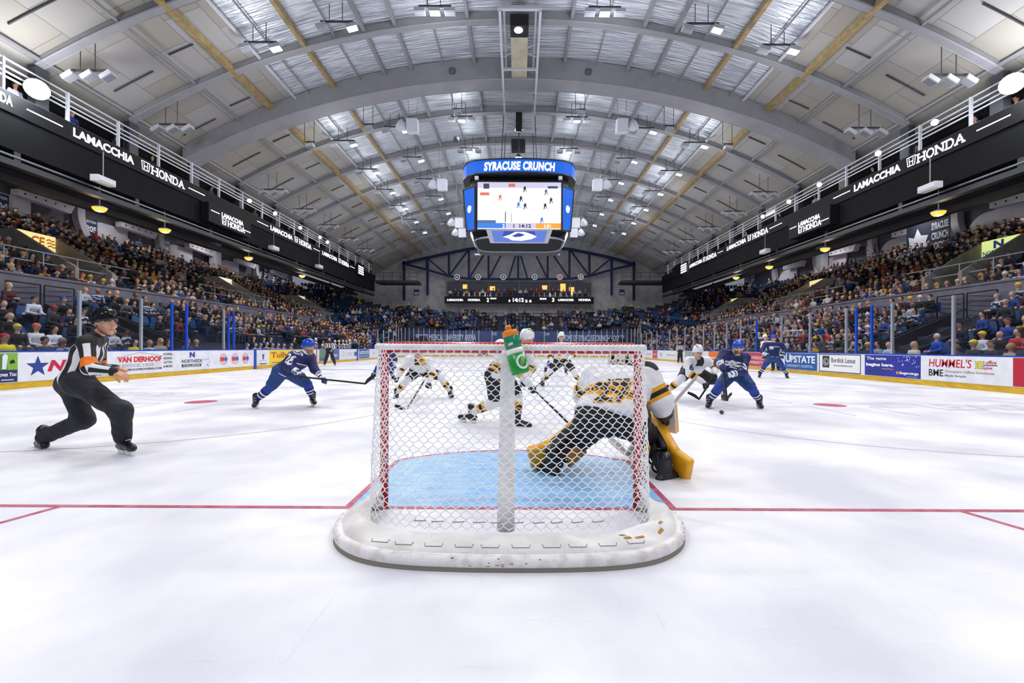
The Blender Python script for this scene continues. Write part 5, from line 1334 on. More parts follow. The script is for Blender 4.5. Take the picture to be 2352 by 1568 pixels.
    for ya_ in (yb0,yb0+1.4):
        for z in (2.5,3.75): m.tube([(xg,ya_,z),(xg,ya_+1.25,z)],.03,6)
        for yy in (ya_,ya_+1.25): m.tube([(xg,yy,2.5),(xg,yy,3.75)],.03,6)
    m.build('gate_frame',BLK,gt); m = MB()
    for ya_ in (yb0,yb0+1.4):
        for k in range(5): m.tube([(xg,ya_+.1,2.6+.22*k),(xg,ya_+1.15,2.75+.22*k)],.015,5)
    m.build('gate_bar',BLK,gt)
# home team banner on the right back wall
p = PX(2133,545,31.4); q = thing('team_banner','dark banner with white beast drawing and SYRACUSE CRUNCH HOCKEY on right wall','banner',p)
m = MB(); X = Vector((0,-1,0)); Yv = Vector((0,0,1)); o_ = p+X*-1.9-Yv*1.3
quad(m,o_,X,Yv,3.6,2.5); m.build('cloth',M('#20263a',.8),q)
for k,t_ in enumerate(('HOCKEY','CRUNCH','SYRACUSE')): m = MB(); fit_text(m,t_,o_+X*2.15+Yv*(.25+.75*k),X,Yv,1.3,.55,0,.03,0,.02); m.build('lettering',M('#d4d8e4',.6),q)
m = MB(); m.add([o_+X*a_+Yv*b_+Vector((-.03,0,0)) for a_,b_ in ((.1,.1),(.3,1.0),(.2,1.7),(.7,1.5),(1.0,2.2),(1.3,1.6),(1.9,1.5),(1.7,1.0),(1.9,.6),(1.3,.5),(1.0,.1),(.7,.4))],[tuple(range(12))]); m.build('beast_emblem',M('#c8ccd8',.6),q)
# ================================================================ far end
m = MB(); n = 30; xs_ = np.linspace(-34,34,n+1); v = []
for x in xs_: v += [(x,WEND,2.0),(x,WEND,zv(x))]
m.add(v,[(2*i,2*i+1,2*i+3,2*i+2) for i in range(n)][::1]); k=m.n; m.add([(a_,b_+.4,c_) for a_,b_,c_ in v],[(2*i+2,2*i+3,2*i+1,2*i) for i in range(n)])
FARW = MN('#8f8e90','#a3a2a4',1.2,.8,name='far_wall_paint'); struct(m.build('wall_far',FARW))
for i_,px in enumerate((983,1022,1365,1405)):
    pass
NAVY = M('#101b40',.6,spec=.25); YT = 62.4
def T_(px,py): return P(px,py,YT)
tr = thing('blue_truss','navy steel truss arching across the far end wall','truss',T_(1190,600))
top = [(925,605),(980,592),(1031,581),(1077,572),(1122,567),(1190,566),(1258,567),(1308,572),(1354,581),(1405,592),(1458,607)]
bot = [(980,619),(1031,634),(1077,640),(1122,641),(1190,641),(1258,641),(1308,640),(1354,634),(1405,619)]
m = MB()
for i in range(len(top)-1): m.beam(T_(*top[i]),T_(*top[i+1]),.35,.35)
m.build('top_chord',NAVY,tr); m = MB(); bb = [(925,605)]+bot+[(1458,607)]
for i in range(len(bb)-1): m.beam(T_(*bb[i]),T_(*bb[i+1]),.28,.3)
m.build('bottom_chord',NAVY,tr)
for a_,b_ in zip(top[1:-1],bot): m = MB(); m.beam(T_(*a_),T_(*b_),.3,.28); m.build('vertical',NAVY,tr)
for a_,b_ in ((top[1],bot[1]),(bot[1],top[3]),(bot[2],top[4]),(bot[3],(1160,568)),((1168,641),top[5]),((1212,641),top[5]),(bot[5],(1222,568)),(bot[6],top[6]),(bot[7],top[7]),(top[9],bot[7]),):
    m = MB(); m.beam(T_(*a_),T_(*b_),.22,.22); m.build('diagonal',NAVY,tr)
for px,y1 in ((928,690),(982,678),(1405,678),(1456,690)):
    m = MB(); m.beam(T_(px,600),T_(px,y1),.35,.3); m.build('leg',NAVY,tr)
# suites with their warm windows
sb = thing('suite_box','row of glass-fronted suites above the far scoreboard strip','suites',P(1190,670,63.4))
m = MB(); a_ = P(1026,683,63.7); b_ = P(1358,650,63.7); m.bx((a_.x,63.2,a_.z),(b_.x,63.9,b_.z)); m.build('room_back',M('#3c3d48',.7),sb)
m = MB()
for px in (1026,1074,1122,1192,1262,1310,1358): p0 = P(px,685,63.1); p1 = P(px,648,63.1); m.beam(p0,p1,.14,.14)
m.build('post',M('#6a5a50',.6),sb)
m = MB(); p0 = P(1026,683,62.9); p1 = P(1358,672,62.9); m.bx((p0.x,62.9,p0.z),(p1.x,62.93,p1.z)); m.build('front_glass',GL,sb)
for k,(px,py) in enumerate(((1069,658),(1131,662),(1251,660),(1313,668),(1293,660))):
    p = P(px,py,63.15); m = MB(); m.box(p,(.38,.03,.55 if k>2 else .3)); m.build('warm_window',M('#ffb04c',.5,0,1.5),sb)
rg = random.Random(8)
for k in range(26):
    px = 1034+12.4*k; p = P(px,680,62.6+.2*(k%2)); top_ = rg.choice(TOPS[:9]); who=(top_,rg.choice(HAIRK),('dark','#1c1614'),rg.choice(SKINS),'#17181c')
    e = place_spec((p.x,p.y,p.z-.2,0,-1,0,0,1),'lap',who,'small figure in %s top in the far suites'%top_[0]); e['group'] = 'people in the far suites, %s tops'%top_[0]
sc_ = thing('end_scoreboard','black strip scoreboard reading 2 14:12 3 across the far end','scoreboard',P(1192,689,62.2))
p0 = P(1021,696,62.2); p1 = P(1364,682,62.2); m = MB(); m.bx((p0.x,62.2,p0.z),(p1.x,62.5,p1.z)); m.build('screen_case',LEDBG,sc_)
def st_(t_,px0,px1,py0,py1,bold=.03,nm='digits'):
    o_ = P(px0,py1,62.17); w_ = (px1-px0)/FPX*62.17; h_ = (py1-py0)/FPX*62.17; m = MB(); fit_text(m,t_,o_,(1,0,0),(0,0,1),w_,h_,0,bold,0,.02); m.build(nm,WOHN,sc_)
st_('LAMACCHIA',1027,1064,686,691,.03,'lettering'); st_('HONDA',1075,1103,686,691,.03,'lettering'); st_('2',1118,1123,684,693); st_('CRUNCH',1126,1140,683.5,687,.02,'lettering'); st_('9',1168,1172,688,694)
st_('14:12',1178,1203,684,693); st_('2 6',1206,1221,688,694); st_('BRUINS',1240,1255,684,688,.02,'lettering'); st_('3',1268,1273,684,693); st_('LAMACCHIA',1282,1318,686,691,.03,'lettering'); st_('HONDA',1329,1357,686,691,.03,'lettering')
# hanging round logos and pennants
for k,(px,py) in enumerate(((1050,636),(1098,636),(1156,636),(1228,636),(1286,636),(1334,636))):
    p = P(px,py,62.0); q = thing('round_logo','round white team logo hanging on the far truss, %s from left'%ORD[k].replace('front','first'),'logo',p)
    m = MB(); disc(m,p,(1,0,0),(0,0,1),.42,.42,0,24); m.build('disc',M('#dfe2ea',.5),q); m = MB(); disc(m,p,(1,0,0),(0,0,1),.30,.30,0,24,0,.02); disc(m,p,(1,0,0),(0,0,1),.13,.13,1,12,0,.03); m.build('emblem',[M(['#2a3a5c','#2a3a5c','#24386c','#2c4c84','#a03444','#7c8458'][k],.5),M('#e8eaf0',.5)],q)
for k,px in enumerate((1103,1136,1171,1206,1241,1273)):
    p = P(px,579,34.5); q = thing('banner','small blue and white pennant below the scoreboard, %s from left'%ORD[k].replace('front','first'),'banner',p)
    m = MB(); m.bx((p.x-.42,34.5,p.z-.22),(p.x+.42,34.53,p.z+.25)); m.build('cloth',M('#4a5a90' if k else '#20264a',.7),q)
    m = MB(); quad(m,(p.x-.42,34.49,p.z-.24),(1,0,0),(0,0,1),.84,.14); disc(m,(p.x,34.49,p.z+.08),(1,0,0),(0,0,1),.2,.13); m.build('print',M('#e4e8f2',.6),q)
    m = MB(); m.tube([(p.x,34.5,p.z+.25),(p.x,34.5,zv(abs(p.x)+.5)-.12)],.012,4); m.build('cable',GREY,q)
# corner camera platforms
for sd,px0,px1 in ((-1,875,968),(1,1420,1520)):
    t = thing('corner_platform','dark railed platform in the %s far corner under the roof'%('left' if sd<0 else 'right'),'platform',P((px0+px1)/2,651,60))
    a_ = P(px0,655,60); b_ = P(px1,650,60); m = MB(); m.bx((a_.x,57.6,a_.z),(b_.x,60,b_.z)); m.build('deck',M('#1c1d24',.6),t)
    m = MB()
    for z in (.5,1.0): m.beam((a_.x,57.6,b_.z+z),(b_.x,57.6,b_.z+z),.05,.05)
    for k in range(6): m.beam((a_.x+(b_.x-a_.x)*k/5,57.6,b_.z),(a_.x+(b_.x-a_.x)*k/5,57.6,b_.z+1),.05,.05)
    m.build('railing',M('#2c2d34',.5),t)
for sd,px,t_ in ((-1,957,'210'),(1,1428,'216')):
    p = P(px,671,63.9); q = thing('section_sign','dark blue SECTION %s sign on the far wall, %s of the suites'%(t_,'left' if sd<0 else 'right'),'sign',p); m = MB(); m.box(p,(.38,.03,.42)); m.build('board',M('#1c2c54',.5),q)
    m = MB(); fit_text(m,t_,p+Vector((-.3,-.04,-.3)),(1,0,0),(0,0,1),.6,.3,0,.04); m.build('digits',M('#eef0f8',.5),q)
# dark arch curtain at both far corners
# ================================================================ centre scoreboard
SB = thing('scoreboard','large blue four-sided centre-ice scoreboard with video screens','scoreboard',(.03,30.3,9))
cxs = .03; Yf = 27.0
def sz(py): return CAMZ-(py-VY)/FPX*Yf
def rr_loop(w,d,r,n=8,cy=30.3):
    o_ = []
    for qx,qy,a0 in ((1,-1,-90),(1,1,0),(-1,1,90),(-1,-1,180)):
        for i in range(n+1):
            a_ = math.radians(a0+90*i/n); o_.append((cxs+qx*(w-r)+r*math.cos(a_), cy+qy*(d-r)+r*math.sin(a_)))
    return o_
def bulge(L,k=.5,cy=30.3): # bow each side outward
    o_ = []
    for x,y in L:
        dx,dy = x-cxs,y-cy
        o_.append((cxs+dx*(1+.0), cy+dy*(1+ k*.12*max(0,1-(dx/3.6)**2) if abs(dy)>abs(dx)*.9 else 1)))
    return o_
def dense(L,n=3):
    o_ = []
    for i in range(len(L)):
        a_,b_ = L[i],L[(i+1)%len(L)]; k = max(1,int(math.dist(a_,b_)/.35))
        for j in range(k): o_.append((a_[0]+(b_[0]-a_[0])*j/k, a_[1]+(b_[1]-a_[1])*j/k))
    return o_
def loopstrip(m,L0,z0,L1,z1,mi=0):
    n = len(L0); v = [(*p,z0) for p in L0]+[(*p,z1) for p in L1]; m.add(v,[(i,(i+1)%n,n+(i+1)%n,n+i) for i in range(n)],mi)
def capf(m,L,z,mi=0,up=True): m.add([(*p,z) for p in L],[tuple(range(len(L))) if up else tuple(range(len(L)-1,-1,-1))],mi)
RING = bulge(dense(rr_loop(3.58,3.3,1.0)),1.3); RIN = bulge(dense(rr_loop(3.46,3.18,.95)),1.3)
z0,z1 = sz(402),sz(374)
BLED = M('#0566e4',.6,0,.92,.1,name='led_blue')
m = MB(); loopstrip(m,RING,z0,RING,z1); m.build('ring_display',BLED,SB)
m = MB(); LL = [(p[0],p[1]) for p in RING]; E = bulge(dense(rr_loop(3.62,3.34,1.02)),1.3)
for za,zb in ((z1,z1+.08),(z0-.07,z0)): loopstrip(m,E,za,E,zb); capf(m,E,zb); capf(m,E,za,0,False)
m.build('ring_rim',BLK,SB)
# ring lettering follows the ring
V,F = text_mesh('SYRACUSE CRUNCH',1.0,.045,.12,space=1.1); xa=min(v[0] for v in V);xb=max(v[0] for v in V);yb_=max(v[1] for v in V)
m = MB(); W = []
for a_,b_,_ in V:
    x = cxs+((a_-xa)/(xb-xa)-.5)*4.35; yy = 30.3-3.3*(1+1.3*.12*max(0,1-((x-cxs)/3.6)**2))-.03; W.append((x,yy,z0+.13+(b_/yb_)*(z1-z0)*.66))
m.add(W,F); m.build('ring_lettering',M('#f4f8ff',.4,0,2.0),SB)
m = MB()   # inner dark body, under the ring
C0 = dense(rr_loop(3.15,2.9,.5)); C1 = dense(rr_loop(2.95,2.75,.5))
loopstrip(m,C1,sz(540),C0,z0); capf(m,C0,z0); capf(m,C1,sz(540),0,False); m.build('core',M('#14161c',.5),SB)
# video screens on the four sides (front detailed)
xs0 = (1095-VX)/FPX*Yf; xs1 = (1287-VX)/FPX*Yf; zt,zb = sz(418),sz(526); yf = 27.05
def fq(m,a,b,c,d,mi=0,th=0):    # a..d in 0..1 on the front screen
    m.add([(xs0+(xs1-xs0)*a,yf-th,zb+(zt-zb)*b),(xs0+(xs1-xs0)*c,yf-th,zb+(zt-zb)*b),(xs0+(xs1-xs0)*c,yf-th,zb+(zt-zb)*d),(xs0+(xs1-xs0)*a,yf-th,zb+(zt-zb)*d)],[(0,1,2,3)],mi)
SCR = [M('#eef0f4',.4,0,1.1),M('#2f7ae0',.4,0,1.0),M('#f0a030',.4,0,1.0),M('#303a60',.4,0,.9),M('#e06a50',.4,0,1.0),M('#3f6a98',.4,0,1.0),M('#20242c',.4,0,.9),M('#cdc8e6',.4,0,1.0)]
m = MB(); m.bx((xs0-.08,yf,zb-.08),(xs1+.08,yf+.3,zt+.08)); m.build('screen_frame',BLK,SB)
m = MB(); fq(m,0,0,1,1,0,.01); fq(m,0,.88,1,1,7,.015); fq(m,0,.02,.34,.13,1,.02); fq(m,.34,.02,.70,.13,7,.02); fq(m,.70,.02,1,.13,2,.02); fq(m,0,.13,.22,.19,5,.02)
fq(m,.07,.86,.14,.97,3,.02); fq(m,.03,.72,.14,.78,4,.02); fq(m,.37,.9,.45,.97,4,.02); fq(m,.84,.87,.96,.92,3,.02); fq(m,.33,.15,.34,.37,6,.02); fq(m,.405,.15,.41,.34,6,.02)
for (cx_,cy_,c_) in ((.565,.86,6),(.27,.68,4),(.52,.65,6),(.49,.52,1),(.57,.5,6),(.82,.8,5),(.88,.62,6),(.81,.5,6),(.77,.2,1)):
    X0,Z0 = xs0+(xs1-xs0)*cx_, zb+(zt-zb)*cy_
    disc(m,(X0,yf-.02,Z0+.12),(1,0,0),(0,0,1),.045,.05,c_,8); m.add([(X0-.1,yf-.03,Z0-.02),(X0+.06,yf-.03,Z0-.04),(X0+.09,yf-.03,Z0+.1),(X0-.05,yf-.03,Z0+.12)],[(0,1,2,3)],c_)
    m.add([(X0-.1,yf-.03,Z0-.22),(X0-.05,yf-.03,Z0-.22),(X0+.03,yf-.03,Z0),(X0-.05,yf-.03,Z0)],[(0,1,2,3)],c_); m.add([(X0+.1,yf-.03,Z0-.2),(X0+.13,yf-.03,Z0-.2),(X0+.06,yf-.03,Z0),(X0,yf-.03,Z0)],[(0,1,2,3)],c_)
m.build('video_screen',SCR,SB)
m = MB(); fit_text(m,'1  14:12',(xs0+(xs1-xs0)*.43,yf-.03,zb+.08),(1,0,0),(0,0,1),1.1,.24,0,.03); fit_text(m,'2',(xs0+(xs1-xs0)*.3,yf-.03,zb+.08),(1,0,0),(0,0,1),.14,.24,1,.03); fit_text(m,'1:31',(xs0+(xs1-xs0)*.8,yf-.03,zb+.1),(1,0,0),(0,0,1),.4,.2,1,.03)
m.build('screen_text',[M('#20242c',.4,0,.3),M('#f0f2f8',.4,0,1.5)],SB)
for sd in (-1,1):     # slanted blue side wings
    A_ = Vector((cxs+sd*2.72,26.95,zb-.55*0-.05)); 
    t0 = P(VX+1+sd*100,427,26.95); t1 = P(VX+1+sd*127,436,27.9); b0 = P(VX+1+sd*100,529,26.95); b1 = P(VX+1+sd*119,531,27.9)
    m = MB(); pts_ = [b0,b1,t1,t0] if sd>0 else [b1,b0,t0,t1]; m.add(pts_,[(0,1,2,3)]); m.add([p+Vector((0,.15,0)) for p in pts_],[(3,2,1,0)]); w_ = m.build('side_display',BLED,SB)
    m = MB()
    for e0,e1 in ((t0,b0),(t1,b1),(t0,t1),(b0,b1)): m.beam(e0,e1,.1,.1)
    m.build('side_frame',BLK,w_)
    c_ = (t0+t1+b0+b1)/4; m = MB(); ex = unit((t1-t0)*sd); nn = ex.cross(Vector((0,0,1)))
    disc(m,c_+nn*.0,ex,(0,0,1),.20,.24,0,14,0,.05); disc(m,c_+ex*.12+Vector((0,0,.05)),ex,(0,0,1),.12,.14,0,10,0,.055); m.build('bear_emblem',M('#f2f4ff',.4,0,1.6),w_)
    m = MB(); d_ = (b0-t0)
    for k_ in (.28,.62):
        pa = t0.lerp(t1,k_)+d_*.22+nn*.03; pb = t0.lerp(t1,k_)+d_*.8+nn*.03; m.beam(pa,pb,.03,.01)
    m.build('outline',M('#0a2f7c',.4,0,.8),w_)
    # plain screens on the hidden sides
    m = MB(); m.bx((cxs+sd*3.1,28.6,zb),(cxs+sd*3.2,32.0,zt)); m.build('video_screen',SCR[0],SB)
    p_ = P(VX+1+sd*96,409,26.9); m = MB(); m.box(p_,(.12,.1,.1)); m.build('flood_head',LAMPH,SB); 
# lower bowl with slanted logo screen
Lb0 = dense(rr_loop(3.05,2.85,.5)); Lb1 = dense(rr_loop(3.0,2.75,1.1)); Lb2 = dense(rr_loop(2.2,2.3,.9))
def resample(L,n=120):
    L = L+[L[0]]; d_ = [0]
    for i in range(len(L)-1): d_.append(d_[-1]+math.dist(L[i],L[i+1]))
    o_ = []
    for k in range(n):
        t_ = d_[-1]*k/n; i = max(j for j in range(len(d_)) if d_[j]<=t_+1e-9); i = min(i,len(L)-2); f_ = (t_-d_[i])/max(d_[i+1]-d_[i],1e-9)
        o_.append((L[i][0]+(L[i+1][0]-L[i][0])*f_, L[i][1]+(L[i+1][1]-L[i][1])*f_))
    return o_
Lb0,Lb1 = resample(rr_loop(3.0,2.2,.5,cy=29.3)),resample(rr_loop(2.9,2.0,1.1,cy=29.25))
m = MB(); loopstrip(m,Lb1,8.1,Lb0,8.6); capf(m,Lb1,8.1,0,False); capf(m,Lb0,8.6); m.build('lower_bowl',M('#07080b',.7,spec=.2),SB)
m = MB()
m.tube([(*p,8.1) for p in Lb1],.07,6,closed=True); m.tube([(*p,8.6) for p in Lb0],.06,6,closed=True); m.build('trim_tube',M('#8d929e',.3,.7),SB)
o_ = Vector((cxs-2.05,27.2,7.72)); Xr_ = Vector((1,0,0)); Yr_ = Vector((0,-.35,1)).normalized()
def lq(m,pl,mi,th): m.add([o_+Xr_*a_+Yr_*b_-Vector((0,th+.05,0)) for a_,b_ in pl],[tuple(range(len(pl)))],mi)
m = MB(); H_ = .80; lq(m,[(.25,-.02),(3.85,-.02),(4.1,H_),(0,H_)],0,.0); m.build('logo_frame',M('#b8bcc8',.3,.5),SB)
m = MB(); lq(m,[(.5,.05),(3.6,.05),(3.78,H_-.07),(.32,H_-.07)],0,.02); lq(m,[(1.0,.3),(1.1,H_-.1),(3.0,H_-.1),(3.1,.35)],1,.03); lq(m,[(1.0,.35),(1.5,.5),(1.8,.66),(2.4,.66),(2.9,.5),(3.15,.38),(2.8,.22),(2.2,.12),(1.6,.15),(1.35,.28)],2,.04); lq(m,[(1.6,.42),(2.0,.6),(2.4,.5),(2.2,.38),(1.8,.34)],1,.05)
m.build('logo_screen',[M('#5a78d8',.4,0,.9),M('#2440a8',.4,0,.9),M('#e8eaf6',.4,0,1.2)],SB)
for x_ in (-1.2,1.2):
    for y_ in (28.6,32): MB().tube([(x_,y_,z1),(x_*.8,y_,zv(0)-.1)],.03,5).build('hoist_cable',DKST,SB)
# ================================================================ the near net
NX = -.05
net = thing('hockey_net','red-posted hockey goal with white twine seen from behind','hockey goal',(NX,2.9,0))
RED = M('#c01a22',.28,name='goal_red'); TW = M('#fdfdfe',.8,name='twine'); PADW = MN('#e6e4e8','#fafafc',9,.55,name='padded_white'); SKIRT = MN('#dcdad8','#f0efef',5,.6,(1,1,1),bump=.35,name='net_canvas',bscale=3.5)
for sd in (-1,1):
    m = MB(); m.tube([(NX+sd*.945,GY,0),(NX+sd*.945,GY,1.15),(NX+sd*.93,GY,1.19),(NX+sd*.90,GY,1.21)],.031,14); m.build('goal_post',RED,net,True)
m = MB(); m.tube([(NX-.91,GY,1.198),(NX+.91,GY,1.198)],.042,14); m.build('crossbar',RED,net,True)
bp = [(.95,3.24),(1.03,3.19),(1.09,3.08),(1.115,2.94),(1.09,2.78),(1.02,2.62),(.90,2.50),(.75,2.42),(.55,2.375),(.28,2.355)]
base_ = [(NX-a_,b_) for a_,b_ in bp]+[(NX,2.35)]+[(NX+a_,b_) for a_,b_ in bp[::-1]]
def smooth(P_,it=2):
    for _ in range(it):
        o_ = [P_[0]]
        for i in range(len(P_)-1):
            a_,b_ = Vector(P_[i]),Vector(P_[i+1]); o_ += [tuple(a_*.75+b_*.25),tuple(a_*.25+b_*.75)]
        P_ = o_+[P_[-1]]
    return P_
bs = smooth([(x,y,.045) for x,y in base_])
m = MB(); m.tube([p if isinstance(p,Vector) else Vector(p) for p in bs],.036,12); m.build('base_frame',MN('#dcd6d2','#efeef0',14,.5,name='scuffed_white',lo=.38,hi=.55),net,True)
m = MB(); m.tube([(x,y,.002) for x,y,z in bs],.034,8); m.build('base_skid',M('#8d877c',.7),net,True)
inn = [(.935,3.21),(.95,3.12),(.955,3.02),(.94,2.92),(.90,2.82),(.82,2.74),(.70,2.68),(.55,2.645),(.35,2.63),(.18,2.625)]
inner_ = smooth([(NX-a_,b_,.06) for a_,b_ in inn]+[(NX,2.622,.06)]+[(NX+a_,b_,.06) for a_,b_ in inn[::-1]])
def resamp(P_,n):
    P_ = [Vector(p) for p in P_]; L = [0]
    for i in range(len(P_)-1): L.append(L[-1]+(P_[i+1]-P_[i]).length)
    o_ = []; i = 0
    for k in range(n+1):
        t_ = L[-1]*k/n
        while i < len(P_)-2 and L[i+1] < t_: i += 1
        o_.append(P_[i].lerp(P_[i+1],(t_-L[i])/max(L[i+1]-L[i],1e-9)))
    return o_
NA = 150; A_ = resamp(bs,NA); B_ = resamp(inner_,NA); m = MB(); v = []
for i in range(NA+1):
    s_ = abs(i/NA-.5)*2
    for j in range(9):
        t_ = j/8; p = A_[i].lerp(B_[i],t_); zz = .076+math.sin(t_*math.pi)*(.028+.02*s_)+ .017*math.sin(i*.42+t_*3.2)*math.sin(t_*math.pi)+.010*math.sin(i*.19+t_*6)*math.sin(t_*math.pi)
        zz += t_*(.10*max(0,(s_-.72)/.28)**1.5)
        v.append((p.x,p.y,zz-(.03 if j==0 else 0)))
m.add(v,[(i*9+j,(i+1)*9+j,(i+1)*9+j+1,i*9+j+1) for i in range(NA) for j in range(8)]); sk_ = m.build('skirt',SKIRT,net,True)
m = MB()
for k in range(10):   # lacing loops
    i = int(NA*(.30+.40*k/9)); p = B_[i]; d_ = unit(B_[i+1]-B_[i-1]); n_ = Vector((0,0,1)).cross(d_)
    m = MB(); m.tube([p-d_*.035+Vector((0,0,.09)),p-d_*.03-n_*.012+Vector((0,-.02,.095)),p+d_*.03+Vector((0,-.02,.095)),p+d_*.035+Vector((0,0,.09))],.003,5); m.build('lacing_loop',M('#8f8c8c',.7),sk_)
    m = MB(); q = A_[i]; m.tube([q-d_*.05+Vector((0,.01,.085)),q-d_*.045+Vector((0,-.012,.08)),q+d_*.045+Vector((0,-.012,.08)),q+d_*.05+Vector((0,.01,.085))],.003,5); m.build('lacing_loop',M('#8f8c8c',.7),sk_)
m = MB(); rn = random.Random(4)
for k in range(80):
    i = int(NA*(.06+.88*rn.random())); q = A_[i]; c_ = unit(Vector((q.x-NX,q.y-3.0,0))); z_ = .03+.042*rn.random(); p = Vector((q.x,q.y,0))+c_*.0345*math.cos(math.asin(min(.95,abs(z_-.045)/.036)))
    d_ = unit(A_[min(i+1,NA)]-A_[i-1]); p.z = z_; m.beam(p-d_*.004*(1+3*rn.random()),p+d_*.006,.004,.003)
for (px,py,w_) in ((1478,1232,.02),(1486,1240,.02),(1500,1246,.03),(1506,1256,.02),(1530,1215,.014),(1540,1225,.012),(1545,1208,.012),(795,1240,.01),(785,1225,.012)):
    p = G(px,py); 
m.build('scuff_marks',M('#6c5c54',.9),sk_)['kind'] = 'stuff'
m = MB()
for (s0,t0,L_) in ((.70,.35,.05),(.705,.48,.035),(.72,.25,.03),(.735,.45,.05),(.745,.38,.035),(.78,.3,.03),(.80,.4,.02)):
    i = int(NA*s0); j = int(t0*8); a_,b_ = Vector(v[i*9+j]),Vector(v[(i+2)*9+j]); c_ = Vector(v[(i+2)*9+j+1]); e_ = Vector(v[i*9+j+1]); up_ = Vector((0,0,.004))
    m.add([a_+up_,b_+up_,c_.lerp(b_,.4)+up_,e_.lerp(a_,.5)+up_],[(0,1,2,3)])
m.build('paint_chip',M('#b98428',.7),sk_)
# top frame and centre pole
tp = [(NX-.93,3.24,1.2),(NX-.925,3.05,1.2),(NX-.90,2.95,1.2),(NX-.84,2.90,1.2),(NX-.6,2.885,1.2)]; tp = tp+[(NX,2.88,1.2)]+[(2*NX-x,y,z) for x,y,z in tp[::-1]]
tps = smooth(tp); m = MB(); m.tube(tps,.02,10); m.build('top_frame',PADW,net,True)
m = MB(); m.tube([(NX-.025,2.945,1.18),(NX-.02,2.94,1.10),(NX-.02,2.885,.75),(NX-.022,2.81,.4),(NX-.022,2.735,.05)],[.035,.047,.052,.054,.056],18); m.build('centre_post',PADW,net,True)
# twine: diamonds over back, sides and top
NU = 42; NV = 38
topL = resamp(tps,NU*2); botL = resamp([p+Vector((0,0,.035)) for p in B_],NU*2); rn = random.Random(9)
jit = {}
def npnt(i,j):     # i in half cells 0..2NU, j 0..NV
    if (i,j) in jit: return jit[(i,j)]
    t_ = j/NV; p = topL[i].lerp(botL[i],t_); s_ = abs(i/(2*NU)-.5)*2
    out = unit(Vector((p.x-NX,p.y-3.35,0))); sag = math.sin(t_*math.pi)*.035*(1-s_**3)
    bow = -.05*math.sin(t_*math.pi)*max(0,s_-.55)
    p = p+out*(sag+bow)
    if 0<j<NV: p += Vector((rn.uniform(-.004,.004),rn.uniform(-.006,.006),rn.uniform(-.004,.004)))
    jit[(i,j)] = p; return p
m = MB()
def cord(a_,b_,r=.003,bend=None):
    d_ = b_-a_; k1 = a_.lerp(b_,.25); k2 = a_.lerp(b_,.75)
    if bend is not None: k1 = k1+bend; k2 = k2-bend
    m.tube([a_,k1,k2,b_],r,4,caps=False)
for j in range(NV):
    for i in range(j%2,2*NU+1,2):
        for di in (-1,1):
            if 0 <= i+di <= 2*NU:
                a_,b_ = npnt(i,j),npnt(i+di,j+1); hz = Vector((0,0,0)); w_ = (b_-a_); w2 = Vector((w_.x,w_.y,0))
                cord(a_,b_,bend=-w2*.16)
m.build('back_netting',TW,net,True)
m = MB(); NT = 5          # top shelf twine
cb = [Vector((NX-.91+1.82*i/(2*NU),GY-.03,1.215)) for i in range(2*NU+1)]
def tpnt(i,j):
    a_ = cb[i]; b_ = Vector((cb[i].x*1.0,2.885,1.215)); p = a_.lerp(b_,j/NT); p.z -= .012*math.sin(j/NT*math.pi); return p
for j in range(NT):
    for i in range(j%2,2*NU+1,2):
        for di in (-1,1):
            if 0 <= i+di <= 2*NU: cord(tpnt(i,j),tpnt(i+di,j+1))
m.build('top_netting',TW,net,True)
m = MB()
for i in range(0,2*NU,1):   # wraps around top frame
    p = topL[i]; d_ = unit(topL[i+1]-topL[i]); n_ = Vector((0,0,1)).cross(d_)
    m.tube([p+(n_*math.cos(q)+Vector((0,0,1))*math.sin(q))*.0235+d_*.02*(q/3.14-1) for q in np.linspace(-.6,4.0,8)],.0028,4,caps=False)
m.build('frame_lashing',TW,net,True)
# ---- bottle on the net
pb = P(1197,858,2.775); pc = P(1170,762,2.80); d_ = unit(pc-pb); Lb = (pc-pb).length; RB = Vector((0,0,1)).rotation_difference(d_).to_matrix()
bt = thing('water_bottle','green squeeze bottle with orange cap leaning on top of the goal','bottle',pb)
rb = .060
m = MB(); k_ = Lb/.27
m.lathe([(rb*.8,0),(rb*.97,.006),(rb,.02),(rb*1.0,.125*k_)],pb,28,0,RB); m.build('bottle_body',M('#0f9a3c',.3,name='bottle_green'),bt,True)
m = MB(); m.lathe([(rb*.93,.123*k_),(rb*.93,.160*k_)],pb,28,0,RB); m.build('grip_band',M('#f2f2f2',.4),bt,True)
m = MB(); m.lathe([(rb*.9,.158*k_),(rb*.9,.2*k_),(rb*.82,.235*k_),(rb*.74,.245*k_)],pb,28,0,RB); m.build('bottle_top',M('#1b8a62',.25),bt,True)
m = MB(); m.lathe([(rb*.8,.24*k_),(rb*.84,.245*k_),(rb*.84,.268*k_),(rb*.74,.276*k_),(rb*.3,.28*k_),(rb*.26,.286*k_),(rb*.34,.292*k_),(rb*.34,.306*k_),(rb*.2,.312*k_)],pb,24,0,RB); m.build('cap',M('#f08a18',.35),bt,True)
def onb(aang,zz,rr_=1.012): return pb+RB@Vector((rb*rr_*math.sin(aang),-rb*rr_*math.cos(aang),zz))
m = MB(); v = []; n = 36; z0_ = .068*k_; R1,R2 = .043,.030
for i in range(n+1):
    a_ = math.radians(42+310*i/n)
    for r_ in (R2,R1): v.append(onb(.55+r_*math.cos(a_)/rb, z0_+r_*math.sin(a_)*1.1))
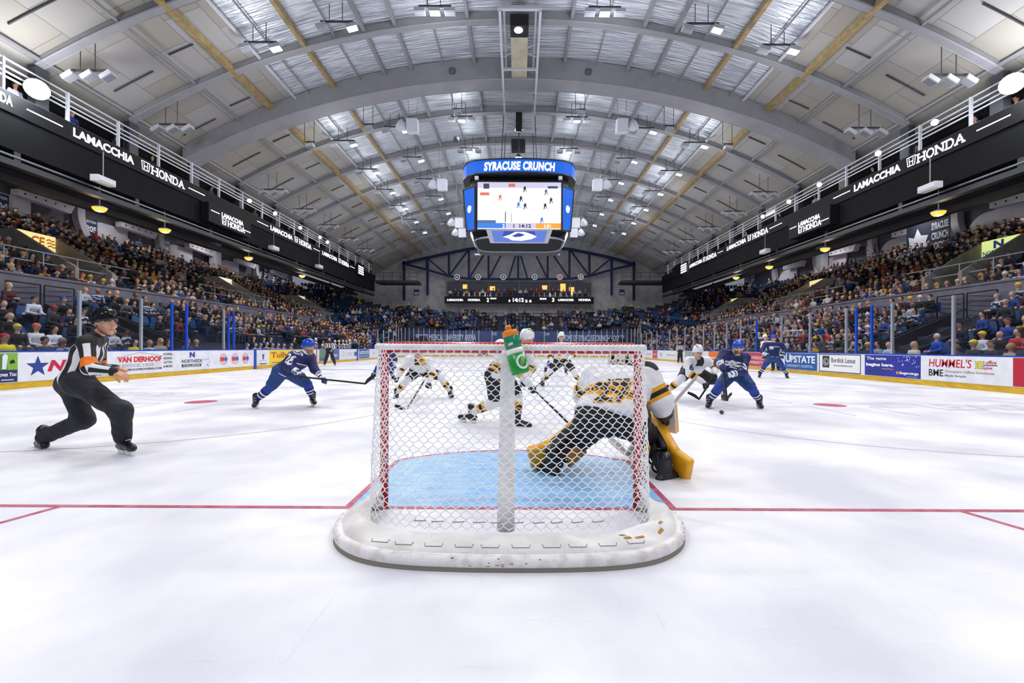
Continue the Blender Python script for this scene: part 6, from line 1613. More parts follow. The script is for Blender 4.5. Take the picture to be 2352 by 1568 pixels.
m.add(v,[(2*i,2*i+1,2*i+3,2*i+2) for i in range(n)]); m.add([onb(.55+x_/rb,z0_+y_,1.03) for x_,y_ in ((.004,.020),(-.012,-.002),(0,-.002),(-.005,-.020),(.012,.004),(.001,.004))],[(0,1,2,5),(5,2,3,4)],1)
m.build('round_logo',[M('#f4f4f4',.4),M('#f08a18',.4)],bt)
m = MB(); m.add([onb(-.3+x_/rb,.190*k_+y_,.99) for x_,y_ in ((-.012,-.010),(.02,-.006),(.02,.010),(-.012,.006))],[(0,1,2,3)]); m.build('label_patch',M('#d8dcd8',.5),bt)
# far goal
fn = thing('hockey_net','distant red goal at the far end of the rink','hockey goal',(NX,YE-3.35,0)); m = MB(); yg = YE-3.35
m.tube([(NX-.93,yg,0),(NX-.93,yg,1.2),(NX+.93,yg,1.2),(NX+.93,yg,0)],.035,6); m.build('goal_frame',RED,fn); m = MB()
for i in range(15): x = NX-.9+1.8*i/14; m.tube([(x,yg+.5,1.2),(x,yg+1,0)],.006,3)
for i in range(10): m.tube([(NX-.9,yg+.5+.05*i,1.2-.12*i),(NX+.9,yg+.5+.05*i,1.2-.12*i)],.006,3)
m.build('back_netting',TW,fn)
# ================================================================ kits
cB = '#14151a'; cY = '#e9a618'; cW = '#e9eaf0'; cN = '#16225c'; cBL = '#1a3f9c'
def bruin_jersey(tg,T,C,K,hf):
    m = np.zeros(len(C),int)      # 0 white 1 black 2 gold
    t_ = (tg=='t')|(tg=='i'); m[t_&(hf>.04)&(hf<.12)] = 2; m[t_&(hf>=.12)&(hf<.20)] = 1; m[t_&(hf>=.20)&(hf<.28)] = 2
    a_ = tg=='a'; m[a_&(T>.05)&(T<.22)] = 2; m[a_&(T>=.22)&(T<.42)] = 1; m[a_&(T>=.42)&(T<.6)] = 2
    m[(tg=='y')&(T>.3)&(T<.7)&(hf>.9)] = 1; m[(tg=='k')] = 1; m[(tg=='u')&(T<.12)&(hf>1.0)] = 2
    return m
def blue_jersey(tg,T,C,K,hf):
    m = np.zeros(len(C),int)      # 0 navy 1 white
    t_ = (tg=='t'); m[t_&(hf>.0)&(hf<.035)] = 1; m[t_&(hf>.80)&(hf<.835)] = 1
    a_ = tg=='a'; m[a_&(T>.62)&(T<.72)] = 1
    m[(tg=='u')&(T>.42)&(T<.47)] = 0; m[(tg=='k')&(T>.7)] = 1
    return m
def bruin_sock(t): 
    m = np.zeros(len(t),int); m[(t>.38)&(t<.5)] = 2; m[(t>=.5)&(t<.62)] = 1; m[(t>=.62)&(t<.74)] = 2; return m
def blue_sock(t):
    m = np.zeros(len(t),int); m[(t>.44)&(t<.52)] = 1; m[(t>.64)&(t<.72)] = 1; m[(t<.3)] = 2; return m
KB = dict(helmet='#eef0f4',jersey_mats=[M(cW,.7),M(cB,.7),M(cY,.7)],jersey_fn=bruin_jersey,pants=M('#17181e',.7),sock_mats=[M(cW,.75),M(cB,.7),M(cY,.7)],sock_fn=bruin_sock,glove_mats=[M('#15161a',.5),M('#e9eaf0',.5),M(cY,.6)],boot='#141519')
KN = dict(helmet='#1b4fc4',jersey_mats=[M(cN,.65),M('#e6eaf4',.65),M('#1b2f86',.65)],jersey_fn=blue_jersey,pants=M('#17407e',.65),sock_mats=[M(cN,.75),M('#e6eaf4',.75),M('#1c3c9c',.7)],sock_fn=blue_sock,glove_mats=[M('#182a5c',.5),M('#e6eaf4',.5)],boot='#16171b',hstripe=None)
def D(c): return dict(c)
V3 = Vector
# ---- players
k = D(KN); k['beard'] = '#a87a58'
r28,p28,j28,_ = skater('hockey_player','player in navy jersey 28 gliding left of the net with stick raised',8.6,
 dict(head=(708,797,0),shR=(676,817,-.22),shL=(712,820,.18),pel=(655,852,0),elR=(662,842,-.34),haR=(689,858,-.40),elL=(722,848,.05),haL=(741,868,-.12),
  knR=(622,888,-.12),anR=(588,918,-.1),toR=(578,934,-.5),knL=(706,882,.12),anL=(718,912,.2),toL=(729,926,-.15)),k,(1,-.22,-.12),hq=.012,handside={'R':V3((.1,-.6,1)),'L':V3((.2,-.2,1))})
WH_ = M('#eef1f8',.6)
decal('sleeve_number','28',j28,P(671,826,8.3),(-.35,-1,.25),(.45,0,1),.20,.20,WH_,j28,.03)
decal('chest_crest','',j28,P(696,838,8.3),(.6,-1,.1),(0,0,1),.34,.16,WH_,j28,polys=[([(-.17,-.02),(-.08,.07),(.02,.05),(.1,.09),(.17,.02),(.1,-.07),(0,-.05),(-.1,-.08)],[(0,1,2,3,4,5,6,7)]),([(-.06,-.01),(.02,.03),(.08,0),(.0,-.03)],[(0,1,2,3)])],layers=[(0,.004),(0,.007)]) if False else None
cr = [(-.13,-.01),(-.08,.05),(-.02,.035),(.03,.07),(.12,.025),(.10,-.04),(.02,-.03),(-.06,-.06)]
decal('chest_crest','',j28,P(690,846,8.4),(.5,-1,-.1),(0,0,1),.24,.13,[WH_],j28,polys=[(cr,[tuple(range(8))])],layers=[(0,.004)])
n = 20; ringp = [(.05*math.cos(2*math.pi*i/n),.06*math.sin(2*math.pi*i/n)) for i in range(n)]+[(.036*math.cos(2*math.pi*i/n),.045*math.sin(2*math.pi*i/n)) for i in range(n)]
ringf = [(i,(i+1)%n,n+(i+1)%n,n+i) for i in range(n)]
bolt = [(.0,.045),(-.02,.0),(-.002,0),(-.012,-.04),(.022,.008),(.004,.008)]
decal('shoulder_patch','',j28,P(686,812,8.4),(-.1,-1,.7),(0,.3,1),.12,.12,[WH_,WH_],j28,polys=[(ringp,ringf),(bolt,[(0,1,2,5),(5,2,3,4)])],layers=[(0,.004),(0,.005)])
decal('glove_lettering','CCM',j28,P(677,856,8.2),(0,-1,.2),(.25,0,1),.13,.05,[M('#22242a',.6)],j28,.02,off=.02)
stick(P(690,865,8.12),P(840,881,7.9),P(864,862,7.95),'black hockey stick held out by the player in jersey 28',tape=False)
k = D(KN); k['beard'] = '#7a4c38'
r70,p70,j70,_ = skater('hockey_player','player in navy jersey 70 striding at the camera beside the puck',8.8,
 dict(head=(1695,799,-.25),shR=(1664,812,-.1),shL=(1711,822,-.05),pel=(1689,858,.2),elR=(1650,832,-.22),haR=(1657,838,-.48),elL=(1706,852,-.28),haL=(1671,862,-.46),
  knR=(1651,890,-.1),anR=(1629,920,.05),toR=(1616,940,-.5),knL=(1727,892,-.1),anL=(1744,921,.05),toL=(1760,938,-.5)),k,(-.25,-1,-.25),hq=.012,handside={'R':V3((-.5,-1,.2)),'L':V3((.5,-1,.2))})
decal('chest_crest','',j70,P(1682,835,8.4),(-.35,-1,0),(.1,0,1),.34,.2,[WH_],j70,polys=[(cr,[tuple(range(8))])],layers=[(0,.004)])
decal('sleeve_number','70',j70,P(1708,840,8.45),(.35,-1,.0),(.05,0,1),.17,.16,WH_,j70,.03,tol=.3)
decal('shoulder_patch','',j70,P(1703,823,8.4),(.3,-1,.5),(0,.3,1),.12,.12,[WH_,WH_],j70,polys=[(ringp,ringf),(bolt,[(0,1,2,5),(5,2,3,4)])],layers=[(0,.004),(0,.005)])
stick(P(1659,826,8.30),P(1670,920,8.1),P(1676,905,8.32),'dark stick planted upright in front of the player in jersey 70')
k = D(KB)
r6,p6,j6,_ = skater('hockey_player','player in white and gold jersey 6 bending forward between goalie and blue skater',9.9,
 dict(head=(1602,808,-.25),shR=(1583,829,-.05),shL=(1624,829,0),pel=(1588,852,.42),elR=(1584,858,-.15),haR=(1619,880,-.35),elL=(1642,842,-.05),haL=(1640,858,-.3),
  knR=(1566,868,.1),anR=(1534,897,.35),toR=(1522,908,.2),knL=(1645,876,.35),anL=(1662,906,.3),toL=(1676,920,-.1)),k,(.15,-1,-.45),hq=.013)
decal('shoulder_number','6',j6,P(1592,838,9.6),(-.1,-1,.5),(0,.3,1),.10,.14,[M('#22242a',.6)],j6,.03)
decal('shoulder_number','6',j6,P(1627,821,9.6),(.3,-1,.5),(0,.3,1),.08,.11,[M('#22242a',.6)],j6,.03)
stick(P(1650,850,9.55),P(1605,917,9.2),P(1582,903,9.1),'black stick blade raised off the ice by the white 6 player')
rA,pA,jA,_ = skater('hockey_player','player in white, black and gold crouching wide behind the left half of net',10.2,
 dict(head=(961,810,-.3),shR=(940,826,-.05),shL=(985,830,0),pel=(966,850,.35),elR=(924,847,-.1),haR=(913,866,-.3),elL=(994,858,-.15),haL=(984,880,-.4),
  knR=(938,870,.05),anR=(911,902,.15),toR=(902,914,-.3),knL=(1012,864,.1),anL=(1034,899,.15),toL=(1046,912,-.3)),D(KB),(.05,-1,-.5),hq=.013)
decal('chest_crest','B',jA,P(966,832,9.9),(0,-1,-.1),(0,0,1),.18,.18,[M(cY,.6)],jA,.04)
stick(P(978,868,9.9),P(932,944,8.35),P(906,933,8.3),'black hockey stick swept low left of the centre post')
rC,pC,jC,_ = skater('hockey_player','player in white, black and gold standing behind the padded centre post',6.9,
 dict(head=(1210,778,.22),shL=(1150,794,-.12),shR=(1206,800,.3),pel=(1146,862,0),elL=(1178,838,-.22),haL=(1221,888,-.28),elR=(1222,842,.3),haR=(1206,872,.02),
  knL=(1138,922,-.1),anL=(1084,946,-.0),toL=(1066,960,.05),knR=(1188,910,.05),anR=(1188,960,-.2),toR=(1218,974,-.3)),D(KB),(.8,.6,-.2),hq=.013)
stick(P(1200,868,6.85),P(1312,978,6.2),P(1342,986,6.25),'black stick reaching from the centre post player to goalie pad')
rP,pP,jP,_ = skater('hockey_player','player in white with gold P crest facing the camera beyond the net',13.5,
 dict(head=(1289,774,-.1),shR=(1272,797,0),shL=(1308,797,0),pel=(1290,826,.15),elR=(1262,815,-.15),haR=(1268,833,-.35),elL=(1319,814,-.05),haL=(1306,826,-.35),
  knR=(1266,851,-.05),anR=(1247,877,.1),toR=(1239,888,-.3),knL=(1316,851,-.05),anL=(1331,877,.1),toL=(1340,888,-.3)),D(KB),(.05,-1,-.05),hq=.016)
decal('chest_crest','P',jP,P(1291,808,13.3),(0,-1,0),(0,0,1),.22,.28,[M(cY,.6)],jP,.05)
stick(P(1302,830,13.1),P(1228,890,12.2),P(1214,895,12.2),'thin dark stick of the P crest player angled to lower left')
rD,pD,jD,_ = skater('hockey_player','player in navy jersey half hidden behind the left goal post',16.2,
 dict(head=(893,800,0),shR=(878,812,-.1),shL=(903,814,.15),pel=(886,832,.1),elR=(872,824,-.2),haR=(884,836,-.3),elL=(908,826,0),haL=(905,838,-.2),
  knR=(866,848,0),anR=(856,865,0),toR=(850,872,-.2),knL=(899,850,.2),anL=(903,868,.2),toL=(910,874,0)),D(KN),(.6,-1,-.1),hq=.02)
rE,pE,jE,_ = skater('hockey_player','player in navy mostly hidden behind the gold P crest player',18.5,
 dict(head=(1292,786,0),shR=(1278,797,0),shL=(1304,797,.1),pel=(1284,818,.1),elR=(1274,808,-.1),haR=(1280,818,-.2),elL=(1306,810,0),haL=(1300,818,-.2),
  knR=(1262,832,0),anR=(1253,848,0),toR=(1250,855,-.2),knL=(1298,836,.2),anL=(1300,852,.2),toL=(1303,857,0)),D(KN),(.2,-1,-.1),hq=.02)
rF,pF,jF,_ = skater('hockey_player','player in navy jersey standing upright before the large UPSTATE advertisement',18.0,
 dict(head=(1776,777,0),shR=(1758,791,0),shL=(1795,791,0),pel=(1775,820,0),elR=(1750,805,-.05),haR=(1757,817,-.3),elL=(1803,805,-.05),haL=(1796,817,-.3),
  knR=(1757,839,-.1),anR=(1745,859,0),toR=(1742,868,-.3),knL=(1796,840,-.1),anL=(1807,861,0),toL=(1812,869,-.3)),D(KN),(-.05,-1,0),hq=.018)
decal('chest_crest','',jF,P(1775,800,17.7),(0,-1,0),(0,0,1),.36,.2,[WH_],jF,polys=[(cr,[tuple(range(8))])],layers=[(0,.005)])
stick(P(1757,812,17.6),P(1790,812,17.5),P(1803,815,17.5),'stick held level across the upright navy player at the waist')
# ---- officials
def ref_kit(pt,fw,band=True):
    kk = dict(helmet=M('#0c0d10',.12),jersey_mats=[M('#17181c',.7),M('#e8e9ee',.7),M('#f07a14',.6)],pants=M('#1b1e26',.75),boot='#15161a')
    return kk
def official(label, Y0, J, face, hq=.012, band=True, white=False, jsy=None, number=None, hcol=None):
    pt = {k_:P(v_[0],v_[1],Y0+v_[2]) for k_,v_ in J.items()}
    loc = (pt['anL']+pt['anR'])/2; loc.z = 0; root = thing('official' if not white else 'hockey_player',label,'person',loc); fw = unit(face); hu = Vector((0,0,1))
    hd,shL,shR,pv = pt['head'],pt['shL'],pt['shR'],pt['pel']; wv = unit(shR-shL); md = (shL+shR)/2; nk = md+unit(md-pv)*.05
    prims = head_prims(hd,fw,hu)+[cap(hd-hu*.06-fw*.012,nk,.052,.053,'h'),cap(lerp(md,pv,.12),pv,.07,.08,'i'),cap(nk,lerp(md,pv,.2),.05,.06,'i')]
    for s in 'LR': prims += [cap(nk,pt['sh'+s],.045,.05,'i'),cap(pt['sh'+s],pt['el'+s],.045,.038,'i'),cap(pt['el'+s],pt['ha'+s],.036,.027,'i'),cap(pv,pt.get('hip'+s,pv),.06,None,'i'),cap(pt.get('hip'+s,pv),pt['kn'+s],.06,.05,'i'),cap(pt['kn'+s],pt['an'+s],.045,.035,'i')]
    def bm(tg,T,C,K):
        m_ = np.zeros(len(C),int); m_[tg=='l'] = 1; m_[tg=='b'] = 2; return m_
    body = garment('body',prims,.008 if hq<.011 else .012,[SKIN,LIP,BROW],root,.016,bm); eyes(hd,fw,hu,1,body)
    helmet(hd,fw,hu,1.0,hcol or M('#0c0d10',.1,name='black_helmet'),root)
    ch = md.lerp(pv,.3); wa = md.lerp(pv,.72)
    jp = [cap(shL,shR,.092,None,'t'),cap(ch-wv*.09,ch+wv*.09,.125,None,'t'),cap(ch-wv*.07,wa-wv*.06,.13,.12,'t'),cap(ch+wv*.07,wa+wv*.06,.13,.12,'t'),cap(wa-wv*.06,pv-wv*.08,.12,.135,'t'),cap(wa+wv*.06,pv+wv*.08,.12,.135,'t'),cap(ch,pv,.12,.13,'t'),cap(nk-unit(nk-pv)*.03,nk+unit(hd-nk)*.045,.09,.064,'k')]
    for s in 'LR':
        jp += [cap(pt['sh'+s],pt['el'+s],.078,.07,'u'+s),cap(pt['el'+s],lerp(pt['el'+s],pt['ha'+s],.93),.068,.05,'a'+s)]
    up_t = unit(md-pv); Lt = (md-pv).length; a0 = np.array(pv,np.float32); at = np.array(up_t,np.float32); w_ = np.array(wv,np.float32); f_ = np.cross(at,w_)
    def jf(tg,T,C,K):
        m_ = np.zeros(len(C),int); q = C-a0; hf = (q@at)/Lt; ang = np.arctan2(q@f_,q@w_*.75)
        st = (np.floor((ang/(2*np.pi))*18)%2).astype(int); t_ = tg=='t'; m_[t_] = st[t_]; m_[t_&(hf>.99)] = 0
        for s in 'LR':
            for g_,aa,bb in (('u','sh','el'),('a','el','ha')):
                A1 = np.array(pt[aa+s],np.float32); B1 = np.array(pt[bb+s],np.float32); d1 = (B1-A1)/np.linalg.norm(B1-A1); e1 = np.cross(d1,np.array((.02,1,.03),np.float32)); e1 /= np.linalg.norm(e1); e2 = np.cross(d1,e1)
                qq = C-A1; an = np.arctan2(qq@e2,qq@e1); s2 = (np.floor(an/(2*np.pi)*8+.5)%2).astype(int); sel = tg==g_+s; m_[sel] = s2[sel]
                if g_=='u' and band: m_[sel&(T>.66)&(T<1.0)] = 2
                if g_=='a': m_[sel&(T>.93)] = 0
        m_[tg=='k'] = 0
        if white: m_[:] = 1
        return m_
    jo = garment('jersey',jp,hq,[M('#17181c',.7),M('#e8e9ee',.7),M('#f07a14',.6)],root,.03,jf,cut=[(pv-up_t*.09,up_t,0)],wrinkle=.004)
    hipL = pt.get('hipL',pv-wv*.08); hipR = pt.get('hipR',pv+wv*.08)
    pp = [cap(hipL,hipR,.13,None),cap(pv+up_t*.06-wv*.05,pv+up_t*.06+wv*.05,.115,None)]
    for s,hp in (('L',hipL),('R',hipR)):
        kn,an = pt['kn'+s],pt['an'+s]; pp += [cap(hp,kn,.128,.09),cap(kn,lerp(kn,an,.95),.094,.084)]
    garment('trousers',pp,hq,[M('#1a1d25',.75)],root,.07,None,wrinkle=.007)
    for s in 'LR': skate('skate',pt['an'+s],pt['to'+s],root,h=hq*.8)
    for s in 'LR':
        d_ = unit(pt['ha'+s]-pt['el'+s]); n_ = Vector((0,-.5,1)) if s=='R' else Vector((0,.4,1))
        if hq < .011: garment('hand',hand_prims(pt['ha'+s],unit(d_+Vector((.1,0,-.35 if s=='R' else 0))),n_,1.02,.5 if s=='R' else .18,1,1 if s=='R' else -1),.0042,[SKIN],root,.004)
        else: garment('hand',hand_prims(pt['ha'+s],d_,n_,1.05,.6,1.1,1 if s=='R' else -1),.008,[SKIN],root,.004)
    return root,pt,jo
rr1,pr1,jr1 = official('referee in striped shirt with orange armband gliding on the near left',4.95,
 dict(head=(241,741,0),shR=(200,788,-.19),shL=(226,782,.17),pel=(176,868,0),elR=(206,846,-.30),haR=(263,853,-.24),elL=(228,848,.22),haL=(268,846,.10),
  hipR=(182,880,-.1),hipL=(164,880,.09),knR=(278,944,-.22),anR=(282,1006,-.12),toR=(324,1024,-.28),knL=(192,964,.1),anL=(100,1004,.12),toL=(66,1016,.45)),(1,-.18,-.02),hq=.0095)
decal('sleeve_number','44',jr1,P(214,822,4.6),(.15,-1,0),(-.1,0,1),.05,.05,M('#e8e9ee',.7),jr1,.03)
official('far linesman in striped shirt standing by the left bench',26.5,dict(head=(757,777,0),shR=(750,788,0),shL=(764,788,0),pel=(757,802,0),elR=(747,796,0),haR=(748,805,0),elL=(768,797,0),haL=(762,803,-.2),knR=(751,818,-.1),anR=(746,833,0),toR=(744,838,-.4),knL=(763,818,-.1),anL=(769,833,0),toL=(772,838,-.4)),(0,-1,0),hq=.022,band=False)
official('far referee with orange armbands standing by the right far boards',34.0,dict(head=(1562,785,0),shR=(1556.5,793,0),shL=(1567.5,793,0),pel=(1562,805,0),elR=(1554,800,0),haR=(1556,807,-.1),elL=(1570,800,0),haL=(1568,807,-.1),knR=(1559,817,0),anR=(1558,829,0),toR=(1557,832,-.3),knL=(1565,817,0),anL=(1566,829,0),toL=(1567,832,-.3)),(0,-1,0),hq=.024)
official('player in white helmet and black trousers behind the upright navy player',21.5,dict(head=(1757,775,0),shR=(1752,787,0),shL=(1772,787,.1),pel=(1770,806,.2),elR=(1750,797,0),haR=(1755,806,-.1),elL=(1776,797,.1),haL=(1774,806,0),knR=(1775,826,0),anR=(1776,845,0),toR=(1770,851,-.2),knL=(1786,826,.2),anL=(1788,845,.2),toL=(1792,849,0)),(-.1,-1,0),hq=.022,white=True,hcol='#eef0f4')
# ---- goalie
YG = 4.1; gp = {k_:P(a_,b_,YG+c_) for k_,(a_,b_,c_) in dict(head=(1424,832,.42),shL=(1368,868,.30),shR=(1482,862,.18),pel=(1402,948,-.02),elL=(1345,905,.45),haL=(1375,940,.75),elR=(1515,920,.12),haR=(1526,955,.30),hipL=(1372,960,0),hipR=(1440,962,0),knL=(1322,1012,.22),anL=(1268,1058,.05),knR=(1492,1010,.30),anR=(1526,1076,-.08)).items()}
gr_ = thing('goalie','goalie in white jersey 27 and yellow pads crouching in the crease','person',(gp['pel'].x,gp['pel'].y,0))
fwg = unit((.25,1,-.15)); hd = gp['head']; md = (gp['shL']+gp['shR'])/2; nk = md+unit(md-gp['pel'])*.04; wv = unit(gp['shR']-gp['shL']); pv = gp['pel']
prims = head_prims(hd,fwg,(0,0,1))+[cap(hd-V3((0,0,.07)),nk,.055,.07,'i'),cap(nk,pv,.12,.12,'i')]
for s in 'LR': prims += [cap(nk,gp['sh'+s],.08,.07,'i'),cap(gp['sh'+s],gp['el'+s],.05,.04,'i'),cap(gp['el'+s],gp['ha'+s],.04,.03,'i'),cap(pv,gp['kn'+s],.09,.06,'i'),cap(gp['kn'+s],gp['an'+s],.05,.04,'i')]
garment('body',prims,.010,[SKIN,LIP,BROW],gr_,.018,lambda tg,T,C,K:(tg=='b')*2+(tg=='l')*1)
Rh = axes(fwg,(0,0,1)); rx,fy_,uz = [V3(x) for x in Rh]
def maskf(tg,T,C,K):
    q = C-np.array(hd,np.float32); x_ = q@np.array(rx,np.float32); z_ = q@np.array(uz,np.float32); m_ = np.zeros(len(C),int)
    m_[(np.abs(np.abs(x_)-.07)<.016)&(z_<.08)] = 1; m_[(np.sin(x_*70)*np.cos(z_*55)>.55)&(z_>-.03)&(z_<.1)] = 2; m_[(z_<-.06)&(np.abs(x_)<.05)] = 1; m_[(np.abs(z_-.115)<.012)] = 1
    return m_
mk = garment('goalie_mask',[ell(hd+uz*.02,(.125,.145,.138),Rh),cap(hd+fy_*.08-uz*.06,hd+fy_*.09-uz*.1,.07,.05),cap(hd-fy_*.06-uz*.05,hd-fy_*.05-uz*.09,.075,.06)],.009,[M('#e8e9ee',.25),M('#15161a',.3),M(cY,.3)],gr_,.03,maskf)
m = MB()
for q in (-.06,-.03,0,.03,.06): m.tube([hd+rx*q+uz*(.06-.11*t_)+fy_*(.15+.03*math.sin(t_*3)) for t_ in (0,.3,.6,1)],.004,5)
m.build('face_cage',STEEL,mk)
m = MB()
for sd in (-1,1): m.tube([hd+rx*sd*.12+uz*.05, hd-fy_*.12+uz*.03*sd, hd-rx*sd*.02-fy_*.155],.008,6)
m.build('back_strap',M(cB,.6),mk)
ch = md.lerp(pv,.35); wa = md.lerp(pv,.75)
jp = [cap(gp['shL'],gp['shR'],.135,None,'y'),cap(ch-wv*.14,ch+wv*.14,.18,None,'t'),cap(ch-wv*.12,wa-wv*.12,.175,.17,'t'),cap(ch+wv*.12,wa+wv*.12,.175,.17,'t'),cap(wa-wv*.12,pv-wv*.17,.17,.175,'t'),cap(wa+wv*.12,pv+wv*.17,.17,.175,'t'),cap(ch,pv,.17,.18,'t'),cap(nk,nk+unit(hd-nk)*.02,.09,.08,'k')]
for s in 'LR': jp += [cap(gp['sh'+s],gp['el'+s],.135,.125,'u'),cap(gp['el'+s],lerp(gp['el'+s],gp['ha'+s],.7),.125,.095,'a')]
up_t = unit(md-pv); Lt = (md-pv).length; a0 = np.array(pv,np.float32); at = np.array(up_t,np.float32); wn = np.array(wv,np.float32)
def gj(tg,T,C,K):
    m_ = np.zeros(len(C),int); q = C-a0; hf = (q@at)/Lt; t_ = tg=='t'; h2 = hf+.35*np.abs(q@wn)**1.5
    m_[t_&(h2>.16)&(h2<.25)] = 2; m_[t_&(h2>=.25)&(h2<.34)] = 1; m_[t_&(h2>=.34)&(h2<.43)] = 2
    u_ = tg=='u'; m_[u_&(T>.52)&(T<.66)] = 2; m_[u_&(T>=.66)&(T<.82)] = 1; m_[u_&(T>=.82)&(T<.95)] = 2
    a_ = tg=='a'; m_[a_&(T>.78)] = 1; m_[tg=='k'] = 1; m_[(tg=='y')&(hf>1.12)] = 1
    return m_
jg = garment('jersey',jp,.0115,[M(cW,.7),M(cB,.7),M(cY,.7)],gr_,.05,gj,cut=[(pv-up_t*.06,unit(up_t+V3((0,.0,.1))),0)],wrinkle=.008)
BK = M('#1a1b20',.7)
decal('back_number','27',jg,P(1418,878,3.8),(-.05,-1,.5),(.12,.5,1),.36,.24,[M(cY,.7),BK],jg,layers=[(.06,.004),(.015,.008)])
decal('name_bar','ICE',jg,P(1432,856,3.9),(0,-1,.5),(.1,.5,1),.20,.055,[M(cY,.7),BK],jg,layers=[(.05,.004),(.01,.008)],tol=.3)
decal('hem_lettering','V C E W',jg,P(1390,918,3.8),(0,-1,.1),(0,.2,1),.13,.022,[BK],jg,.01)
pp = [cap(gp['hipL']-wv*.04,gp['hipR']+wv*.04,.18,None)]
for s in 'LR': pp += [cap(gp['hip'+s],lerp(gp['hip'+s],gp['kn'+s],.85),.17,.135)]
garment('pants',pp,.012,[M('#16171e',.75)],gr_,.05,None,wrinkle=.008)
YP = MN('#e8a010','#f4b41c',6,.4,name='pad_yellow')
for s,outw in (('L',-1),('R',1)):
    kn,an = gp['kn'+s],gp['an'+s]
    garment('leg_cover',[cap(kn,an,.085,.07),cap(lerp(kn,gp['hip'+s],.25),kn,.10,.09)],.012,[M('#26282f',.7)],gr_,.03)
    dn = unit(an-kn); out = V3((outw,.55,.15)) if s=='L' else V3((1,.25,.15)); out = unit(out-dn*out.dot(dn)); sdv = dn.cross(out)
    Rp = np.array([sdv,out,-dn],np.float32); c0 = lerp(kn,an,.42)+out*.10
    L_ = (an-kn).length/2
    if s=='R': c0 = c0-dn*.05+out*.02
    pr_ = [rbox(c0-dn*.10,((.125 if s=='L' else .15),.05,L_+.10),Rp,.035,'f'),rbox(c0+dn*(L_+.05)+out*.05,(.13,.045,.11),np.array([sdv,unit(out-dn*.5),-unit(dn+out*.5)],np.float32),.03,'f'),
           rbox(c0-dn*.02+sdv*.105-out*.05,(.025,.06,L_*.8),Rp,.02,'e'),rbox(c0-dn*.02-sdv*.105-out*.05,(.025,.06,L_*.8),Rp,.02,'e')]
    pd = garment('leg_pad',pr_,.011,[YP,M('#141519',.6),M('#e9eaf0',.6)],gr_,.015,lambda tg,T,C,K:(tg=='e')*1)
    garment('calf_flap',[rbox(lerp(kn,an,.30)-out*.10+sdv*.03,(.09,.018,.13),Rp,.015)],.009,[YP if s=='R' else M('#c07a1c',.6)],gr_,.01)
    m = MB()
    for t_ in (.3,.6,.85): p = lerp(kn,an,t_); m.tube([p+(sdv*math.cos(q)-out*math.sin(q))*.098+dn*.01 for q in np.linspace(-.2,3.34,10)],.012,5)
    m.build('leg_strap',BLK,pd)
skate('skate',gp['anL'],gp['anL']+V3((-.12,.2,0)),gr_,'#17181e','#1e2028',1.08,h=.008); skate('skate',gp['anR'],gp['anR']+V3((.18,.1,0)),gr_,'#20222a','#24262e',1.08,h=.008)
# blocker with stick hand
hR = gp['haR']; d_ = unit(P(1597,868,YG+.75)-P(1528,962,YG+.2)); 
garment('glove',hand_prims(hR-V3((0,0,.0)),V3((.5,.6,-.6)),V3((.6,-.4,.5)),1.1,1.3,1.7,1)+[cap(lerp(gp['elR'],hR,.7),hR,.075,.06,'c')],.0085,[M('#15161a',.6)],gr_,.006)
fr = unit(V3((.75,.65,.15))); sd2 = unit(d_.cross(fr)); Rb = np.array([sd2,fr,unit(fr.cross(sd2))*-1],np.float32)
garment('blocker',[rbox(hR+V3((.06,.06,-.02)),(.10,.03,.15),np.array([unit(fr.cross(V3((0,0,1)))),fr,V3((0,0,1))],np.float32),.02)],.009,[YP],gr_,.01)
garment('blocker_rim',[rbox(hR+V3((.035,.035,-.02)),(.105,.012,.155),np.array([unit(fr.cross(V3((0,0,1)))),fr,V3((0,0,1))],np.float32),.01)],.009,[M('#e9eaf0',.6)],gr_,.01)
garment('catch_glove',[ell(gp['haL']+V3((-.02,.08,-.02)),(.14,.06,.15),np.eye(3,dtype=np.float32)),cap(gp['haL'],gp['haL']+V3((.05,.05,-.08)),.06,.05)],.011,[YP],gr_,.02)
stick(P(1597,868,YG+.95),P(1440,1046,YG+.62),P(1392,1012,YG+.95),'pale goalie stick slanting from the blocker down to the crease',shaft='#b9b6b2',blade='#dcdad6',goalie=True,paddle=.45,tape=False,w=.032,t=.026)
# puck
pk = P(1657,949,8.25); pk.z = .0127 if True else 0; gk = G(1657,951)
m = MB(); m.lathe([(.036,0),(.038,.003),(.038,.0224),(.036,.0254)],(gk.x,gk.y,0.03),28,0,Matrix.Rotation(.8,3,'X')); o = m.build('puck',M('#141417',.5)); tag(o,'black puck on the ice before the skates of jersey 70','puck')
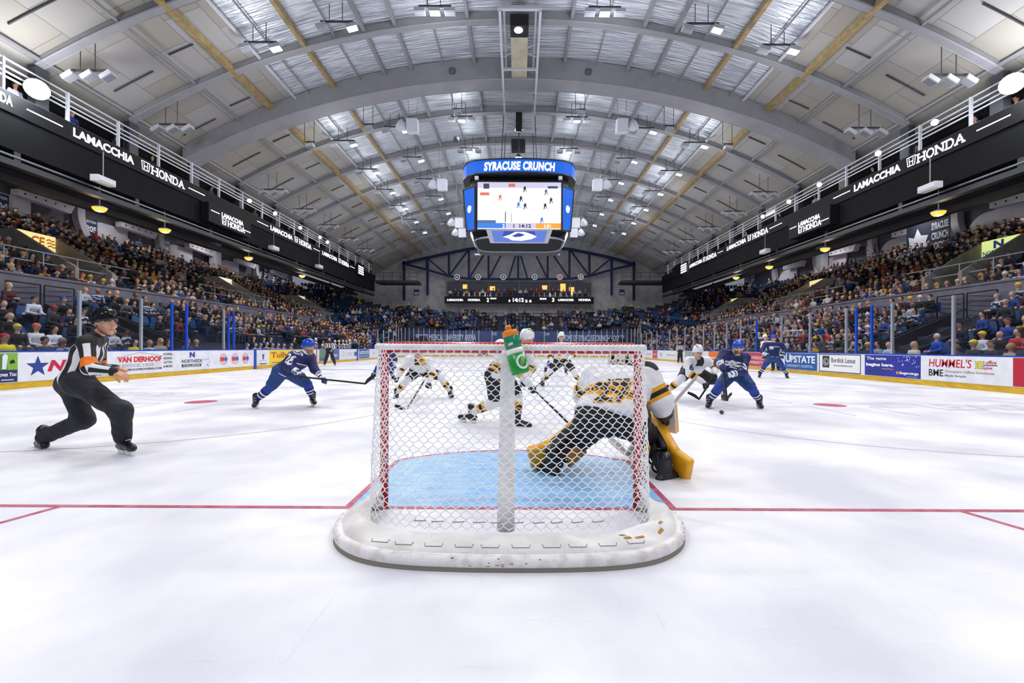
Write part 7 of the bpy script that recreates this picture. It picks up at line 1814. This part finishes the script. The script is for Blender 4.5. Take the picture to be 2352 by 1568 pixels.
# ---- benches on the left
bh = thing('team_bench','long dark players bench behind the left boards','bench',(-(BX+1.2),30,.3)); m = MB(); m.bx((-(BX+1.5),21,.42),(-(BX+1.0),39,.5)); m.build('bench_seat',BLK,bh); m = MB()
for y in np.arange(21.5,39,2.4): m.bx((-(BX+1.35),y,0),(-(BX+1.15),y+.1,.42))
m.build('bench_leg',BLK,bh)
struct(tag(MB().bx((-(BX+3.0),20.8,0),(-(BX+2.85),39.3,1.25)).build('wall_left',M('#2a2c3c',.8))))
m = MB(); m.bx((-(BX+2.95),20.8,1.25),(-(BX+2.93),39.3,2.6)); tag(m.build('glass_pane',GL),'long clear glass pane behind the players bench','glass')
struct(tag(MB().bx((-(BX+3.0),20.7,-.02),(-(BX+.13),39.4,.0)).build('floor',CONCD)))
NJ = ('navy','#141d44|#8a90a8',1); CJ = ('dark','#14151c',1); WJ = ('white','#dcdce2|#1a1b20',1)
def bench(px,Xo,top,hk,hc,lab,kind='lean',z=.12):
    X_ = BX+Xo; y = X_/abs((px-VX)/FPX); place_spec((-X_,y,z,1,0,0,-1,0),kind,(top,hk,hc,SKINS[2],'#16181e'),lab)
for i_,px in enumerate((562,582,592,608,622,634,648,664)): bench(px,1.2,NJ,'short',('blue','#2456c0'),'seated navy player with blue helmet, %s along the near team bench'%ORD[i_].replace('front','first'))
for i_,(px) in enumerate((583,606,622)): bench(px,2.3,CJ,'short',('brown','#5a4434'),'coach in dark suit standing behind the navy bench, %s from the left'%ORD[i_].replace('front','first'),'stand')
bench(676,2.2,CJ,'short',('dark','#1c1614'),'staff member in black top standing at the end of the navy bench','stand')
bench(726,2.0,WJ,'short',('white','#e8eaf0'),'white-helmeted player standing just right of the navy bench','stand'); bench(742,2.3,CJ,'short',('brown','#5a4434'),'coach in dark suit behind the white team bench','stand')
for i_,px in enumerate((737,770,779,788,796,803)): bench(px,1.2,WJ,'short',('white','#e8eaf0'),'white team player with white helmet at the bench, %s from left'%ORD[i_].replace('front','first'),'stand' if i_>0 else 'lean')
